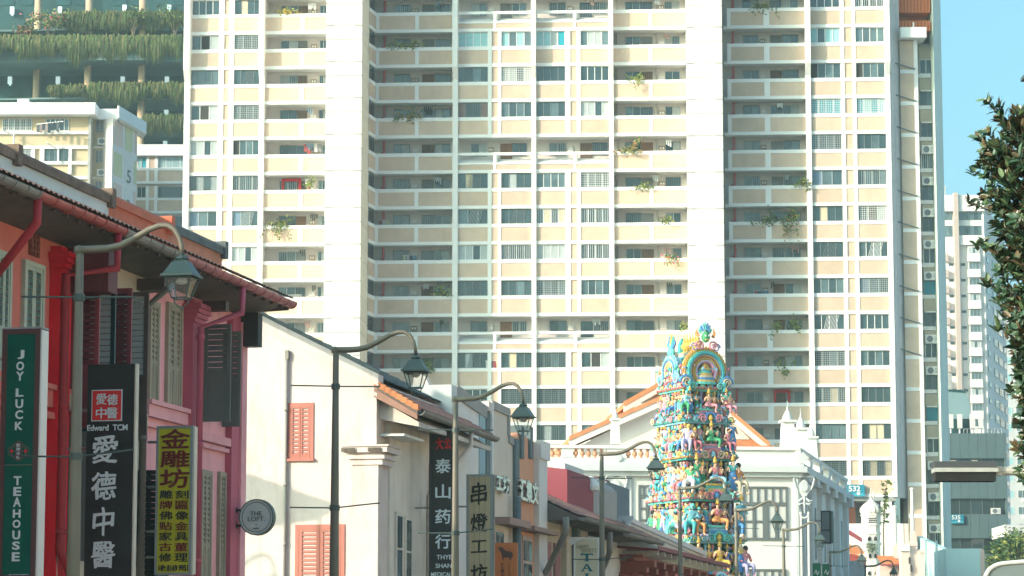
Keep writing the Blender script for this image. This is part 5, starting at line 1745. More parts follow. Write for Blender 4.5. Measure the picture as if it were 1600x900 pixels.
for zz in (11, -12):
    MB().tube([(-25 * kk, .1, zz * kk), (-34 * kk, .1, zz * kk)], .03, 6).box(-35 * kk, -33 * kk, .04, .16, zz * kk - .07, zz * kk + .07).obj('bracket', BLACK, rs)

s5 = Sign('dark slate hanging sign with pale Chinese characters behind the third lamp post', -19.2, 672, 708, 672, 905, mat('sign_slate', (0.04, 0.045, 0.045), .5), mat('slate_edge', (0.06, 0.065, 0.065), .5), .03, .15)
for ch, y0, y1 in (('泰', 717, 739), ('山', 757, 779), ('药', 796, 818), ('行', 835, 857)):
    s5.t(ch, 681, 704, y0, y1, LETW, .0, 0, -.012, .02)
s5.t('大公', 681, 706, 684, 702, SRED, .02, .1)
s5.t('THYE', 683, 706.5, 867, 874, LETW, .012)
s5.t('SHAN', 681.5, 706.5, 880.5, 887.5, LETW, .012)
s5.t('MEDICAL', 674.5, 706.5, 894, 901, LETW, .012)
s5.arm(672, 793, 1.1)

WOODS = mat('sign_timber', (0.52, 0.45, 0.29), 0.6, 0.12, 1.2, grime=.2, streak=14)
s6 = Sign('timber board sign with brushed black characters', -18.9, 730, 769, 742, 905, mat('sign_board_core', (0.2, 0.17, 0.1), .6), mat('zinc_frame', (0.32, 0.36, 0.36), .5), .05, .14, GUTG)
for i in range(4):
    a = s6.a + .05 + (s6.c - s6.a - .1) * i / 4
    piece('plank', WOODS, s6.root, a + .006, a + (s6.c - s6.a - .1) / 4 - .006, -.012, 0.01, .05, s6.h - .05)
for ch, y0, y1 in (('串', 754, 788), ('燈', 802, 831), ('工', 844, 863), ('坊', 881, 911)):
    s6.t(ch, 737, 761, y0, y1, INK, .0, .09, -.02, .025)
s6.arm(730, 791, .5)

s7 = Sign('rust orange hanging sign with a dark horse emblem', -18.95, 772, 808, 848, 905, mat('rust_board', (0.55, 0.18, 0.06), .6, .08), None, 0, .1)
hb_ = [(779, 858), (781, 854.5), (785, 855), (787.5, 858), (791, 861), (797, 861.5), (800, 863), (801.5, 867), (800, 872), (799, 870.5), (798.5, 873), (797.5, 876), (796.5, 873), (794, 870.5), (790, 871.5), (787, 871), (786.5, 875), (785.5, 875.5), (785, 870), (784, 865), (782, 861.5)]
MB().xz([(s7.x(a), s7.z(a, b_)) for a, b_ in hb_], -.012, -.001).obj('horse_emblem', mat('horse_ink', (0.10, 0.06, 0.055), .6), s7.root)
s7.t('汇', 782.5, 788.5, 880, 887, INK)
s7.t('集', 782.5, 788.5, 888.5, 896, INK)
s7.t('文', 782.5, 788.5, 897, 904, INK)
for i in range(6):
    s7.t('CULTURE'[i], 794.5, 797.5, 880 + i * 4, 883 + i * 4, INK)

s8 = Sign('pale board sign with teal capitals beside the fourth lamp post', -18.6, 897, 935, 841, 905, mat('pale_board', (0.66, 0.60, 0.45), .6, .04), FRAMEW, .03, .12)
gold = mat('faded_gold', (0.28, 0.23, 0.13), .5)
s8.t("HAPPY", 901, 920, 851, 858, gold, -.005)
s8.t("HARRY'S", 908, 931, 856.5, 863.5, gold, -.005)
TT = mat('teal_letter', (0.0, 0.14, 0.17), .5)
def serif(sgn, parts, m=TT):
    b = MB()
    for poly in parts:
        b.xz([(sgn.x(a), sgn.z(a, c)) for a, c in poly], -.016, -.002)
    b.obj('lettering', m, sgn.root)
serif(s8, [[(907, 865), (926, 865), (926, 869), (924.5, 867), (908.5, 867), (907, 869)], [(914.5, 867), (918.5, 867), (918.5, 876), (914.5, 876)], [(912.5, 875.9), (920.5, 875.9), (920.5, 877), (912.5, 877)]])
serif(s8, [[(915, 881), (917.5, 881), (924.5, 891.5), (920.5, 891.5)], [(915, 881), (916.2, 883), (910.5, 891.5), (909, 891.5)], [(911.5, 887.5), (920, 887.5), (920.5, 888.8), (911, 888.8)], [(907, 891.5), (912.5, 891.5), (912.5, 892.6), (907, 892.6)], [(918.5, 891.5), (926, 891.5), (926, 892.6), (918.5, 892.6)]])
serif(s8, [[(912.5, 896), (920.5, 896), (920.5, 897), (912.5, 897)], [(914.5, 897), (918.5, 897), (918.5, 905), (914.5, 905)]])
MB().xz([(s8.x(889), s8.z(889, 852)), (s8.x(889), s8.z(889, 839)), (s8.x(914), s8.z(914, 839.5))], -.02, .3).obj('awning_flap', WHITE, s8.root)

GRN2 = mat('sign_bright_green', (0.02, 0.20, 0.09), .5, .05)
for (a, c, lab) in ((1267, 1279.5, 'green hanging banner, the one against the white corner building'), (1282, 1295, 'green hanging banner, the one beside the sunlit lamp post')):
    s9 = Sign(lab, -18.2 if a < 1275 else -17.9, a, c, 880 - (0 if a < 1275 else -1), 912, GRN2, None, 0, .1, name='hanging_banner')
    s9.root['group'] = 'green banners'
    o = s9.t('N', a + 3.5, c - 3, 891, 898, FRAMEW, .02)
    o.rotation_euler = (0, radians(25), 0)
s10 = Sign('grey hanging sign with outlined capitals beside the minaret', -17.6, 1324, 1347, 876, 912, mat('lau_board', (0.42, 0.48, 0.52), .6, .05), None, 0, .12)
for ch, y0, y1 in (('L', 878, 886), ('A', 889, 897), ('U', 900, 908)):
    s10.t(ch, 1331, 1338, y0, y1, mat('letter_outline', (0.6, 0.55, 0.55), .5), .05, 0, -.01)
    s10.t(ch, 1331.6, 1337.4, y0 + .6, y1 - .6, mat('lau_board', (0.42, 0.48, 0.52), .6), .0, 0, -.02)

# ------------------------------------------------------------------ street lamps
LAMPM = mat('lamp_paint', (0.165, 0.15, 0.115), 0.5, 0.1, 1.5)
LAMPD = mat('lamp_green_grey', (0.055, 0.085, 0.085), 0.45, 0.1, 2.0)
BULB = mat('lamp_reflector', (0.65, 0.66, 0.64), 0.4, 0.05)
def lantern_parts(root, cx, cz, zsc=.84):
    before = set(root.children)
    _lantern(root, cx, cz)
    for o in set(root.children) - before:
        o.scale = (1, 1, zsc)
        o.location = (0, 0, cz * (1 - zsc))
def _lantern(root, cx, cz):
    def sq(prof, name, m, ph=pi / 4):
        MB().lathe([(r * 1.414, z) for r, z in prof], 4, (cx, 0, cz), 0, 1, 1, ph).obj(name, m, root)
    MB().lathe([(.02, 0), (.05, -.02), (.035, -.06), (.09, -.09), (.12, -.13), (.1, -.16), (.13, -.19)], 10, (cx, 0, cz)).obj('finial', LAMPD, root)
    sq([(.10, -.17), (.13, -.20), (.25, -.45), (.275, -.455), (.275, -.50), (.24, -.505)], 'lantern_roof', LAMPD)
    fr = MB()
    for sx_ in (-1, 1):
        for sy_ in (-1, 1):
            fr.tube([(cx + sx_ * .225, sy_ * .225, cz - .5), (cx + sx_ * .125, sy_ * .125, cz - .92)], .014, 5)
    for r, z in ((.125, -.92), (.222, -.52)):
        for a in range(4):
            p = [(r, r), (-r, r), (-r, -r), (r, -r), (r, r)]
            fr.tube([(cx + p[a][0], p[a][1], cz + z), (cx + p[a + 1][0], p[a + 1][1], cz + z)], .016, 5)
    for sx_ in (-1, 1):
        fr.tube([(cx + sx_ * .125, 0, cz - .92), (cx + sx_ * .12, 0, cz - 1.0), (cx + sx_ * .05, 0, cz - 1.09), (cx, 0, cz - 1.1)], .014, 5)
    fr.tube([(cx, 0, cz - 1.1), (cx, 0, cz - 1.16)], .02, 5)
    fr.obj('lantern_cage', LAMPD, root)
    gl = MB()
    for a in range(4):
        an = a * pi / 2
        c_, s_ = round(cos(an)), round(sin(an))
        def R(x, y): return (cx + x * c_ - y * s_, x * s_ + y * c_)
        pts = [R(-.21, .212), R(.21, .212), R(.115, .118), R(-.115, .118)]
        gl.quad((*pts[0], cz - .52), (*pts[1], cz - .52), (*pts[2], cz - .90), (*pts[3], cz - .90))
    gl.obj('lantern_glass', clear_glass(), root)
    MB().lathe([(.04, -.50), (.09, -.52), (.10, -.60), (.05, -.64)], 10, (cx, 0, cz)).obj('bulb_holder', BULB, root)

def arm_path(reach=1.78, rise=.38):
    p = [(0, 0), (.25, .0), (.5, .01), (.7, .05), (.95, .17), (1.2, .31), (1.38, .37), (1.52, .37), (1.64, .30), (1.73, .15), (1.77, .0), (1.78, -.10)]
    return [(a * reach / 1.78, 0, b_ * rise / .38) for a, b_ in p]
lamp = thing('street_lamp', 'x', 'street lamp', (0, 0, 0), ROT_P, 'heritage street lamps along the kerb')
LH = 8.62
MB().lathe([(.16, 0), (.16, .9), (.125, 1.0), (.12, 2.5), (.112, 3.0), (.064, LH), (.05, LH + .02)], 12).obj('pole', LAMPM, lamp, smooth=True)
MB().tube([(x - .0, y, z + LH - .03) for x, y, z in arm_path()], [.07, .07, .066, .062, .058, .054, .05, .046, .044, .042, .04, .04], 8).lathe([(.02, -.085), (.08, -.06), (.09, 0), (.07, .06), (.02, .08)], 10, (-.02, 0, LH - .03)).obj('arm', LAMPM, lamp, smooth=True)
lantern_parts(lamp, 1.78, LH - .13)
ba = MB().tube([(-1.0, -.03, LH - .80), (-.1, 0, LH - .83), (.1, 0, LH - .84), (1.0, -.03, LH - .86)], .017, 6).tube([(0, 0, LH - .90), (0, 0, LH - .78)], .095, 10)
ba.obj('banner_arm', LAMPD, lamp)
ba = MB().tube([(-1.0, .02, LH - 3.5), (0, 0, LH - 3.52), (1.0, .02, LH - 3.42)], .017, 6).tube([(0, 0, LH - 3.58), (0, 0, LH - 3.46)], .11, 10)
ba.obj('banner_arm', LAMPD, lamp)
LAMPS = [(125, 388, 'nearest kerbside lamp, its post beside the black calligraphy sign'), (525, 545, 'kerbside lamp whose post stands before the white gable'),
         (712, 622, 'sunlit kerbside lamp beside the timber board sign'), (940, 700, 'kerbside lamp before the low tiled eaves and teal lettered board'),
         (1062, 755, 'kerbside lamp whose post crosses the left side of the temple tower'), (1150, 790, 'kerbside lamp whose post crosses the right side of the temple tower'),
         (1224, 822, 'kerbside lamp before the grey window of the white corner building'), (1297, 862, 'kerbside lamp right of the green banners'),
         (1352, 884, 'farthest kerbside lamp, in front of the minaret')]
first = True
for px, py, lab in LAMPS:
    p = at_l(px, py, -17.0)
    o = lamp if first else dup(lamp)
    o.location = (p.x, p.y, .12 + (p.z - .12 - LH))
    o['label'] = lab
    if p.z - LH < 0 or p.z - LH > .5:
        o.scale = (1, 1, (p.z - .1) / LH)
        o.location = (p.x, p.y, .1)
    first = False
# bent lower banner arm of the second lamp is approximated by turning the copies a little
for i, o in enumerate([o for o in bpy.data.objects if o.name.startswith('street_lamp')]):
    o.rotation_euler = (0, 0, ROT_P + [0, .04, -.03, .02, -.05, .03, 0, -.03, .02][i % 9])
# lamp in the side street, its shadow falls on the white gable
q0 = at_s(414, 866, sG)
dd = (LH + .38 - q0.z) / tan(SUN_EL)
q1 = q0 + Vector((TOSUN.x, TOSUN.y, 0)).normalized() * dd - N * 1.5
sl0 = dup(lamp)
sl0.location = (q1.x, q1.y, .02)
sl0.scale = (1, 1, 1)
sl0.rotation_euler = (0, 0, ROT_P)
sl0['label'] = 'side street lamp hidden behind the pink corner house, throwing its shadow on the gable'
# nearer lamp at the right edge of the view
p = at_y(1640, 60, 30)
nl = thing('street_lamp', 'dark lantern of a nearer street lamp cut by the right edge of the view', 'street lamp', (p.x + 1.78, p.y, 0), 0, None)
hz_ = p.z
MB().lathe([(.16, 0), (.16, .9), (.12, 1.0), (.064, hz_ + .1)], 12).obj('pole', LAMPM, nl, smooth=True)
MB().tube([(-x, y, z + hz_ + .13) for x, y, z in arm_path()], .055, 8).obj('arm', LAMPM, nl, smooth=True)
lantern_parts(nl, -1.78, hz_)

# ------------------------------------------------------------------ black box sign on the white building, signal box, round-cornered panel
p0 = at_l(1283, 850, -18.0)
bs = thing('box_sign', 'black framed box sign projecting from the side of the white corner building', 'sign', (p0.x, p0.y, at_y(1290, 849, p0.y).z), ROT_P)
hh = at_y(1290, 798, p0.y).z - at_y(1290, 849, p0.y).z
ww = (at_y(1296, 800, p0.y).x - at_y(1281, 800, p0.y).x)
MB().box(0, ww, 0, .7, 0, hh).obj('board', SBLACK, bs)
MB().box(.06, ww - .06, -.02, .0, hh * .04, hh * .38).box(.06, ww - .06, -.02, .0, hh * .42, hh * .96).obj('panel', mat('box_sign_face', (0.13, 0.16, 0.17), .5), bs)
MB().box(ww + .02, ww + .12, .1, .62, .03, hh - .03).obj('side_frame', SLATE, bs)
MB().tube([(-.5, .3, hh * .7), (.1, .3, hh * .7)], .05, 6).obj('bracket', STEEL, bs)

BX = 46.0
def bx(px): return at_y(px, 735, BX).x
def bz(py): return at_y(1510, py, BX).z
sb = thing('overhead_signal_box', 'long dark signal box with a pale stripe on an overhead arm at the right', 'traffic signal', (bx(1680), BX, 0), 0)
ox_ = bx(1680)
def sbx(px): return bx(px) - ox_
b = MB()
b.yz([(-.02, bz(731)), (.0, bz(721)), (.14, bz(719.5)), (.34, bz(721)), (.36, bz(731))], sbx(1461), sbx(1558))
b.obj('hood', mat('signal_hood', (0.05, 0.055, 0.06), .5, .1), sb)
MB().box(sbx(1460.5), sbx(1559), -.05, .37, bz(737.5), bz(731) - .001).obj('pale_stripe', mat('signal_stripe', (0.40, 0.41, 0.40), .6, .12, 6.0), sb)
MB().yz([(-.02, bz(737.6)), (.36, bz(737.6)), (.34, bz(751.5)), (.02, bz(751.5))], sbx(1461.5), sbx(1556)).obj('visor', SBLACK, sb)
for q in (1492, 1525):
    MB().box(sbx(q - 4), sbx(q + 4), .08, .2, bz(720), bz(718)).obj('lug', STEEL, sb)
MB().tube([(sbx(1556), .15, bz(735)), (sbx(1575), .15, bz(735)), (.0, .15, bz(734))], [.07, .075, .085], 10).box(sbx(1557.5), sbx(1566), .05, .25, bz(742), bz(728)).obj('arm', mat('arm_paint', (0.50, 0.48, 0.44), .6, .15, 3.0, grime=.4), sb)
MB().lathe([(.14, 0), (.12, 4), (.1, bz(715))], 12, (.02, .15, 0)).obj('post', GUTG, sb, smooth=True)

RX = 40.0
def rx(px): return at_y(px, 890, RX).x
def rz(py): return at_y(1580, py, RX).z
pn = thing('rounded_panel', 'round cornered grey panel with a white rim at the lower right corner', 'sign', (rx(1585), RX, 0), 0)
o0 = rx(1585)
pts = [(1539, 960), (1539, 905), (1541, 898), (1545, 891), (1551, 886), (1558, 882.5), (1566, 880.5), (1580, 879), (1600, 877.5), (1640, 876), (1640, 960)]
MB().xz([(rx(a) - o0, rz(c)) for a, c in pts], .02, .06).obj('board', mat('panel_grey', (0.16, 0.20, 0.21), .5, .05), pn)
MB().tube([(rx(a) - o0, .02, rz(c)) for a, c in pts[:-1]], .03, 8).obj('rim', mat('rim_white', (0.62, 0.62, 0.60), .4), pn)
MB().tube([(.0, .09, 0), (.0, .09, rz(885))], .04, 8).obj('post', GUTG, pn)
class Wall:
    """local frame of an upright wall through O whose x axis points along angle ang"""
    def __init__(self, O, ang, args, group=None):
        self.O = Vector((O.x, O.y, 0))
        self.X = Vector((cos(ang), sin(ang), 0))
        self.D = Vector((-sin(ang), cos(ang), 0))
        self.ang = ang
        self.root = thing(args[0], args[1], args[2], self.O, ang, group)
    def p(self, px, py, y=0.0):
        r = ray(px, py)
        q = EYEV + r * ((self.O + self.D * y - EYEV).dot(self.D) / r.dot(self.D))
        return (q - self.O).dot(self.X), q.z
    def x(self, px, y=0.0): return self.p(px, 750, y)[0]
    def z(self, px, py, y=0.0): return self.p(px, py, y)[1]

# ------------------------------------------------------------------ white corner building behind the temple tower
CWH = mat('corner_white', (0.72, 0.72, 0.69), 0.8, 0.03, 0.4, grime=0.12, gcol=(0.45, 0.43, 0.40))
CTR = mat('corner_trim', (0.60, 0.63, 0.63), 0.8, 0.03, 0.4, grime=0.2)
WING = mat('window_grey', (0.13, 0.15, 0.155), 0.5, 0.08, 1.0)
SHUTW = mat('blind_white', (0.60, 0.60, 0.57), 0.6, 0.04, 1.0)
TERR = mat('terracotta_baluster', (0.62, 0.30, 0.18), 0.75, 0.08, 1.0)
O = at_l(1244, 750, -18.6)
wbd = Wall(O, radians(7), ('corner_building', 'white classical corner building with balustrade, urn pinnacles and relief emblems behind the temple tower', 'building'))
wr = wbd.root
xl = wbd.x(846)
zc1, zc0_, zp1, zp0 = wbd.z(1240, 730), wbd.z(1240, 746), wbd.z(1240, 699), wbd.z(1240, 704)
sd = Vector((U.dot(wbd.X), U.dot(wbd.D), 0))       # street direction in local axes
sn_ = Vector((sd.y, -sd.x, 0))
DEP = 27.0
def side(t, off=0.0): return (sd.x * t + sn_.x * off, sd.y * t + sn_.y * off)
MB().xy([(xl, 0), (0, 0), side(DEP), (xl, DEP)], 0, zc1).obj('wall', CWH, wr)
def run(name, z0, z1, d, m, back=.3, left=True):
    b = MB()
    b.xy([(xl, -d), (sn_.x * d, -d), (sn_.x * -back, back), (xl, back)], z0, z1)
    b.xy([side(0, -back), (sn_.x * d + .002, -d + .002), side(DEP, d), side(DEP, -back)], z0 + .003, z1 - .003)
    return b.obj(name, m, wr)
run('cornice', zc0_ + .25, zc1, .55, CTR)
run('cornice', zc0_, zc0_ + .246, .3, CTR)
run('cornice', zc1 + .001, zc1 + .16, .38, CTR)
run('parapet_rail', zp0, zp1, .22, CWH)
run('parapet_plinth', zc1 + .161, zc1 + .42, .1, CWH)
# solid parapet on the right, balusters on the left
def para(px0, px1): 
    piece('parapet_panel', CWH, wr, wbd.x(px0), wbd.x(px1), -.08, .2, zc1 + .421, zp0 - .001)
para(1020, 1236)
para(1236.2, 1244)
for a, c in ((877, 895), (948, 978), (1014, 1019.8)):
    piece('parapet_pier', CWH, wr, wbd.x(a), wbd.x(c), -.14, .22, zc1 + .421, zp0 - .001)
bal_prof = [(.10, 0), (.10, .06), (.05, .1), (.09, .2), (.15, .34), (.14, .48), (.07, .66), (.055, .74), (.10, .80), (.10, .86)]
bh = zp0 - zc1 - .425
bm_ = MB().lathe([(r, z / .86 * bh) for r, z in bal_prof], 10).mesh('baluster', [TERR], True)
for px in list(range(853, 876, 10)) + list(range(900, 948, 10)) + list(range(982, 1014, 10)):
    link('baluster', bm_, wr, (wbd.x(px), .03, zc1 + .422))
def diamond(px, py, r, y=-.16):
    x, z = wbd.p(px, py)
    MB().xz([(x - r, z), (x, z + r), (x + r, z), (x, z - r)], y - .05, y).obj('diamond', CTR, wr)
diamond(963, 716, .32)
diamond(1253, 716, .34, -.22)
# end pier at the corner
piece('corner_pier', CWH, wr, wbd.x(1243), .25, -.2, .6, zc1 + .16, zp1 + .02)
MB().box(wbd.x(1241), wbd.x(1246), -.2, .1, 0, zc0_).box(wbd.x(1247), .2, -.14, .1, 0, zc0_).obj('corner_pilaster', CTR, wr)
def emblem(x, z, s, y=-.16):
    b = MB()
    n = 18
    pts = []
    for i in range(n):
        a = 2 * pi * i / n
        r = 1.0 + .12 * cos(4 * a)
        pts.append((x + .36 * s * r * cos(a), z + .42 * s * r * sin(a) * (1.0 if sin(a) > 0 else 1.3)))
    b.xz(pts, y - .02, y + .06)
    pts = [(x + .22 * s * cos(2 * pi * i / n), z + .03 * s + .27 * s * sin(2 * pi * i / n)) for i in range(n)]
    b.xz(pts, y - .1, y - .021)
    for sx_ in (-1, 1):
        b.tube([(x + sx_ * .15 * s, y, z + .62 * s), (x + sx_ * .5 * s, y - .04, z + .68 * s), (x + sx_ * .62 * s, y - .04, z + .5 * s), (x + sx_ * .52 * s, y - .04, z + .1 * s), (x + sx_ * .4 * s, y - .04, z - .15 * s)], [.05 * s, .08 * s, .06 * s, .07 * s, .03 * s], 6)
        b.tube([(x, y, z - .55 * s), (x + sx_ * .3 * s, y - .04, z - .8 * s), (x + sx_ * .5 * s, y - .04, z - .75 * s)], [.05 * s, .08 * s, .03 * s], 6)
        b.tube([(x, y, z - .9 * s), (x + sx_ * .3 * s, y - .04, z - 1.0 * s), (x + sx_ * .42 * s, y - .03, z - .85 * s)], [.05 * s, .06 * s, .02 * s], 6)
    b.tube([(x, y - .03, z - .5 * s), (x, y - .03, z - 1.5 * s)], [.07 * s, .03 * s], 6)
    b.obj('relief_emblem', CTR, wr)
emblem(wbd.x(1255), wbd.z(1255, 762), .95)
piece('pilaster_panel', CWH, wr, wbd.x(947), wbd.x(977), -.1, .05, wbd.z(960, 806), zc0_ - .05)
emblem(wbd.x(962), wbd.z(962, 763), 1.0)
piece('pilaster', CTR, wr, wbd.x(979), wbd.x(986), -.12, .05, 0, zc0_)
b = MB()
x0_, x1_, zz0 = wbd.x(1248), wbd.x(1262), wbd.z(1255, 800)
b.box(x0_, x0_ + .09, -.22, -.14, 0, zz0).box(x1_ - .09, x1_, -.22, -.14, 0, zz0)
pts = []
for i in range(9):
    a = pi * i / 8
    pts.append(((x0_ + x1_) / 2 + (x1_ - x0_) / 2 * cos(a), zz0 - .35 * sin(a)))
b.tube([(p[0], -.19, p[1]) for p in pts], .05, 5)
b.obj('pilaster_moulding', CWH, wr)
# grey gridded windows
def grid_window(px0, px1, py0, py1, cols, rows, transom):
    a, z1 = wbd.p(px0, py0)
    c, z0 = wbd.p(px1, py1)
    t = .11
    f = MB().box(a, a + t, -.1, .02, z0, z1).box(c - t, c, -.1, .02, z0, z1).box(a + t, c - t, -.099, .02, z1 - t, z1).box(a + t, c - t, -.099, .02, z0, z0 + t)
    zt = z1 - (z1 - z0) * transom
    f.box(a + t, c - t, -.098, .02, zt - .12, zt + .06)
    for i in range(1, cols):
        x = a + (c - a) * i / cols
        f.box(x - (.06 if i % 2 else .16), x + (.06 if i % 2 else .16), -.097, .02, z0 + t, zt - .12)
    for i in range(1, cols + 2):
        x = a + (c - a) * i / (cols + 2)
        f.box(x - .03, x + .03, -.096, .02, zt + .06, z1 - t)
    f.box(a + t, c - t, -.095, .02, (z0 + zt) / 2 - .05, (z0 + zt) / 2 + .05)
    w_ = f.obj('window', WING, wr)
    for i in range(cols):
        for (q0, q1) in ((z0 + t, (z0 + zt) / 2 - .05), ((z0 + zt) / 2 + .05, zt - .12)):
            piece('shutter', SHUTW, w_, a + (c - a) * i / cols + .1, a + (c - a) * (i + 1) / cols - .1, -.04, .018, q0 + .02, q1 - .02)
    for i in range(cols + 2):
        piece('pane', SHUTW, w_, a + (c - a) * i / (cols + 2) + .04, a + (c - a) * (i + 1) / (cols + 2) - .04, -.03, .017, zt + .08, z1 - t - .01)
grid_window(1160, 1231, 760, 844, 4, 2, .32)
grid_window(1160, 1229, 889, 960, 4, 2, .3)
grid_window(997, 1040, 758, 815, 3, 2, .3)
# side front: pilasters, broken balustrade
for i, t in enumerate((1.2, 5.5, 10.5, 15.5, 20.5, 25.5)):
    pts = [side(t, -.05), side(t, .28), side(t + 1.0, .28), side(t + 1.0, -.05)]
    MB().xy(pts, 0, zc0_).obj('side_pilaster', CTR, wr)
    pts = [side(t - .1, -.1), side(t - .1, .62), side(t + 1.1, .62), side(t + 1.1, -.1)]
    MB().xy(pts, zc0_ - .2, zc0_ + .6).obj('cornice_block', CTR, wr)
    pts = [side(t, -.15), side(t, .18), side(t + 1.3, .18), side(t + 1.3, -.15)]
    MB().xy(pts, zc1 + .42, zp0).obj('parapet_pier', CWH, wr)
for t in (3.0, 8, 13, 18, 23):
    for (q0, q1) in ((zc0_ - 4.2, zc0_ - 1.2), (zc0_ - 9, zc0_ - 6)):
        pts = [side(t, -.1), side(t, .06), side(t + 1.4, .06), side(t + 1.4, -.1)]
        MB().xy(pts, q0, q1).obj('side_window', WING, wr)
# urn pinnacles
def pinnacle(x, y, z, w, hp, hu):
    b = MB()
    b.lathe([(w * .72, 0), (w * .58, hp)], 4, (x, y, z), 0, 1, 1, pi / 4)
    b.lathe([(w * .8, 0), (w * .8, .12)], 4, (x, y, z + hp), 0, 1, 1, pi / 4)
    b.obj('pinnacle', CWH, wr)
    MB().lathe([(w * .36, 0), (w * .40, hu * .12), (w * .30, hu * .35), (w * .14, hu * .62), (w * .05, hu * .72), (w * .08, hu * .76), (.012, hu), (.008, hu * 1.3)], 12, (x, y, z + hp + .12)).obj('urn', CWH, wr, smooth=True)
sc_ = 156.0 / FPX
for (t, off, w, hp, hu) in ((.5, -.5, .75, 1.45, .85), (5.2, -.3, .70, 1.4, .9), (10.2, -.3, .70, 1.3, .9)):
    q = side(t, off)
    pinnacle(q[0], q[1], zp1, w, hp, hu)
pinnacle(wbd.x(963), .3, wbd.z(963, 693), .48, 1.3, .65)

# gabled hall with orange tiles behind the parapet
hall = Wall(at_y(1085, 640, 172), radians(4), ('tiled_hall', 'white gabled hall with orange tiled roof edges rising behind the balustrade', 'building'))
def verge_gable(w, pl, pa, pr, y0, depth, soff):
    L_, A_, R_ = (w.p(*pl, y0), w.p(*pa, y0), w.p(*pr, y0))
    MB().xz([(L_[0] + .8, 5), (L_[0] + .8, L_[1] - .2), A_, (R_[0] - .4, R_[1] - .1), (R_[0] - .4, 5)], y0, y0 + depth).obj('wall', GW, w.root)
    for (p, q) in ((L_, A_), (R_, A_)):
        MB().xz([(p[0], p[1]), (p[0], p[1] + .28), (q[0], q[1] + .32), (q[0], q[1] + .04)], y0 - .75, y0 - .35).obj('verge_tiles', TILEO, w.root)
        MB().xz([(p[0], p[1] - .38), (p[0], p[1] - .002), (q[0], q[1] + .035), (q[0], q[1] - .34)], y0 - .7, y0 - .4).obj('barge_board', GW, w.root)
        MB().xz([(p[0], p[1] - .1), (p[0], p[1] + .2), (q[0], q[1] + .24), (q[0], q[1] - .06)], y0 - .38, y0 + depth).obj('roof', TILEO, w.root)
verge_gable(hall, (888, 690), (1085, 604), (1200, 700), .0, 10, .5)
verge_gable(hall, (973, 636), (1060, 588), (1110, 640), 3.0, 10, .5)
hp0, hp1, hp2 = hall.p(1140, 702, -1.0), hall.p(1214, 700, -1.0), hall.p(1146, 662, 2.0)
hb2 = MB()
nn = 12
for i in range(nn):
    t0, t1 = i / nn, (i + 1) / nn
    def q(t, s_): 
        xa = hp0[0] + (hp2[0] - hp0[0]) * t
        xb_ = hp1[0] + (hp2[0] - hp1[0]) * t
        return (xa + (xb_ - xa) * s_, -1.0 + 3.0 * t, hp0[1] + (hp2[1] - hp0[1]) * t)
    a, b_, c, d = q(t0, 0), q(t0, 1), q(t1, 1), q(t1, 0)
    hb2.add([a, b_, c, d, (a[0], a[1], a[2] + .09), (b_[0], b_[1], b_[2] + .09), (c[0], c[1], c[2] + .03), (d[0], d[1], d[2] + .03)], [(4, 5, 6, 7), (0, 1, 5, 4), (0, 3, 2, 1)])
hb2.obj('hip_tiles', TILEO, hall.root)

# ------------------------------------------------------------------ temple verandah in front of the tower
VA = Cross(('temple_verandah', 'temple verandah with a white cornice, long canopy and red lotus columns', 'temple'), 1025, at_l(1025, 857, -18.0).dot(U))
vr = VA.root
VRED = mat('verandah_red', (0.30, 0.085, 0.06), 0.6, 0.12, 1.5)
VREDD = mat('verandah_edge_red', (0.24, 0.04, 0.05), 0.6, 0.08)
FASC = mat('canopy_fascia', (0.56, 0.64, 0.66), 0.7, 0.04, .8, grime=.15)
xA = VA.x(940)
sl_far = fl(1138, 889, -18.0)[0] - VA.s
zt = VA.z(1025, 853)
MB().xz([(xA, VA.z(940, 851)), (xA, VA.z(940, 829)), (0.02, VA.z(1025, 853)), (0.02, VA.z(1025, 857))], 0, .12).obj('canopy_fascia', FASC, vr)
MB().xz([(xA, VA.z(940, 854.5)), (xA, VA.z(940, 851.2)), (0.05, VA.z(1025, 857.2)), (0.05, VA.z(1025, 861))], -.03, .12).obj('canopy_edge', VREDD, vr)
MB().box(-.1, .05, .125, sl_far, zt - .14, zt + .02).obj('canopy_edge', VREDD, vr)
MB().xz([(xA, VA.z(940, 852)), (xA, VA.z(940, 836)), (-.12, zt + .01), (-.12, zt - .12)], .13, sl_far).obj('canopy_roof', FASC, vr)
MB().box(xA, -.6, .4, .7, VA.z(950, 871), VA.z(950, 866)).obj('front_beam', VRED, vr)
for i in range(12):
    yy = 1.2 + i * (sl_far - 2) / 11
    MB().box(xA, -.15, yy, yy + .2, zt - .3, zt - .13).obj('canopy_beam', WHITE, vr)
MB().box(-1.25, -.95, .4, sl_far, zt - .5, zt - .31).obj('edge_beam', VRED, vr)
prof = [(.30, 0), (.30, 3.2), (.42, 3.28), (.46, 3.4), (.42, 3.5), (.34, 3.54), (.34, 3.64), (.5, 3.72), (.54, 3.84), (.5, 3.92), (.36, 3.98), (.38, 4.06), (.58, 4.14), (.62, 4.26), (.5, 4.34)]
hcol = zt - .52 - .45
cm = MB().lathe([(r * 1.05, z / 4.34 * hcol) for r, z in prof], 12).box(-.85, .85, -.28, .28, hcol + .002, hcol + .2).box(-1.15, 1.15, -.24, .24, hcol + .203, hcol + .44).mesh('column', [VRED])
for i in range(9):
    link('column', cm, vr, (-1.35, .9 + i * (sl_far - 1.6) / 8, 0))
MB().box(xA, -4.2, 1.5, sl_far, 0, zt - .3).obj('back_wall', GWD, vr)
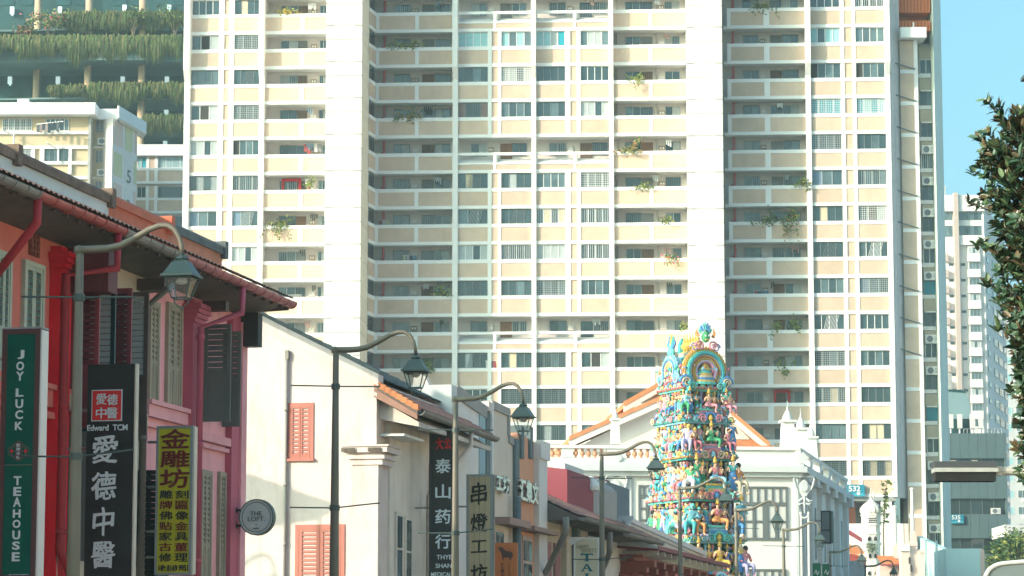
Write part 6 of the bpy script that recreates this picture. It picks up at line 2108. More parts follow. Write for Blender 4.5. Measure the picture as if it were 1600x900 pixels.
# sloping white cornice above the canopy
cx0, cx1 = (985, 808), (1104, 862)
def cor(py_off0, py_off1, L, th, nm, m):
    a, b_ = at_l(cx0[0], cx0[1] + py_off0, L), at_l(cx1[0], cx1[1] + py_off0, L)
    c, d = at_l(cx1[0], cx1[1] + py_off1, L), at_l(cx0[0], cx0[1] + py_off1, L)
    def loc(p, e=0): return (p.dot(N) - VA.l0 - e, p.dot(U) - VA.s, p.z)
    vs = [loc(p) for p in (a, b_, c, d)] + [loc(p, th) for p in (a, b_, c, d)]
    MB().add(vs, [(0, 1, 2, 3), (7, 6, 5, 4), (0, 4, 5, 1), (1, 5, 6, 2), (2, 6, 7, 3), (3, 7, 4, 0)]).obj(nm, m, vr)
cor(0, 7, -19.6, 1.5, 'cornice', GW)
cor(7.2, 13, -19.75, 1.2, 'cornice', GW)
cor(13.2, 33, -19.9, 1.2, 'cornice_wall', GW)
pg = Cross(('pierced_parapet', 'pale pierced parapet with pointed openings left of the temple cornice', 'wall'), 966, at_l(966, 815, -20.0).dot(U))
b = MB()
b.xz([(pg.x(948), pg.z(948, 840)), (pg.x(948), pg.z(948, 826)), (pg.x(988), pg.z(988, 826)), (pg.x(988), pg.z(988, 840))], 0, .3)
b.xz([(pg.x(948), pg.z(948, 811)), (pg.x(948), pg.z(948, 806)), (pg.x(988), pg.z(988, 806)), (pg.x(988), pg.z(988, 811))], 0, .3)
b.obj('wall', CTR, pg.root)
for q in (950, 965, 980):
    MB().xz([(pg.x(q - 2.5), pg.z(q, 826)), (pg.x(q - 2.5), pg.z(q, 818)), (pg.x(q - 7), pg.z(q, 811)), (pg.x(q + 7), pg.z(q, 811)), (pg.x(q + 2.5), pg.z(q, 818)), (pg.x(q + 2.5), pg.z(q, 826))], .01, .29).obj('pier', CTR, pg.root)

# ------------------------------------------------------------------ temple gate tower
GPY = 141.0
def gp(py): return at_y(1085, py, GPY).z
gpx = at_y(1084, 700, GPY).x
PSI = radians(25)
gop = thing('temple_tower', 'tapering temple gate tower crowded with brightly painted statues', 'temple tower', (gpx, GPY, 0), PSI)
def cmat(n, c, r=.7):
    k = .0 if n in ('hair', 'maroon', 'deep_green', 'dark_teal') else .05
    c = tuple(a * (1 - k) + b_ * k for a, b_ in zip(c, (.80, .70, .56)))
    return mat('paint_' + n, c, r, .14, 4.0, grime=.35, streak=2, bump=.4, bscale=14.0)
PC = dict(yellow=cmat('yellow', (.58, .40, .10)), cream=cmat('cream', (.60, .48, .33)), teal=cmat('teal', (.03, .36, .38)), blue=cmat('blue', (.05, .24, .55)), sky=cmat('sky', (.22, .50, .66)),
          pink=cmat('pink', (.66, .25, .32)), rose=cmat('rose', (.55, .16, .20)), green=cmat('green', (.03, .33, .14)), dgreen=cmat('deep_green', (.02, .16, .10)), maroon=cmat('maroon', (.22, .05, .06)),
          lilac=cmat('lilac', (.38, .36, .60)), orange=cmat('orange', (.65, .26, .07)), gold=cmat('gold', (.58, .37, .06)), white=cmat('white', (.72, .70, .66)), skin=cmat('skin', (.62, .38, .24)),
          skinb=cmat('blue_skin', (.08, .30, .38)), hair=cmat('hair', (.025, .025, .025)), dteal=cmat('dark_teal', (.01, .10, .12)), aqua=cmat('aqua', (.10, .50, .45)))
# statues: one skinned body per pose
def skinned(nodes, edges, labels, crown, extra=None):
    me = bpy.data.meshes.new('statue')
    keys = list(nodes)
    me.from_pydata([nodes[k][:3] for k in keys], [(keys.index(a), keys.index(b_)) for a, b_ in edges], [])
    o = bpy.data.objects.new('statue', me)
    C.objects.link(o)
    sk = o.modifiers.new('skin', 'SKIN')
    sk.use_smooth_shade = True
    for i, k in enumerate(keys):
        r = nodes[k][3]
        me.skin_vertices[0].data[i].radius = (r, r)
        me.skin_vertices[0].data[i].use_root = (k == 'pelvis')
    sb_ = o.modifiers.new('sub', 'SUBSURF')
    sb_.levels = 1
    dg_ = bpy.context.evaluated_depsgraph_get()
    out = bpy.data.meshes.new_from_object(o.evaluated_get(dg_))
    bpy.data.objects.remove(o)
    b = MB()
    b.v = [tuple(v.co) for v in out.vertices]
    b.f = [tuple(p.vertices) for p in out.polygons]
    for p in out.polygons:
        c = p.center
        best, bl = 9e9, 0
        for (a, e), lab in zip(edges, labels):
            A_, E_ = Vector(nodes[a][:3]), Vector(nodes[e][:3])
            d = E_ - A_
            t = max(0, min(1, (c - A_).dot(d) / max(d.length_squared, 1e-9)))
            ds = (A_ + d * t - c).length / max(nodes[a][3], .02) ** .3
            if ds < best: best, bl = ds, lab
        b.m.append(bl)
    hz = nodes['head']
    if crown:
        b.lathe([(.062, -.01), (.066, .02), (.05, .05), (.056, .07), (.035, .12), (.012, .17), (.006, .19)], 8, (hz[0], hz[1] + .005, hz[2] + .03), 3)
    else:
        b.lathe([(.05, -.05), (.066, -.02), (.066, .03), (.045, .065), (.01, .08)], 8, (hz[0], hz[1] + .016, hz[2] + .01), 3)
    b.add([(hz[0] - .012, hz[1] - .055, hz[2] - .02), (hz[0] + .012, hz[1] - .055, hz[2] - .02), (hz[0], hz[1] - .075, hz[2] - .02), (hz[0], hz[1] - .056, hz[2] + .015)], [(0, 1, 2), (0, 2, 3), (2, 1, 3), (0, 3, 1)], 0)
    for sx_ in (-1, 1):
        b.box(hz[0] + sx_ * .024 - .009, hz[0] + sx_ * .024 + .009, hz[1] - .058, hz[1] - .05, hz[2] + .0, hz[2] + .010, 3)
    b.box(hz[0] - .015, hz[0] + .015, hz[1] - .056, hz[1] - .048, hz[2] - .036, hz[2] - .029, 4)
    if extra: extra(b)
    return b
def torso(px_, pz, lean=0):
    return {'pelvis': (0, 0, pz, .085), 'waist': (lean * .3, 0, pz + .10, .07), 'chest': (lean * .7, 0, pz + .22, .09), 'neck': (lean, -.01, pz + .31, .032), 'head': (lean * 1.1, -.02, pz + .40, .058)}
TE = [('pelvis', 'waist'), ('waist', 'chest'), ('chest', 'neck'), ('neck', 'head')]
TL = [2, 1, 0, 0]
def limbs(n, arms, legs):
    e, l = list(TE), list(TL)
    cz = n['chest'][2]
    cx = n['chest'][0]
    for s_, k in ((-1, 'L'), (1, 'R')):
        el, hd = arms[k]
        n['sh' + k] = (cx + s_ * .13, 0, cz + .04, .042)
        n['el' + k] = (cx + el[0], el[1], cz + el[2], .032)
        n['ha' + k] = (cx + hd[0], hd[1], cz + hd[2], .026)
        e += [('chest', 'sh' + k), ('sh' + k, 'el' + k), ('el' + k, 'ha' + k)]
        l += [1, 0, 0]
        kn, ft, toe = legs[k]
        n['hp' + k] = (s_ * .07, 0, n['pelvis'][2] - .03, .075)
        n['kn' + k] = (*kn, .062)
        n['ft' + k] = (*ft, .034)
        n['to' + k] = (*toe, .026)
        e += [('pelvis', 'hp' + k), ('hp' + k, 'kn' + k), ('kn' + k, 'ft' + k), ('ft' + k, 'to' + k)]
        l += [2, 2, 2, 0]
    return n, e, l
def skirt(z0, z1, r0, r1):
    return lambda b: b.lathe([(r0, z0), (r0 * .96, z0 + .03), (r1, z1)], 10, (0, 0, 0), 2, 1, .75)
POSES = []
n, e, l = limbs(torso(0, .50, .015), {'L': ((-.20, -.02, -.12), (-.15, -.16, -.02)), 'R': ((.19, -.02, -.14), (.12, -.15, -.14))},
                {'L': ((-.075, -.03, .27), (-.08, .0, .045), (-.09, -.09, .02)), 'R': ((.07, -.04, .27), (.075, -.02, .045), (.085, -.11, .02))})
POSES.append(skinned(n, e, l, True, skirt(.06, .46, .12, .085)).mesh('statue', [PC['skin']] * 5, True))
n, e, l = limbs(torso(0, .50, -.03), {'L': ((-.21, .0, -.10), (-.24, -.1, .06)), 'R': ((.17, .02, -.16), (.13, -.08, -.24))},
                {'L': ((-.085, -.05, .27), (-.10, .02, .045), (-.11, -.07, .02)), 'R': ((.06, -.03, .27), (.06, .0, .045), (.07, -.09, .02))})
POSES.append(skinned(n, e, l, False, None).mesh('statue', [PC['skin']] * 5, True))
n, e, l = limbs(torso(0, .16, .0), {'L': ((-.20, -.04, -.10), (-.17, -.17, .04)), 'R': ((.20, -.04, -.10), (.15, -.18, .02))},
                {'L': ((-.24, -.20, .14), (-.02, -.22, .09), (.07, -.24, .07)), 'R': ((.22, -.22, .14), (.14, -.24, -.10), (.15, -.31, -.13))})
POSES.append(skinned(n, e, l, True, None).mesh('statue', [PC['skin']] * 5, True))
n, e, l = limbs(torso(0, .16, .04), {'L': ((-.19, .0, -.12), (-.20, -.15, -.14)), 'R': ((.19, -.02, -.13), (.06, -.17, -.08))},
                {'L': ((-.13, -.25, .14), (-.12, -.24, -.12), (-.13, -.33, -.15)), 'R': ((.10, -.26, .15), (.07, -.27, -.12), (.07, -.36, -.15))})
POSES.append(skinned(n, e, l, False, None).mesh('statue', [PC['skin']] * 5, True))
sr = random.Random(12)
CL = ['green', 'blue', 'pink', 'lilac', 'orange', 'aqua', 'rose', 'sky', 'teal', 'yellow']
def statue(pose, x, y, z, h, face, cols=None):
    k = [1.09, 1.02, .80, .74][pose]
    o = link('statue', POSES[pose], gop, (x, y, z), (0, 0, face), (h, h, h))
    up, lo_ = sr.choice(CL + ['skin'] * 4), sr.choice(CL)
    sk_ = sr.choice(['skin'] * 5 + ['skinb', 'cream'])
    if cols: up, lo_, sk_ = cols
    for i, c in enumerate((sk_, up, lo_, 'gold' if pose in (0, 2) else sr.choice(['hair', 'aqua', 'gold', 'hair']), 'rose')):
        o.material_slots[i].link = 'OBJECT'
        o.material_slots[i].material = PC[c]
    return o
def slab(name, a, b_, z0, z1, col, ch=0.0):
    m = PC[col]
    bb = MB()
    bb.xy([(-a, -b_), (a, -b_), (a, b_), (-a, b_)], z0, z1)
    bb.obj(name, m, gop)
def beads(a, b_, z, r, col, step, sy=1.0):
    mb = MB()
    n1 = int(2 * a / step)
    for i in range(n1):
        x = -a + 2 * a * (i + .5) / n1
        mb.lathe([(r * .3, -r * sy), (r, -r * .2 * sy), (r * .8, r * .5 * sy), (r * .1, r * sy)], 6, (x, -b_, z))
    n2 = int(2 * b_ / step)
    for i in range(n2):
        y = -b_ + 2 * b_ * (i + .5) / n2
        mb.lathe([(r * .3, -r * sy), (r, -r * .2 * sy), (r * .8, r * .5 * sy), (r * .1, r * sy)], 6, (-a, y, z))
    mb.obj('bead_course', PC[col], gop, kind='stuff')
def arch(name, col, r0, r1, y0, y1, a0, a1, cx, cz, face=0, n=20, ox_=0, sx=1.0):
    """ring sector standing upright; face 0 = front, 1 = left flank"""
    b = MB()
    vs, fs = [], []
    for i in range(n + 1):
        a = radians(a0 + (a1 - a0) * i / n)
        for rr in (r0, r1):
            for yy in (y0, y1):
                p = (cx + rr * cos(a) * sx, yy, cz + rr * sin(a))
                vs.append(p if face == 0 else (p[1], -p[0], p[2]))
    for i in range(n):
        o_, p_ = 4 * i, 4 * i + 4
        fs += [(o_, o_ + 2, p_ + 2, p_), (o_ + 1, p_ + 1, p_ + 3, o_ + 3), (o_, p_, p_ + 1, o_ + 1), (o_ + 2, o_ + 3, p_ + 3, p_ + 2)]
    fs += [(0, 1, 3, 2), (4 * n, 4 * n + 2, 4 * n + 3, 4 * n + 1)]
    b.add(vs, fs)
    return b.obj(name, PC[col], gop)
def scroll(cx, cz, r, col, y, flip=1, face=0, turns=1.6):
    pts = []
    for i in range(26):
        t = i / 25
        a = flip * (t * turns * 2 * pi) + (0 if flip > 0 else pi)
        rr = r * (1 - .8 * t)
        p = (cx + rr * cos(a), y - .04 * t, cz + rr * sin(a))
        pts.append(p if face == 0 else (p[1], -p[0], p[2]))
    return MB().tube(pts, [r * .22 * (1 - .5 * i / 25) for i in range(26)], 6).obj('scroll', PC[col], gop)

TIERS = [(612, 1.33, 1.30), (663, 1.40, 1.62), (720, 1.45, 1.84), (784, 1.52, 2.18), (849, 1.58, 2.38), (912, 1.66, 2.55), (980, 1.75, 2.7)]
ORN = ['cream', 'pink', 'sky', 'aqua', 'rose', 'teal', 'blue', 'lilac', 'green', 'orange']
def frieze(a, b_, z, r0, step, cols, y_out=.05):
    """row of small horseshoe ornaments along the front and the left flank"""
    mb = MB()
    def one(fx, n_out):
        vs, fs = [], []
        n = 7
        for i in range(n + 1):
            t = radians(-25 + 230 * i / n)
            for rr in (r0 * .55, r0):
                for yy in (0, .07):
                    vs.append(fx(rr * cos(t), -yy, z + rr * sin(t)))
        for i in range(n):
            o_, p_ = 4 * i, 4 * i + 4
            fs += [(o_, o_ + 2, p_ + 2, p_), (o_ + 1, p_ + 1, p_ + 3, o_ + 3), (o_ + 2, o_ + 3, p_ + 3, p_ + 2)]
        m = sr.randrange(len(cols))
        mb.add(vs, fs, m)
        q = fx(0, -.06, z)
        mb.lathe([(.01, -r0 * .5), (r0 * .42, -r0 * .1), (r0 * .3, r0 * .3), (.01, r0 * .5)], 6, q, (m + 1) % len(cols))
    n1 = max(1, int(2 * a / step))
    for i in range(n1):
        x0 = -a + 2 * a * (i + .5) / n1
        one(lambda x, y, zz, x0=x0: (x0 + x, -b_ + y, zz), 0)
    n2 = max(1, int(2 * b_ / step))
    for i in range(n2):
        y0 = -b_ + 2 * b_ * (i + .5) / n2
        one(lambda x, y, zz, y0=y0: (-a + y, y0 - x, zz), 1)
    mb.obj('frieze', [PC[c] for c in cols], gop, kind='stuff')
def clutter(a, b_, z0, z1, n):
    """small moulded scrolls, flowers and animals that crowd the wall between the statues"""
    mb = MB()
    for i in range(n):
        front = sr.random() < a / (a + b_)
        u, z = sr.uniform(-1, 1), sr.uniform(z0, z1)
        r_ = sr.uniform(.05, .12)
        p = (u * a, -b_ - sr.uniform(0, .12), z) if front else (-a - sr.uniform(0, .12), u * b_, z)
        m = sr.randrange(len(ORN))
        if sr.random() < .6:
            mb.lathe([(.01, -r_), (r_ * .8, -r_ * .5), (r_, 0), (r_ * .5, r_ * .6), (.01, r_ * 1.2)], 6, p, m)
        else:
            d = Vector((sr.uniform(-1, 1), sr.uniform(-.4, .4), sr.uniform(-.2, 1))).normalized() * r_ * 2.2
            q = Vector(p)
            mb.tube([q, q + d * .5 + Vector((0, 0, .04)), q + d], [r_ * .5, r_ * .45, r_ * .2], 5, m)
    mb.obj('moulded_ornament', [PC[c] for c in ORN], gop, kind='stuff')
for i, (py, a, b_) in enumerate(TIERS):
    z = gp(py)
    slab('cornice', a + .02, b_ + .02, z, z + .07, ['yellow', 'aqua', 'pink', 'teal'][i % 4])
    slab('cornice', a + .07, b_ + .07, z + .072, z + .12, ['pink', 'teal', 'lilac'][i % 3])
    slab('cornice', a - .05, b_ - .05, z - .10, z - .002, ['aqua', 'sky', 'teal'][i % 3])
    beads(a + .04, b_ + .04, z + .035, .05, ['rose', 'aqua', 'gold'][i % 3], .15)
    frieze(a + .02, b_ + .02, z + .13, .15, .42, ['cream', 'pink', 'sky', 'yellow', 'aqua'])
    if i == 0:
        continue
    z1 = gp(TIERS[i - 1][0]) - .11
    a1, b1 = TIERS[i - 1][1], TIERS[i - 1][2]
    zb = z + .125
    h = z1 - zb
    slab('tier_wall', a1 - .32, b1 - .32, zb, z1, ['dteal', 'maroon', 'dgreen'][i % 3])
    slab('plinth', a - .16, b_ - .16, zb, zb + .13, ['rose', 'aqua', 'blue'][i % 3])
    slab('plinth', a - .24, b_ - .24, zb + .132, zb + .24, ['cream', 'pink', 'yellow'][i % 3])
    beads(a - .15, b_ - .15, zb + .08, .05, ['gold', 'cream', 'sky'][i % 3], .16)
    clutter(a - .14, b_ - .14, zb + .1, zb + h * .45, 110 + 12 * i)
    clutter(a1 - .26, b1 - .26, zb + h * .4, z1 - .05, 90 + 10 * i)
    ncol = 8
    for k in range(ncol):
        x = -(a1 - .2) + 2 * (a1 - .2) * k / (ncol - 1)
        MB().lathe([(.07, 0), (.075, .1), (.05, .14), (.05, h * .72), (.09, h * .8), (.06, h * .84), (.10, h - .3)], 8, (x, -(b1 - .2), zb + .24)).obj('pilaster', PC[['yellow', 'sky', 'pink', 'cream', 'lilac', 'gold'][(k + i) % 6]], gop)
    nside = 9 if i < 3 else 11
    for k in range(nside):
        y = -(b1 - .2) + 2 * (b1 - .2) * k / (nside - 1)
        MB().lathe([(.07, 0), (.075, .1), (.05, .14), (.05, h * .72), (.09, h * .8), (.06, h * .84), (.10, h - .3)], 8, (-(a1 - .2), y, zb + .24)).obj('pilaster', PC[['cream', 'teal', 'sky', 'rose', 'pink'][(k + i) % 5]], gop)
    MB().box(-.50, .50, -(b_ + .06), -(b1 - .4), zb, zb + h * .30).obj('niche_base', PC[['teal', 'pink', 'lilac', 'aqua', 'sky', 'teal'][i % 6]], gop)
    MB().box(-.44, .44, -(b_ + .09), -(b_ - .1), zb + h * .06, zb + h * .22).obj('niche_panel', PC[['yellow', 'blue', 'rose'][i % 3]], gop)
    MB().box(-.54, .54, -(b_ + .12), -(b_ - .1), zb + h * .302, zb + h * .36).obj('niche_sill', PC[['gold', 'aqua', 'pink'][i % 3]], gop)
    arch('kudu_arch', ['sky', 'blue', 'rose', 'pink', 'aqua', 'sky'][i % 6], .22, .33, -(b_ + .18), -(b_ - .02), -30, 210, 0, z + .16)
    for f_ in (-1, 1):
        scroll(f_ * .44, z + .14, .22, ['sky', 'pink', 'cream', 'rose', 'aqua', 'cream'][i % 6], -(b_ + .14), f_)
        scroll(f_ * .80, z + .10, .15, ['cream', 'sky', 'pink'][i % 3], -(b_ + .1), -f_)
    MB().lathe([(.02, -.14), (.13, -.07), (.14, .04), (.09, .16), (.02, .24)], 8, (0, -(b_ + .1), z + .16)).obj('kudu_head', PC[['blue', 'gold', 'sky'][i % 3]], gop)
    zs_ = zb + .24
    dcol = [('skin', 'pink', 'skin'), ('skin', 'pink', 'skin'), ('green', 'green', 'skin'), ('rose', 'sky', 'skin'), ('rose', 'orange', 'skin'), ('gold', 'gold', 'skin'), None][i]
    statue(2, 0, -(b_ - .04), zb + h * .36, h * .98, 0, dcol)
    for f_ in (-1, 1):
        statue(sr.choice([0, 1]), f_ * .50, -(b1 - .06), zs_, h * .80, sr.uniform(-.2, .2))
        if i >= 2:
            statue(3 if (i + f_) % 2 else 0, f_ * (a - .50), -(b_ - .1), zs_ + (.18 if (i + f_) % 2 else 0), h * .95, sr.uniform(-.3, .3))
        else:
            statue(0, f_ * (a - .38), -(b_ - .15), zs_, h * .9, sr.uniform(-.3, .3))
        statue(2, f_ * (a - .78), -(b_ - .06), zb + .04, h * .52, sr.uniform(-.3, .3))
    statue(3, -(a - .2), -(b_ - .2), zs_ + .2, h * 1.08, -PSI * 1.2, [None, ('sky', 'green', 'skin'), ('lilac', 'lilac', 'skin'), ('green', 'white', 'skin'), ('skinb', 'teal', 'skinb'), ('white', 'pink', 'skin'), None][i])
    statue([0, 3][i % 2], (a - .22), -(b_ - .16), zs_ + (.2 if i % 2 else 0), h * (1.1 if i % 2 else 1.0), PSI * .5, [None, ('skin', 'pink', 'skin'), ('blue', 'blue', 'skin'), ('orange', 'cream', 'skin'), ('skinb', 'skinb', 'skinb'), ('pink', 'lilac', 'rose'), None][i])
    nf = 6 + i
    for k in range(nf):
        y = -(b_ - .3) + (2 * b_ - .5) * (k + .3) / nf
        pz = sr.choice([0, 0, 1, 2, 3])
        statue(pz, -(a - .20), y, zs_ + (.18 if pz > 1 else 0), h * (sr.uniform(.78, .92) if pz < 2 else sr.uniform(.85, 1.0)), -pi / 2 + sr.uniform(-.4, .6), None if sr.random() < .8 else ('skin', sr.choice(['cream', 'pink', 'orange', 'white']), 'skin'))
    for k in range(4):
        scroll((k - 1.5) * .95, z + .14, .18, ['cream', 'sky', 'pink', 'yellow'][k], -(a + .14), 1 if k % 2 else -1, 1)
# solid base
slab('base_wall', 1.75, 2.9, 0, gp(975), 'cream')

# barrel roof
zr = gp(606)
ca, cb_ = TIERS[0][1], TIERS[0][2]
slab('roof_base', ca - .1, cb_ - .05, zr + .05, zr + .25, 'rose')
slab('roof_base', ca - .22, cb_ - .12, zr + .252, zr + .42, 'aqua')
cz0 = gp(586)
b = MB()
vs, fs = [], []
nb = 16
for yy in (-(cb_ - .15), cb_ - .15):
    for i in range(nb + 1):
        a = pi * i / nb
        vs.append((.92 * cos(a), yy, zr + .42 + 1.25 * sin(a)))
for i in range(nb):
    fs.append((i, i + 1, nb + 2 + i, nb + 1 + i))
fs += [tuple(range(nb + 1))[::-1], tuple(range(nb + 1, 2 * nb + 2))]
b.add(vs, fs)
b.obj('barrel_roof', PC['teal'], gop)
yf = -(cb_ - .12)
acz = gp(585)
for (c, r0, r1, y0, y1) in (('gold', 1.06, 1.18, yf - .10, yf + .3), ('aqua', 1.01, 1.06, yf - .16, yf + .2), ('teal', .90, 1.01, yf - .22, yf + .2), ('blue', .85, .90, yf - .16, yf + .2), ('yellow', .79, .85, yf - .14, yf + .2), ('rose', .62, .79, yf - .06, yf + .2), ('gold', .58, .62, yf - .14, yf + .2), ('lilac', .51, .58, yf - .18, yf + .2), ('pink', .45, .51, yf - .12, yf + .2)):
    arch('arch_ring', c, r0, r1, y0, y1, -38, 218, 0, acz)
mb = MB()
for i in range(32):
    a = radians(-36 + 252 * i / 31)
    mb.lathe([(.02, -.09), (.075, -.04), (.075, .04), (.02, .10)], 6, (1.20 * cos(a), yf, acz + 1.20 * sin(a)))
mb.obj('bead_course', PC['orange'], gop, kind='stuff')
mb = MB()
for i in range(26):
    a = radians(-30 + 240 * i / 25)
    mb.lathe([(.02, -.06), (.05, -.03), (.05, .03), (.02, .06)], 6, (.67 * cos(a), yf - .10, acz + .67 * sin(a)))
mb.obj('bead_course', PC['yellow'], gop, kind='stuff')
MB().box(-.5, .5, yf, yf + .3, zr + .42, acz + .1).obj('arch_ground', PC['sky'], gop)
for (c, r, z0, z1) in (('aqua', .62, -.62, -.50), ('yellow', .56, -.495, -.40), ('blue', .50, -.395, -.28), ('cream', .44, -.275, -.18), ('yellow', .36, -.175, -.06), ('aqua', .30, -.055, .10), ('yellow', .34, .105, .17), ('gold', .26, .175, .27), ('yellow', .15, .275, .40), ('gold', .08, .405, .50)):
    MB().lathe([(r, z0), (r, z1)], 14, (0, yf - .05, acz + .0), 0, 1, .45).obj('shrine_step', PC[c], gop)
for f_ in (-1, 1):
    scroll(f_ * 1.12, acz - .55, .36, 'blue', yf - .16, f_)
    scroll(f_ * 1.12, acz - .55, .24, 'cream', yf - .24, f_)
    scroll(f_ * .36, acz + 1.28, .25, 'pink', yf - .2, f_)
    scroll(f_ * .62, acz + 1.22, .22, 'lilac', yf - .1, f_)
    scroll(f_ * .72, acz - .72, .18, 'aqua', yf - .26, f_)
    MB().lathe([(.10, -.2), (.16, -.1), (.1, .05), (.16, .2), (.06, .35), (.02, .5)], 8, (f_ * .98, yf - .2, acz - .78)).obj('makara', PC['teal'], gop)
    MB().tube([(f_ * .40, yf - .15, acz + 1.75), (f_ * .52, yf - .12, acz + 1.95), (f_ * .46, yf - .1, acz + 2.15)], [.09, .07, .02], 6).obj('flame', PC['orange'], gop)
lion = MB().lathe([(.05, -.26), (.15, -.2), (.22, -.08), (.23, .06), (.17, .2), (.07, .28)], 10, (0, yf - .15, acz + 1.72), 0, 1, .8)
lion.obj('lion_mask', PC['green'], gop, smooth=True)
ey = MB()
for f_ in (-1, 1):
    ey.lathe([(.02, -.05), (.055, 0), (.02, .05)], 8, (f_ * .09, yf - .30, acz + 1.78))
ey.obj('mask_eyes', PC['white'], gop)
MB().box(-.11, .11, yf - .35, yf - .28, acz + 1.56, acz + 1.61).obj('mask_mouth', PC['gold'], gop)
for k in range(7):
    a = radians(20 + 140 * k / 6)
    MB().tube([(.2 * cos(a), yf - .12, acz + 1.9 + .15 * sin(a)), (.33 * cos(a), yf - .08, acz + 1.95 + .36 * sin(a)), (.36 * cos(a) + .05, yf - .06, acz + 2.0 + .5 * sin(a))], [.09, .08, .02], 6).obj('mane_leaf', PC[['aqua', 'sky', 'blue'][k % 3]], gop)
# row of pot finials along the ridge
zrg = gp(547)
MB().box(-.30, .30, -(cb_ - .35), cb_ - .35, zr + 1.3, zrg - .1).obj('ridge_base', PC['cream'], gop)
for k in range(6):
    y = -(cb_ - .75) + (2 * cb_ - 1.2) * k / 5
    MB().lathe([(.10, -.05), (.06, .06), (.17, .16), (.20, .28), (.13, .40), (.06, .44), (.10, .50), (.06, .58), (.03, .66), (.012, .86)], 10, (0, y, zrg), 0).obj('pot_finial', PC['gold'], gop, smooth=True)
MB().box(-.14, .14, -(cb_ - .3), cb_ - .3, zrg - .1, zrg - .02).obj('ridge', PC['yellow'], gop)
clutter(ca - .05, cb_ - .1, zr + .1, gp(575), 130)
frieze(ca - .05, cb_ - .1, zr + .3, .16, .36, ['pink', 'cream', 'sky', 'yellow'])
# small arch on the left flank and its crest
for (c, r0, r1, y0, y1) in (('sky', .62, .74, -(ca + .05), -(ca - .4)), ('blue', .52, .62, -(ca + .10), -(ca - .4)), ('cream', .40, .52, -(ca + .04), -(ca - .4)), ('yellow', .28, .40, -(ca + .0), -(ca - .4))):
    arch('arch_ring', c, r0, r1, y0, y1, -35, 215, 0, gp(582), 1)
MB().box(-(ca - .1), -(ca - .42), -.3, .3, zr + .4, gp(578)).obj('arch_ground', PC['white'], gop)
mb = MB()
for i in range(18):
    a = radians(-30 + 240 * i / 17)
    mb.lathe([(.02, -.1), (.07, -.03), (.06, .04), (.02, .12)], 6, (-(ca - .05), -.78 * cos(a), gp(582) + .78 * sin(a)))
mb.obj('bead_course', PC['sky'], gop, kind='stuff')
for f_ in (-1, 1):
    scroll(f_ * .82, gp(596), .3, 'sky', -(ca + .08), f_, 1)
MB().lathe([(.1, -.3), (.26, -.1), (.24, .15), (.1, .3)], 8, (-(ca - .1), 0, gp(551)), 0, .7, 1).obj('lion_mask', PC['aqua'], gop)
for k in range(5):
    a = radians(30 + 120 * k / 4)
    MB().tube([(-(ca - .1), .15 * cos(a), gp(547)), (-(ca - .12), .4 * cos(a), gp(547) + .45 * sin(a)), (-(ca - .14), .46 * cos(a), gp(547) + .75 * sin(a))], [.1, .08, .02], 6).obj('mane_leaf', PC[['teal', 'blue', 'gold'][k % 3]], gop)
# back crest of the ridge
MB().lathe([(.1, -.5), (.3, -.1), (.25, .3), (.05, .6)], 8, (0, cb_ - .2, zrg + .1), 0, 1, .6).obj('lion_mask', PC['teal'], gop)
# ------------------------------------------------------------------ mosque beyond: minaret, walls, posts
MQY = 214.0
def ux(px): return at_y(px, 830, MQY).x
def uz(py, Y=MQY): return at_y(1361, py, Y).z
MW = mat('minaret_white', (0.76, 0.71, 0.65), 0.8, 0.04, 0.5, grime=0.15, gcol=(0.5, 0.42, 0.34))
MPK = mat('mosque_pink', (0.66, 0.52, 0.46), 0.8, 0.05, 0.5, grime=0.15)
mn = thing('minaret', 'small white minaret with a ribbed onion dome and pierced gallery', 'minaret', (ux(1361.5), MQY, 0), 0)
k = MQY / FPX
zt = uz(822)
MB().lathe([(15.5 * k, 0), (14 * k, zt)], 8, (0, 0, 0), 0, 1, 1, pi / 8).obj('shaft', MW, mn)
for py in (822, 836, 852):
    MB().lathe([(15.4 * k, 0), (16.4 * k, .08), (15.4 * k, .2)], 8, (0, 0, uz(py)), 0, 1, 1, pi / 8).obj('string_course', MW, mn)
MB().lathe([(14.6 * k, uz(820)), (15.6 * k, uz(819)), (15.6 * k, uz(807)), (17 * k, uz(806)), (17 * k, uz(804)), (15 * k, uz(803.5))], 8, (0, 0, 0), 0, 1, 1, pi / 8).obj('gallery', MW, mn)
ho = MB()
for j in range(3):
    for i in range(6):
        x = (-6 + 12 * (i + .5 * (j % 2)) / 5.5) * k
        z = uz(817 - j * 3.2)
        y = -15.65 * k * cos(pi / 8)
        ho.xz([(x - .055, z), (x, z + .07), (x + .055, z), (x, z - .07)], y - .02, y + .01)
ho.obj('gallery_piercings', INNER, mn, kind='stuff')
dome = []
for i in range(13):
    t = i / 12
    r = [14.2, 16.0, 16.6, 16.6, 16.0, 14.8, 13.0, 10.8, 8.2, 5.6, 3.4, 1.8, .8][i]
    dome.append((r * k, uz(803.4) + (uz(777) - uz(803.4)) * t))
db = MB()
n = 32
vs, fs = [], []
for r, z in dome:
    for i in range(n):
        a = 2 * pi * i / n
        q = r * (1 + (.05 if i % 2 else 0))
        vs.append((q * cos(a), q * sin(a), z))
for j in range(len(dome) - 1):
    for i in range(n):
        i2 = (i + 1) % n
        fs.append((j * n + i, j * n + i2, (j + 1) * n + i2, (j + 1) * n + i))
fs.append(tuple(range((len(dome) - 1) * n, len(dome) * n)))
db.add(vs, fs)
db.obj('dome', MW, mn)
MB().lathe([(.05, 0), (.14, .12), (.05, .25), (.1, .33), (.03, .42), (.01, .75)], 8, (0, 0, uz(778))).lathe([(.04, 0), (.1, .15), (.02, .6)], 8, (.22, 0, uz(779))).obj('finial', MW, mn)
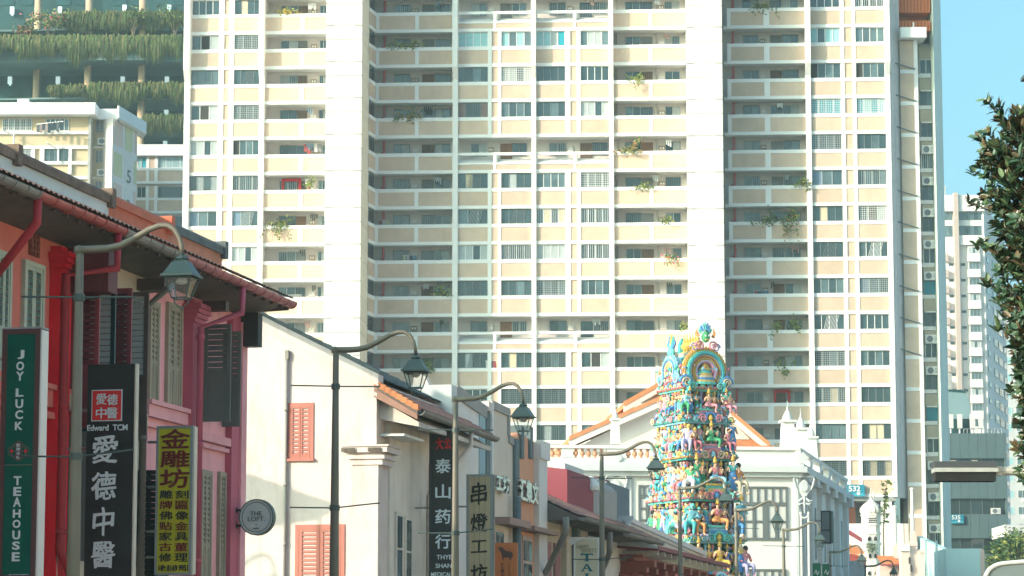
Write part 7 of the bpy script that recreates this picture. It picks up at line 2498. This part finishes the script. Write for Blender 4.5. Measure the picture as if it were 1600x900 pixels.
for (px, py) in ((1356.5, 842), (1366, 842), (1357, 869), (1366, 869), (1355.5, 896), (1366, 896)):
    x = ux(px) - ux(1361.5)
    z = uz(py)
    MB().xz([(x - .11, z - .16), (x + .11, z - .16), (x + .11, z + .08), (x, z + .17), (x - .11, z + .08)], -15.2 * k * cos(pi / 8) - .02, -12 * k).obj('window', INNER, mn)

BWY = 222.0
def vx(px): return at_y(px, 850, BWY).x
def vz(py): return at_y(1370, py, BWY).z
mw = thing('mosque_wall', 'plain cream wall behind the minaret', 'wall', (vx(1370), BWY, 0), 0)
o0 = vx(1370)
MB().box(vx(1300) - o0, vx(1412) - o0, 0, 1.5, 0, vz(818)).obj('wall', MW, mw)
MB().box(vx(1412) - o0 + .002, vx(1420) - o0, .05, 6, 0, vz(818)).obj('wall_end', MPK, mw)
sp = thing('mosque_street_wall', 'pinkish mosque street wall with stepped tops right of the minaret', 'wall', (vx(1415), 205, 0), 0)
def wx2(px): return at_y(px, 870, 205).x - vx(1415)
def wz2(py): return at_y(1420, py, 205).z
MB().box(wx2(1408), wx2(1422), 0, 1, 0, wz2(861)).obj('wall', MPK, sp)
MB().box(wx2(1406.5), wx2(1421), -.15, .6, wz2(861), wz2(851)).obj('merlon', MW, sp)
MB().xz([(wx2(1422), 0), (wx2(1422), wz2(853)), (wx2(1437), wz2(862)), (wx2(1437), 0)], .2, .8).obj('wall', MPK, sp)
MB().box(wx2(1437), wx2(1444.5), -.1, 1, 0, wz2(864)).box(wx2(1436), wx2(1445.5), -.2, 1.1, wz2(864), wz2(859)).obj('pier', MPK, sp)
for (px, py) in ((1421, 876), (1424, 888)):
    MB().xz([(wx2(px - 1.5), wz2(py + 5)), (wx2(px + 1.5), wz2(py + 5)), (wx2(px + 1.5), wz2(py - 4)), (wx2(px), wz2(py - 6)), (wx2(px - 1.5), wz2(py - 4))], -.03, .25).obj('window', INNER, sp)
def post(label, px, pytop, pybase, w, base_w, Y):
    x = at_y(px, 850, Y).x
    z1, z0 = at_y(px, pytop, Y).z, at_y(px, pybase, Y).z
    q = Y / FPX
    t = thing('pinnacle_post', label, 'post', (x, Y, 0), 0)
    MB().lathe([(base_w * q * .72, 0), (base_w * q * .72, z0 - .3), (base_w * q * .95, z0 - .25), (base_w * q * .95, z0), (base_w * q * .6, z0 + .1), (base_w * q * .6, z0 + .7), (w * q * .7, z0 + .8)], 4, (0, 0, 0), 0, 1, 1, pi / 4).obj('base', MPK, t)
    MB().lathe([(w * q * .55, z0 + .8), (w * q * .42, z1 - .2), (w * q * .62, z1 - .16), (w * q * .62, z1 - .05), (w * q * .3, z1)], 10, (0, 0, 0)).obj('shaft', MW, t)
post('short pale post with a cap just right of the minaret', 1398.5, 790, 868, 7, 9, 210)
post('tall slender pale mast on a stepped base right of the minaret', 1426.5, 762, 848, 5.5, 9.5, 206)
oroof = thing('tiled_mosque_roof', 'orange tiled roof with a striped blind left of the minaret', 'roof', (vx(1330), 212, 0), 0)
def yx(px): return at_y(px, 860, 212).x - vx(1330)
def yz_(py): return at_y(1330, py, 212).z
rb_ = MB()
nn = 9
for i in range(nn):
    t0, t1 = i / nn, (i + 1) / nn
    rb_.add([(yx(1312), 3 * t0 - 3, yz_(864 - 18 * t0)), (yx(1347), 3 * t0 - 3, yz_(876 - 18 * t0)), (yx(1347), 3 * t1 - 3, yz_(876 - 18 * t1) ), (yx(1312), 3 * t1 - 3, yz_(864 - 18 * t1)),
             (yx(1312), 3 * t0 - 3, yz_(864 - 18 * t0) + .1), (yx(1347), 3 * t0 - 3, yz_(876 - 18 * t0) + .1)], [(4, 5, 2, 3), (0, 1, 5, 4), (0, 3, 2, 1)])
rb_.obj('roof', TILEO, oroof)
MB().xz([(yx(1312), yz_(826)), (yx(1347), yz_(847)), (yx(1347), yz_(841)), (yx(1312), yz_(818))], -.1, .2).obj('ridge', MARW, oroof)
MB().xz([(yx(1312), yz_(845)), (yx(1347), yz_(858)), (yx(1347), yz_(848)), (yx(1312), yz_(827))], -.02, .3).obj('upper_wall', MW, oroof)
for i in range(9):
    xx = yx(1318 + i * 3)
    MB().box(xx, xx + .08, -2.95, -2.85, yz_(885), yz_(866 + i * 1.0)).obj('blind_stripe', mat('blind_red', (.5, .08, .06), .7), oroof)
MB().box(yx(1316), yx(1346), -2.8, -2.7, yz_(887), yz_(868)).obj('blind', MW, oroof)
oroof2 = thing('tiled_mosque_roof', 'orange tiled roof corner right of the minaret', 'roof', (vx(1395), 207, 0), 0)
def yx2(px): return at_y(px, 870, 207).x - vx(1395)
def yz2(py): return at_y(1395, py, 207).z
rb_ = MB()
for i in range(7):
    t0, t1 = i / 7, (i + 1) / 7
    xr0, xr1 = 1412 - 12 * t0, 1412 - 12 * t1
    rb_.add([(yx2(1376), 2.5 * t0, yz2(881 - 15 * t0)), (yx2(xr0), 2.5 * t0, yz2(882 - 15 * t0)), (yx2(xr1), 2.5 * t1, yz2(882 - 15 * t1)), (yx2(1376), 2.5 * t1, yz2(881 - 15 * t1)),
             (yx2(1376), 2.5 * t0, yz2(881 - 15 * t0) + .1), (yx2(xr0), 2.5 * t0, yz2(882 - 15 * t0) + .1)], [(4, 5, 2, 3), (0, 1, 5, 4), (0, 3, 2, 1)])
rb_.obj('roof', TILEO, oroof2)
MB().box(yx2(1376), yx2(1413), -.1, .1, yz2(884), yz2(881.5)).obj('eave', MARW, oroof2)
MB().box(yx2(1376), yx2(1408), .6, 3, 0, yz2(883)).obj('wall', MPK, oroof2)
# white wall, teal shade put into its colour, and the rounded box end
TW = mat('shade_tinted_wall', (0.48, 0.68, 0.68), 0.8, 0.05, 0.5, grime=.2)
L0 = at_y(1434, 880, 195).dot(N)
hw_ = Front(('long_side_wall', 'long pale teal wall running back from the mosque', 'wall'), 1478, L0) if False else None
pA, pB = at_y(1433, 838, 226), at_y(1481, 862, 196)
dv = (pA - pB)
dv.z = 0
ang = atan2(-dv.y, -dv.x)
tw = thing('long_side_wall', 'long pale teal wall receding between the mosque and the grey block', 'wall', (pA.x, pA.y, 0), ang)
LL = dv.length
MB().xz([(0, 0), (0, pA.z), (LL, pB.z), (LL, 0)], 0, .4).obj('wall', TW, tw)
for i in range(5):
    x = LL * (.28 + .16 * i)
    zt_ = pA.z + (pB.z - pA.z) * (x / LL) - 1.6
    MB().xz([(x - .5, 0), (x - .5, zt_ - .7), (x, zt_), (x + .5, zt_ - .7), (x + .5, 0)], -.06, -.002).obj('pointed_recess', BLUEG, tw)
ebx = at_y(1479, 870, 180)
eb = thing('shade_tinted_box_wall', 'pale teal wall end with a rounded pink edge at the lower right', 'wall', (ebx.x, 180, 0), 0)
def zx(px): return at_y(px, 880, 180).x - ebx.x
def zz_(py): return at_y(1500, py, 180).z
MB().box(zx(1478), zx(1532), 0, 5, 0, zz_(857)).obj('wall', TW, eb)
pts = [(zx(1532) + .005, 0), (zx(1532) + .005, zz_(857)), (zx(1535), zz_(857)), (zx(1537.4), zz_(859)), (zx(1538.4), zz_(863)), (zx(1538.4), 0)]
MB().xz(pts, -.02, 5).obj('rounded_edge', mat('edge_pink', (0.62, 0.48, 0.42), .8, .05), eb)
MB().tube([(zx(1478) - .6, -.3, 0), (zx(1478) - .6, -.3, zz_(845))], .06, 6).obj('downpipe', TW, eb)
lowb = thing('white_low_building', 'white low building edge above the small round tree', 'building', (at_y(1600, 830, 300).x, 300, 0), 0)
q_ = at_y(1600, 830, 300).x
MB().box(at_y(1575, 830, 300).x - q_, 12, 6, 8, 0, at_y(1590, 838, 300).z).obj('lower_wall', HOTW, lowb)
MB().box(at_y(1569.5, 830, 300).x - q_, 12.2, -.4, 8, at_y(1590, 838, 300).z + .005, at_y(1590, 820, 300).z).obj('wall', CWH, lowb)

# ------------------------------------------------------------------ greenery
b_ = at_y(1592, 900, 240)
leafy_tree('street_tree', 'small round tree below the white low building at the lower right', (b_.x + .6, 240, .1), 17.3, 3.0, 5200, [LEAFG, mat('leaf_dark', (0.035, 0.07, 0.03), .5, .3, 3.0), LEAFY], 21, .22)
# vine on the minaret side
r = random.Random(31)
vb = MB()
base = Vector((ux(1379), MQY - 1.0, uz(818)))
for i in range(230):
    t = r.random() ** 1.2
    z = uz(752 + 66 * (1 - t))
    sx_ = .25 + (.35 if t > .5 else .5) * r.random()
    c = Vector((ux(1382 + 6 * (t - .3)) + r.gauss(0, .22) + (r.choice([0, .9]) if t < .25 else 0), MQY - 1.0 + r.gauss(0, .2), z))
    if mnoise.noise(c * 1.6) < -.05: continue
    a = Vector((r.uniform(-1, 1), r.uniform(-1, .3), r.uniform(-.6, .8))).normalized() * .17
    s = a.cross(Vector((r.uniform(-1, 1), r.uniform(-1, 1), 1))).normalized() * .10
    vb.add([c - a, c + s, c + a, c - s], [(0, 1, 2, 3)], r.choice([0, 0, 1]))
vine = thing('climbing_plant', 'tall climbing plant growing up beside the minaret dome', 'plant', (0, 0, 0), 0)
vb.obj('foliage', [LEAFG, LEAFY], vine)
MB().tube([(ux(1378), MQY - .8, 0), (ux(1378), MQY - .9, uz(830)), (ux(1381), MQY - .9, uz(790)), (ux(1384), MQY - .9, uz(754))], [.08, .06, .04, .02], 5).obj('stem', mat('bark', (0.16, 0.12, 0.09)), vine)
vb = MB()
for i in range(46):
    c = Vector((ux(1358) + r.gauss(0, .26), MQY - .95 + r.gauss(0, .12), uz(856) + r.gauss(0, .2)))
    a = Vector((r.uniform(-1, 1), r.uniform(-1, .2), r.uniform(-.2, 1))).normalized() * .16
    s = a.cross(Vector((0, 1, .3))).normalized() * .03
    vb.add([c - a, c + s, c + a, c - s], [(0, 1, 2, 3)], r.choice([0, 1]))
o = vb.obj('wall_plant', [LEAFY, LEAFG], None, label='tuft of weeds sprouting from the minaret shaft', cat='plant')

# balcony plants on the tall block
def balcony_plant(px, py, w, h, hang, n, label, seed, cols=None, flower=None):
    r = random.Random(seed)
    x, z = tf(px, py, -.05)
    p = T0 + TX * x + TD * (-.02)
    t = thing('balcony_plant', label, 'plant', (p.x, p.y, z), -YAW)
    q = TY / FPX
    pot = MB().lathe([(.13, 0), (.17, .22), (.18, .25)], 8, (0, .25, .0))
    pot.obj('pot', mat('pot_clay', (0.35, 0.16, 0.10), .8, .1), t)
    b = MB()
    st = []
    for i in range(max(4, int(w / 6))):
        a = Vector((0, .2, .2))
        d = Vector((r.uniform(-1, 1) * w * q * .5, -.4 * r.random(), r.uniform(.1, 1) * h * q))
        m_ = a + d * .55
        e = a + d
        if hang and r.random() < .6:
            e = Vector((a.x + d.x, -.35 - .3 * r.random(), -hang * q * r.random()))
            m_ = Vector((a.x + d.x * .6, -.25, .3))
        b.tube([a, m_, e], [.025, .02, .008], 4)
        st.append((a, m_, e))
    b.obj('stems', mat('bark', (0.16, 0.12, 0.09)), t)
    b = MB()
    cl = cols or [LEAFY, LEAFG]
    for i in range(n):
        a, m_, e = r.choice(st)
        u = r.random()
        c = (a.lerp(m_, u * 2) if u < .5 else m_.lerp(e, u * 2 - 1)) + Vector((r.gauss(0, .16), r.gauss(0, .12), r.gauss(0, .16)))
        d = Vector((r.uniform(-1, 1), r.uniform(-1, .2), r.uniform(-.6, .8))).normalized() * r.uniform(.10, .2)
        s = d.cross(Vector((r.uniform(-1, 1), 1, r.uniform(-1, 1)))).normalized() * .07
        b.add([c - d, c + s, c + d, c - s], [(0, 1, 2, 3)], r.choices(range(len(cl)), [3] + [2] * (len(cl) - 1))[0])
    b.obj('foliage', cl, t)
RUST = mat('leaf_rust', (0.38, 0.20, 0.07), .6, .3, 4.0)
CRIM = mat('flower_red', (0.55, 0.05, 0.08), .6, .2, 4.0)
YFL = mat('flower_yellow', (0.60, 0.45, 0.06), .6, .2, 4.0)
for i, a in enumerate([
    (995, 128, 34, 14, 20, 150, 'yellow green plant spilling over a sunlit parapet near the top of the second shaft', 41),
    (985, 238, 44, 22, 8, 190, 'rusty orange bush on a sunlit corridor halfway up, left of the second shaft', 42, [RUST, LEAFY, LEAFG]),
    (435, 355, 56, 26, 22, 200, 'large straggling plant hanging over the left wing parapet', 43),
    (1240, 344, 44, 34, 40, 260, 'big rambling plant with orange leaves on the shaded right wing', 44, [LEAFG, RUST, LEAFY]),
    (1232, 586, 40, 26, 18, 170, 'hanging plant on the shaded right wing, two floors above the white pinnacles', 45),
    (1244, 518, 14, 26, 4, 80, 'single potted plant on the shaded right wing beside the broken gate', 46),
    (1215, 513, 26, 4, 18, 70, 'trailing plant below the parapet with the white crossed gate on the right wing', 47),
    (1255, 290, 36, 26, 14, 120, 'thin leafy plant on the shaded right wing above the rambling one', 48),
    (640, 188, 66, 20, 4, 170, 'wide row of potted greenery on the shaded middle wing, left end', 49, [LEAFG, LEAFG, RUST]),
    (632, 76, 70, 8, 3, 110, 'low row of potted plants high on the shaded middle wing', 50),
    (1048, 407, 26, 12, 14, 90, 'pink flowering plant over a sunlit parapet left of the second shaft', 51, [LEAFY, LEAFG, CRIM]),
    (1000, 297, 40, 9, 2, 70, 'low yellow plants on a sunlit parapet left of the second shaft', 52),
    (450, 23, 60, 6, 2, 90, 'yellow flowers along the topmost left wing parapet', 53, [YFL, LEAFY]),
    (482, 297, 14, 22, 0, 60, 'tall yellow plant beside red cloth on the left wing', 54),
    (1068, 518, 12, 14, 0, 60, 'leafy plant at the end of the corridor level with the tower top', 55),
    (1195, 14, 50, 10, 12, 130, 'green plants hanging over the topmost parapet of the right wing', 56),
    (1200, 350, 60, 22, 2, 160, 'row of dark green plants filling a corridor on the shaded right wing', 57, [LEAFG, LEAFG, LEAFY]),
    (665, 577, 40, 18, 6, 120, 'green pot plants on the middle wing behind the second lamp', 58),
    (1040, 348, 20, 14, 4, 70, 'small green plant beside the barred balcony left of the second shaft', 59),
    (690, 462, 40, 14, 2, 90, 'pale green plant on the shaded middle wing right of the white gable ridge', 60),
]):
    balcony_plant(*a)
# red cloth over two corridor doors
def red_cloth(px0, px1, py0, py1, label):
    x0, z1 = tf(px0, py0, 1.2)
    x1, z0 = tf(px1, py1, 1.2)
    p = T0
    t = thing('red_door_cloth', label, 'cloth', T0, -YAW)
    m = mat('festive_red', (0.55, 0.03, 0.04), .7, .1, 3.0)
    b = MB()
    b.box(x0, x1, 1.28, 1.34, z1 - .25, z1)
    b.box(x0, x0 + .2, 1.28, 1.34, z0, z1 - .25).box(x1 - .2, x1, 1.28, 1.34, z0, z1 - .25)
    b.obj('cloth', m, t)
red_cloth(440, 470, 279, 297, 'red festive cloth framing a door on the left wing')
red_cloth(1209, 1235, 609, 628, 'red festive cloth framing a door on the right wing')

def laundry(px, py, n, label, seed, yy=.9):
    r = random.Random(seed)
    x, z = tf(px, py, yy)
    p = T0 + TX * x + TD * yy
    t = thing('hanging_laundry', label, 'laundry', (p.x, p.y, z), -YAW)
    MB().tube([(-.16 * n, 0, .06), (.16 * n, 0, .06)], .02, 5).obj('pole', FRAMEW, t)
    for i in range(n):
        c = r.choice([(.55, .53, .5), (.08, .10, .14), (.35, .08, .08), (.12, .22, .3), (.6, .55, .35), (.2, .2, .2)])
        h, w = r.uniform(.4, .8), r.uniform(.10, .15)
        xx = (i - (n - 1) / 2) * .3
        b = MB()
        b.xz([(xx - w, .05), (xx + w, .05), (xx + w * 1.1, -h), (xx + w * .2, -h - .05), (xx - w * .9, -h + .03)], -.03, .03)
        b.obj('garment', mat('cloth_%d_%d' % (int(c[0] * 100), int(c[2] * 100)), c, .9, .15), t)
for a in ((488, 226, 5, 'row of dark washing in a left wing corridor beside the first shaft', 71), (770, 565, 4, 'pale washing in a window of the middle wing right of the second lamp', 72, .05),
          (1190, 455, 4, 'washing in a shaded right wing corridor above the crossed gate', 73), (640, 400, 4, 'washing in a shaded middle wing corridor below the halfway line', 74),
          (460, 462, 4, 'washing in the left wing corridor just above the pink roof end', 75), (1040, 470, 3, 'washing in the sunlit corridor directly above the temple tower crest', 76), (600, 345, 3, 'washing beside the red riser pipe on the shaded middle wing', 77)):
    laundry(*a)
# ------------------------------------------------------------------ big leafy tree at the right edge
TRY = 18.0
def lx(px): return at_y(px, 400, TRY).x
def lz(py): return at_y(1580, py, TRY).z
tr = thing('broadleaf_tree', 'leafy tree with upright whorls of glossy dark leaves at the right edge', 'tree', (lx(1850), TRY + .3, 0), 0)
tx0 = lx(1850)
TL1 = mat('glossy_leaf', (0.040, 0.090, 0.050), 0.35, 0.45, 14.0, spec=.5)
TL2 = mat('glossy_leaf_light', (0.085, 0.130, 0.058), 0.4, 0.35, 14.0, spec=.5)
TL3 = mat('young_leaf_brown', (0.12, 0.085, 0.045), 0.45, 0.3, 14.0)
BARK = mat('tree_bark', (0.07, 0.055, 0.04), 0.9, .3, 8.0)
EDGE = [(135, 1536), (150, 1552), (175, 1556), (195, 1527), (215, 1536), (240, 1531), (262, 1537), (283, 1534), (310, 1545), (330, 1550), (352, 1553), (372, 1549), (400, 1560), (430, 1556), (445, 1572), (470, 1568), (495, 1566), (520, 1574), (550, 1574), (585, 1577), (600, 1572), (635, 1588), (655, 1577), (680, 1590), (705, 1592), (730, 1606)]
def edge(py):
    for (a, b_), (c, d) in zip(EDGE[:-1], EDGE[1:]):
        if a <= py <= c: return 15 + b_ + (d - b_) * (py - a) / (c - a)
    return 1620
rt_ = random.Random(77)
LEAVES = []
tb = MB()
tb.tube([(.0, 0, 0), (.05, 0, 1.5), (-.02, 0, lz(700)), (.05, .05, lz(350)), (-.1, 0, lz(120))], [.17, .15, .12, .08, .02], 10)
def leaf_geo(base, d, up, L, w):
    s = d.cross(up)
    if s.length < 1e-4: s = Vector((1, 0, 0))
    s.normalize()
    nn_ = s.cross(d).normalized()
    p0 = base
    p1 = base + d * L * .35 - nn_ * L * .02
    p2 = base + d * L * .72 + nn_ * L * .0
    p3 = base + d * L + nn_ * (-L * .06)
    return [p0, p1 + s * w + nn_ * w * .35, p1, p1 - s * w + nn_ * w * .35, p2 + s * w * .85 + nn_ * w * .3, p2, p2 - s * w * .85 + nn_ * w * .3, p3], [(0, 1, 2), (0, 2, 3), (1, 4, 5, 2), (2, 5, 6, 3), (4, 7, 5), (5, 7, 6)]
def whorl(p, axis, n, L):
    ax = axis.normalized()
    a = ax.orthogonal().normalized()
    bb = ax.cross(a)
    ph = rt_.random() * 6
    for i in range(n):
        an = ph + i * 2.4
        lift = .35 + .9 * rt_.random()
        d = (a * cos(an) + bb * sin(an) + ax * lift).normalized()
        q = p - ax * (.015 * i / n + rt_.random() * .04)
        m = 0 if rt_.random() < .66 else 1
        if lift > .85 and rt_.random() < .5: m = 2
        LEAVES.append((leaf_geo(q, d, ax + Vector((.01, .02, .03)), L * rt_.uniform(.75, 1.15), L * .20), m, q))
tips = [(py, edge(py) + 2, rt_.uniform(-.3, .1), True) for py in (140, 158, 178, 197, 205, 222, 240, 262, 284, 298, 318, 335, 354, 372, 392, 412, 431, 452, 470, 492, 512, 530, 552, 570, 588, 602, 620, 640, 657, 676, 690, 706)]
for i in range(540):
    py = rt_.uniform(160, 740)
    e = edge(py)
    px = e + 8 + abs(rt_.gauss(0, 1)) * 75
    if py < 190: px = max(px, 1575 + (190 - py))
    tips.append((py, px, rt_.gauss(0, .35), False))
for py, px, dy, outer in tips:
    p = Vector((lx(px) - tx0, dy, lz(py)))
    ax = Vector((-.75 if outer else rt_.uniform(-.9, .5), rt_.uniform(-.7, .3), rt_.uniform(.35, 1.0)))
    n = rt_.randint(7, 11)
    whorl(p, ax, n, .082)
    inn = Vector((p.x + rt_.uniform(.12, .3), p.y * .7 + .05, p.z - rt_.uniform(.08, .22)))
    mid = p.lerp(inn, .5) + Vector((0, 0, -.02))
    tb.tube([p, mid, inn], [.004, .006, .009], 4)
    for t in (.35, .7):
        q = p.lerp(mid, t * 1.3)
        whorl(q, ax, 4, .078)
for k in range(26):
    py = 160 + k * 22
    e = edge(py)
    p = Vector((lx(e + 30 + 30 * rt_.random()) - tx0, rt_.uniform(-.3, .3), lz(py)))
    tb.tube([p, p.lerp(Vector((0, 0, p.z - .7)), .5) + Vector((0, 0, -.05)), Vector((0, 0, p.z - .7))], [.008, .014, .024], 5)
tb.obj('trunk', BARK, tr)
LEAVES.sort(key=lambda t: t[2].x)
TMS = [TL1, TL2, TL3]
crown = MB()
cnt = 0
for (vs, fs), m, q in LEAVES:
    if cnt < 290 and q.x < lx(1600) - tx0 and q.y < .15:
        mb = MB()
        mb.add([v - q for v in vs], fs)
        link('leaf', mb.mesh('leaf', TMS[m]), tr, q)
        cnt += 1
    else:
        crown.add(vs, fs, m)
o = crown.obj('crown', TMS, tr, kind='stuff')
# ------------------------------------------------------------------ unseen terrace added across the road to bounce sunlight onto the left fronts
OT = thing('opposite_terrace', 'long cream shophouse terrace across the road, just outside the picture', 'building', SL(-50, 8.0), ROT_S)
MB().box(0, 215, -12, 0, 0, 12.2).obj('wall', mat('terrace_cream', (0.72, 0.60, 0.46), .85, .08, .3, grime=.2), OT)
MB().yz([(.9, 12.2), (-6, 15.4), (-12, 12.2)], 0, 215).obj('roof', TILE, OT)
for zq in (4.4, 8.3):
    MB().box(0, 215, .002, .25, zq, zq + .3).obj('string_course', GW, OT)
wm = MB().box(-.55, .55, -.05, .08, 0, 2.3).mesh('window', [OLIVE])
for i in range(70):
    for zq in (5.2, 9.1):
        link('window', wm, OT, (1.8 + i * 3.03, 0, zq))

# unseen awning added in the side street to shade a band of the gable
aw0 = at_s(372, 735, sG)
tsn = Vector((TOSUN.x, TOSUN.y, 0)).normalized()
def awp(px, py, d):
    q = at_s(px, py, sG)
    return q + tsn * d + Vector((0, 0, d * tan(SUN_EL)))
pts = [awp(330, 722, 12.0), awp(528, 792, 10.6), awp(500, 812, 9.4), awp(330, 838, 9.4)]
aw = thing('shadow_awning', 'canvas awning in the side street behind the pink corner house', 'awning', (pts[0].x, pts[0].y, 0), 0)
vs = [p - Vector((pts[0].x, pts[0].y, 0)) for p in pts]
MB().add(vs + [v + Vector((0, 0, .05)) for v in vs], [(3, 2, 1, 0), (4, 5, 6, 7), (0, 1, 5, 4), (1, 2, 6, 5), (2, 3, 7, 6), (3, 0, 4, 7)]).obj('canvas', mat('shadow_canvas', (0.5, 0.47, 0.42), .9, .1), aw)
for v in vs:
    MB().tube([v, (v.x, v.y, 0)], .04, 6).obj('post', STEEL, aw)

# ------------------------------------------------------------------ haze
hz = bpy.data.materials.new('haze')
hz.use_nodes = True
hn = hz.node_tree
hn.nodes.clear()
ho_ = hn.nodes.new('ShaderNodeOutputMaterial')
hv = hn.nodes.new('ShaderNodeVolumePrincipled')
hv.inputs['Color'].default_value = (0.66, 0.93, 0.98, 1)
hv.inputs['Density'].default_value = 0.00030
hv.inputs['Anisotropy'].default_value = 0.0
hn.links.new(hv.outputs[0], ho_.inputs['Volume'])
MB().box(-660, 660, -160, 980, -1.5, 96).obj('haze', hz, None, kind='stuff')
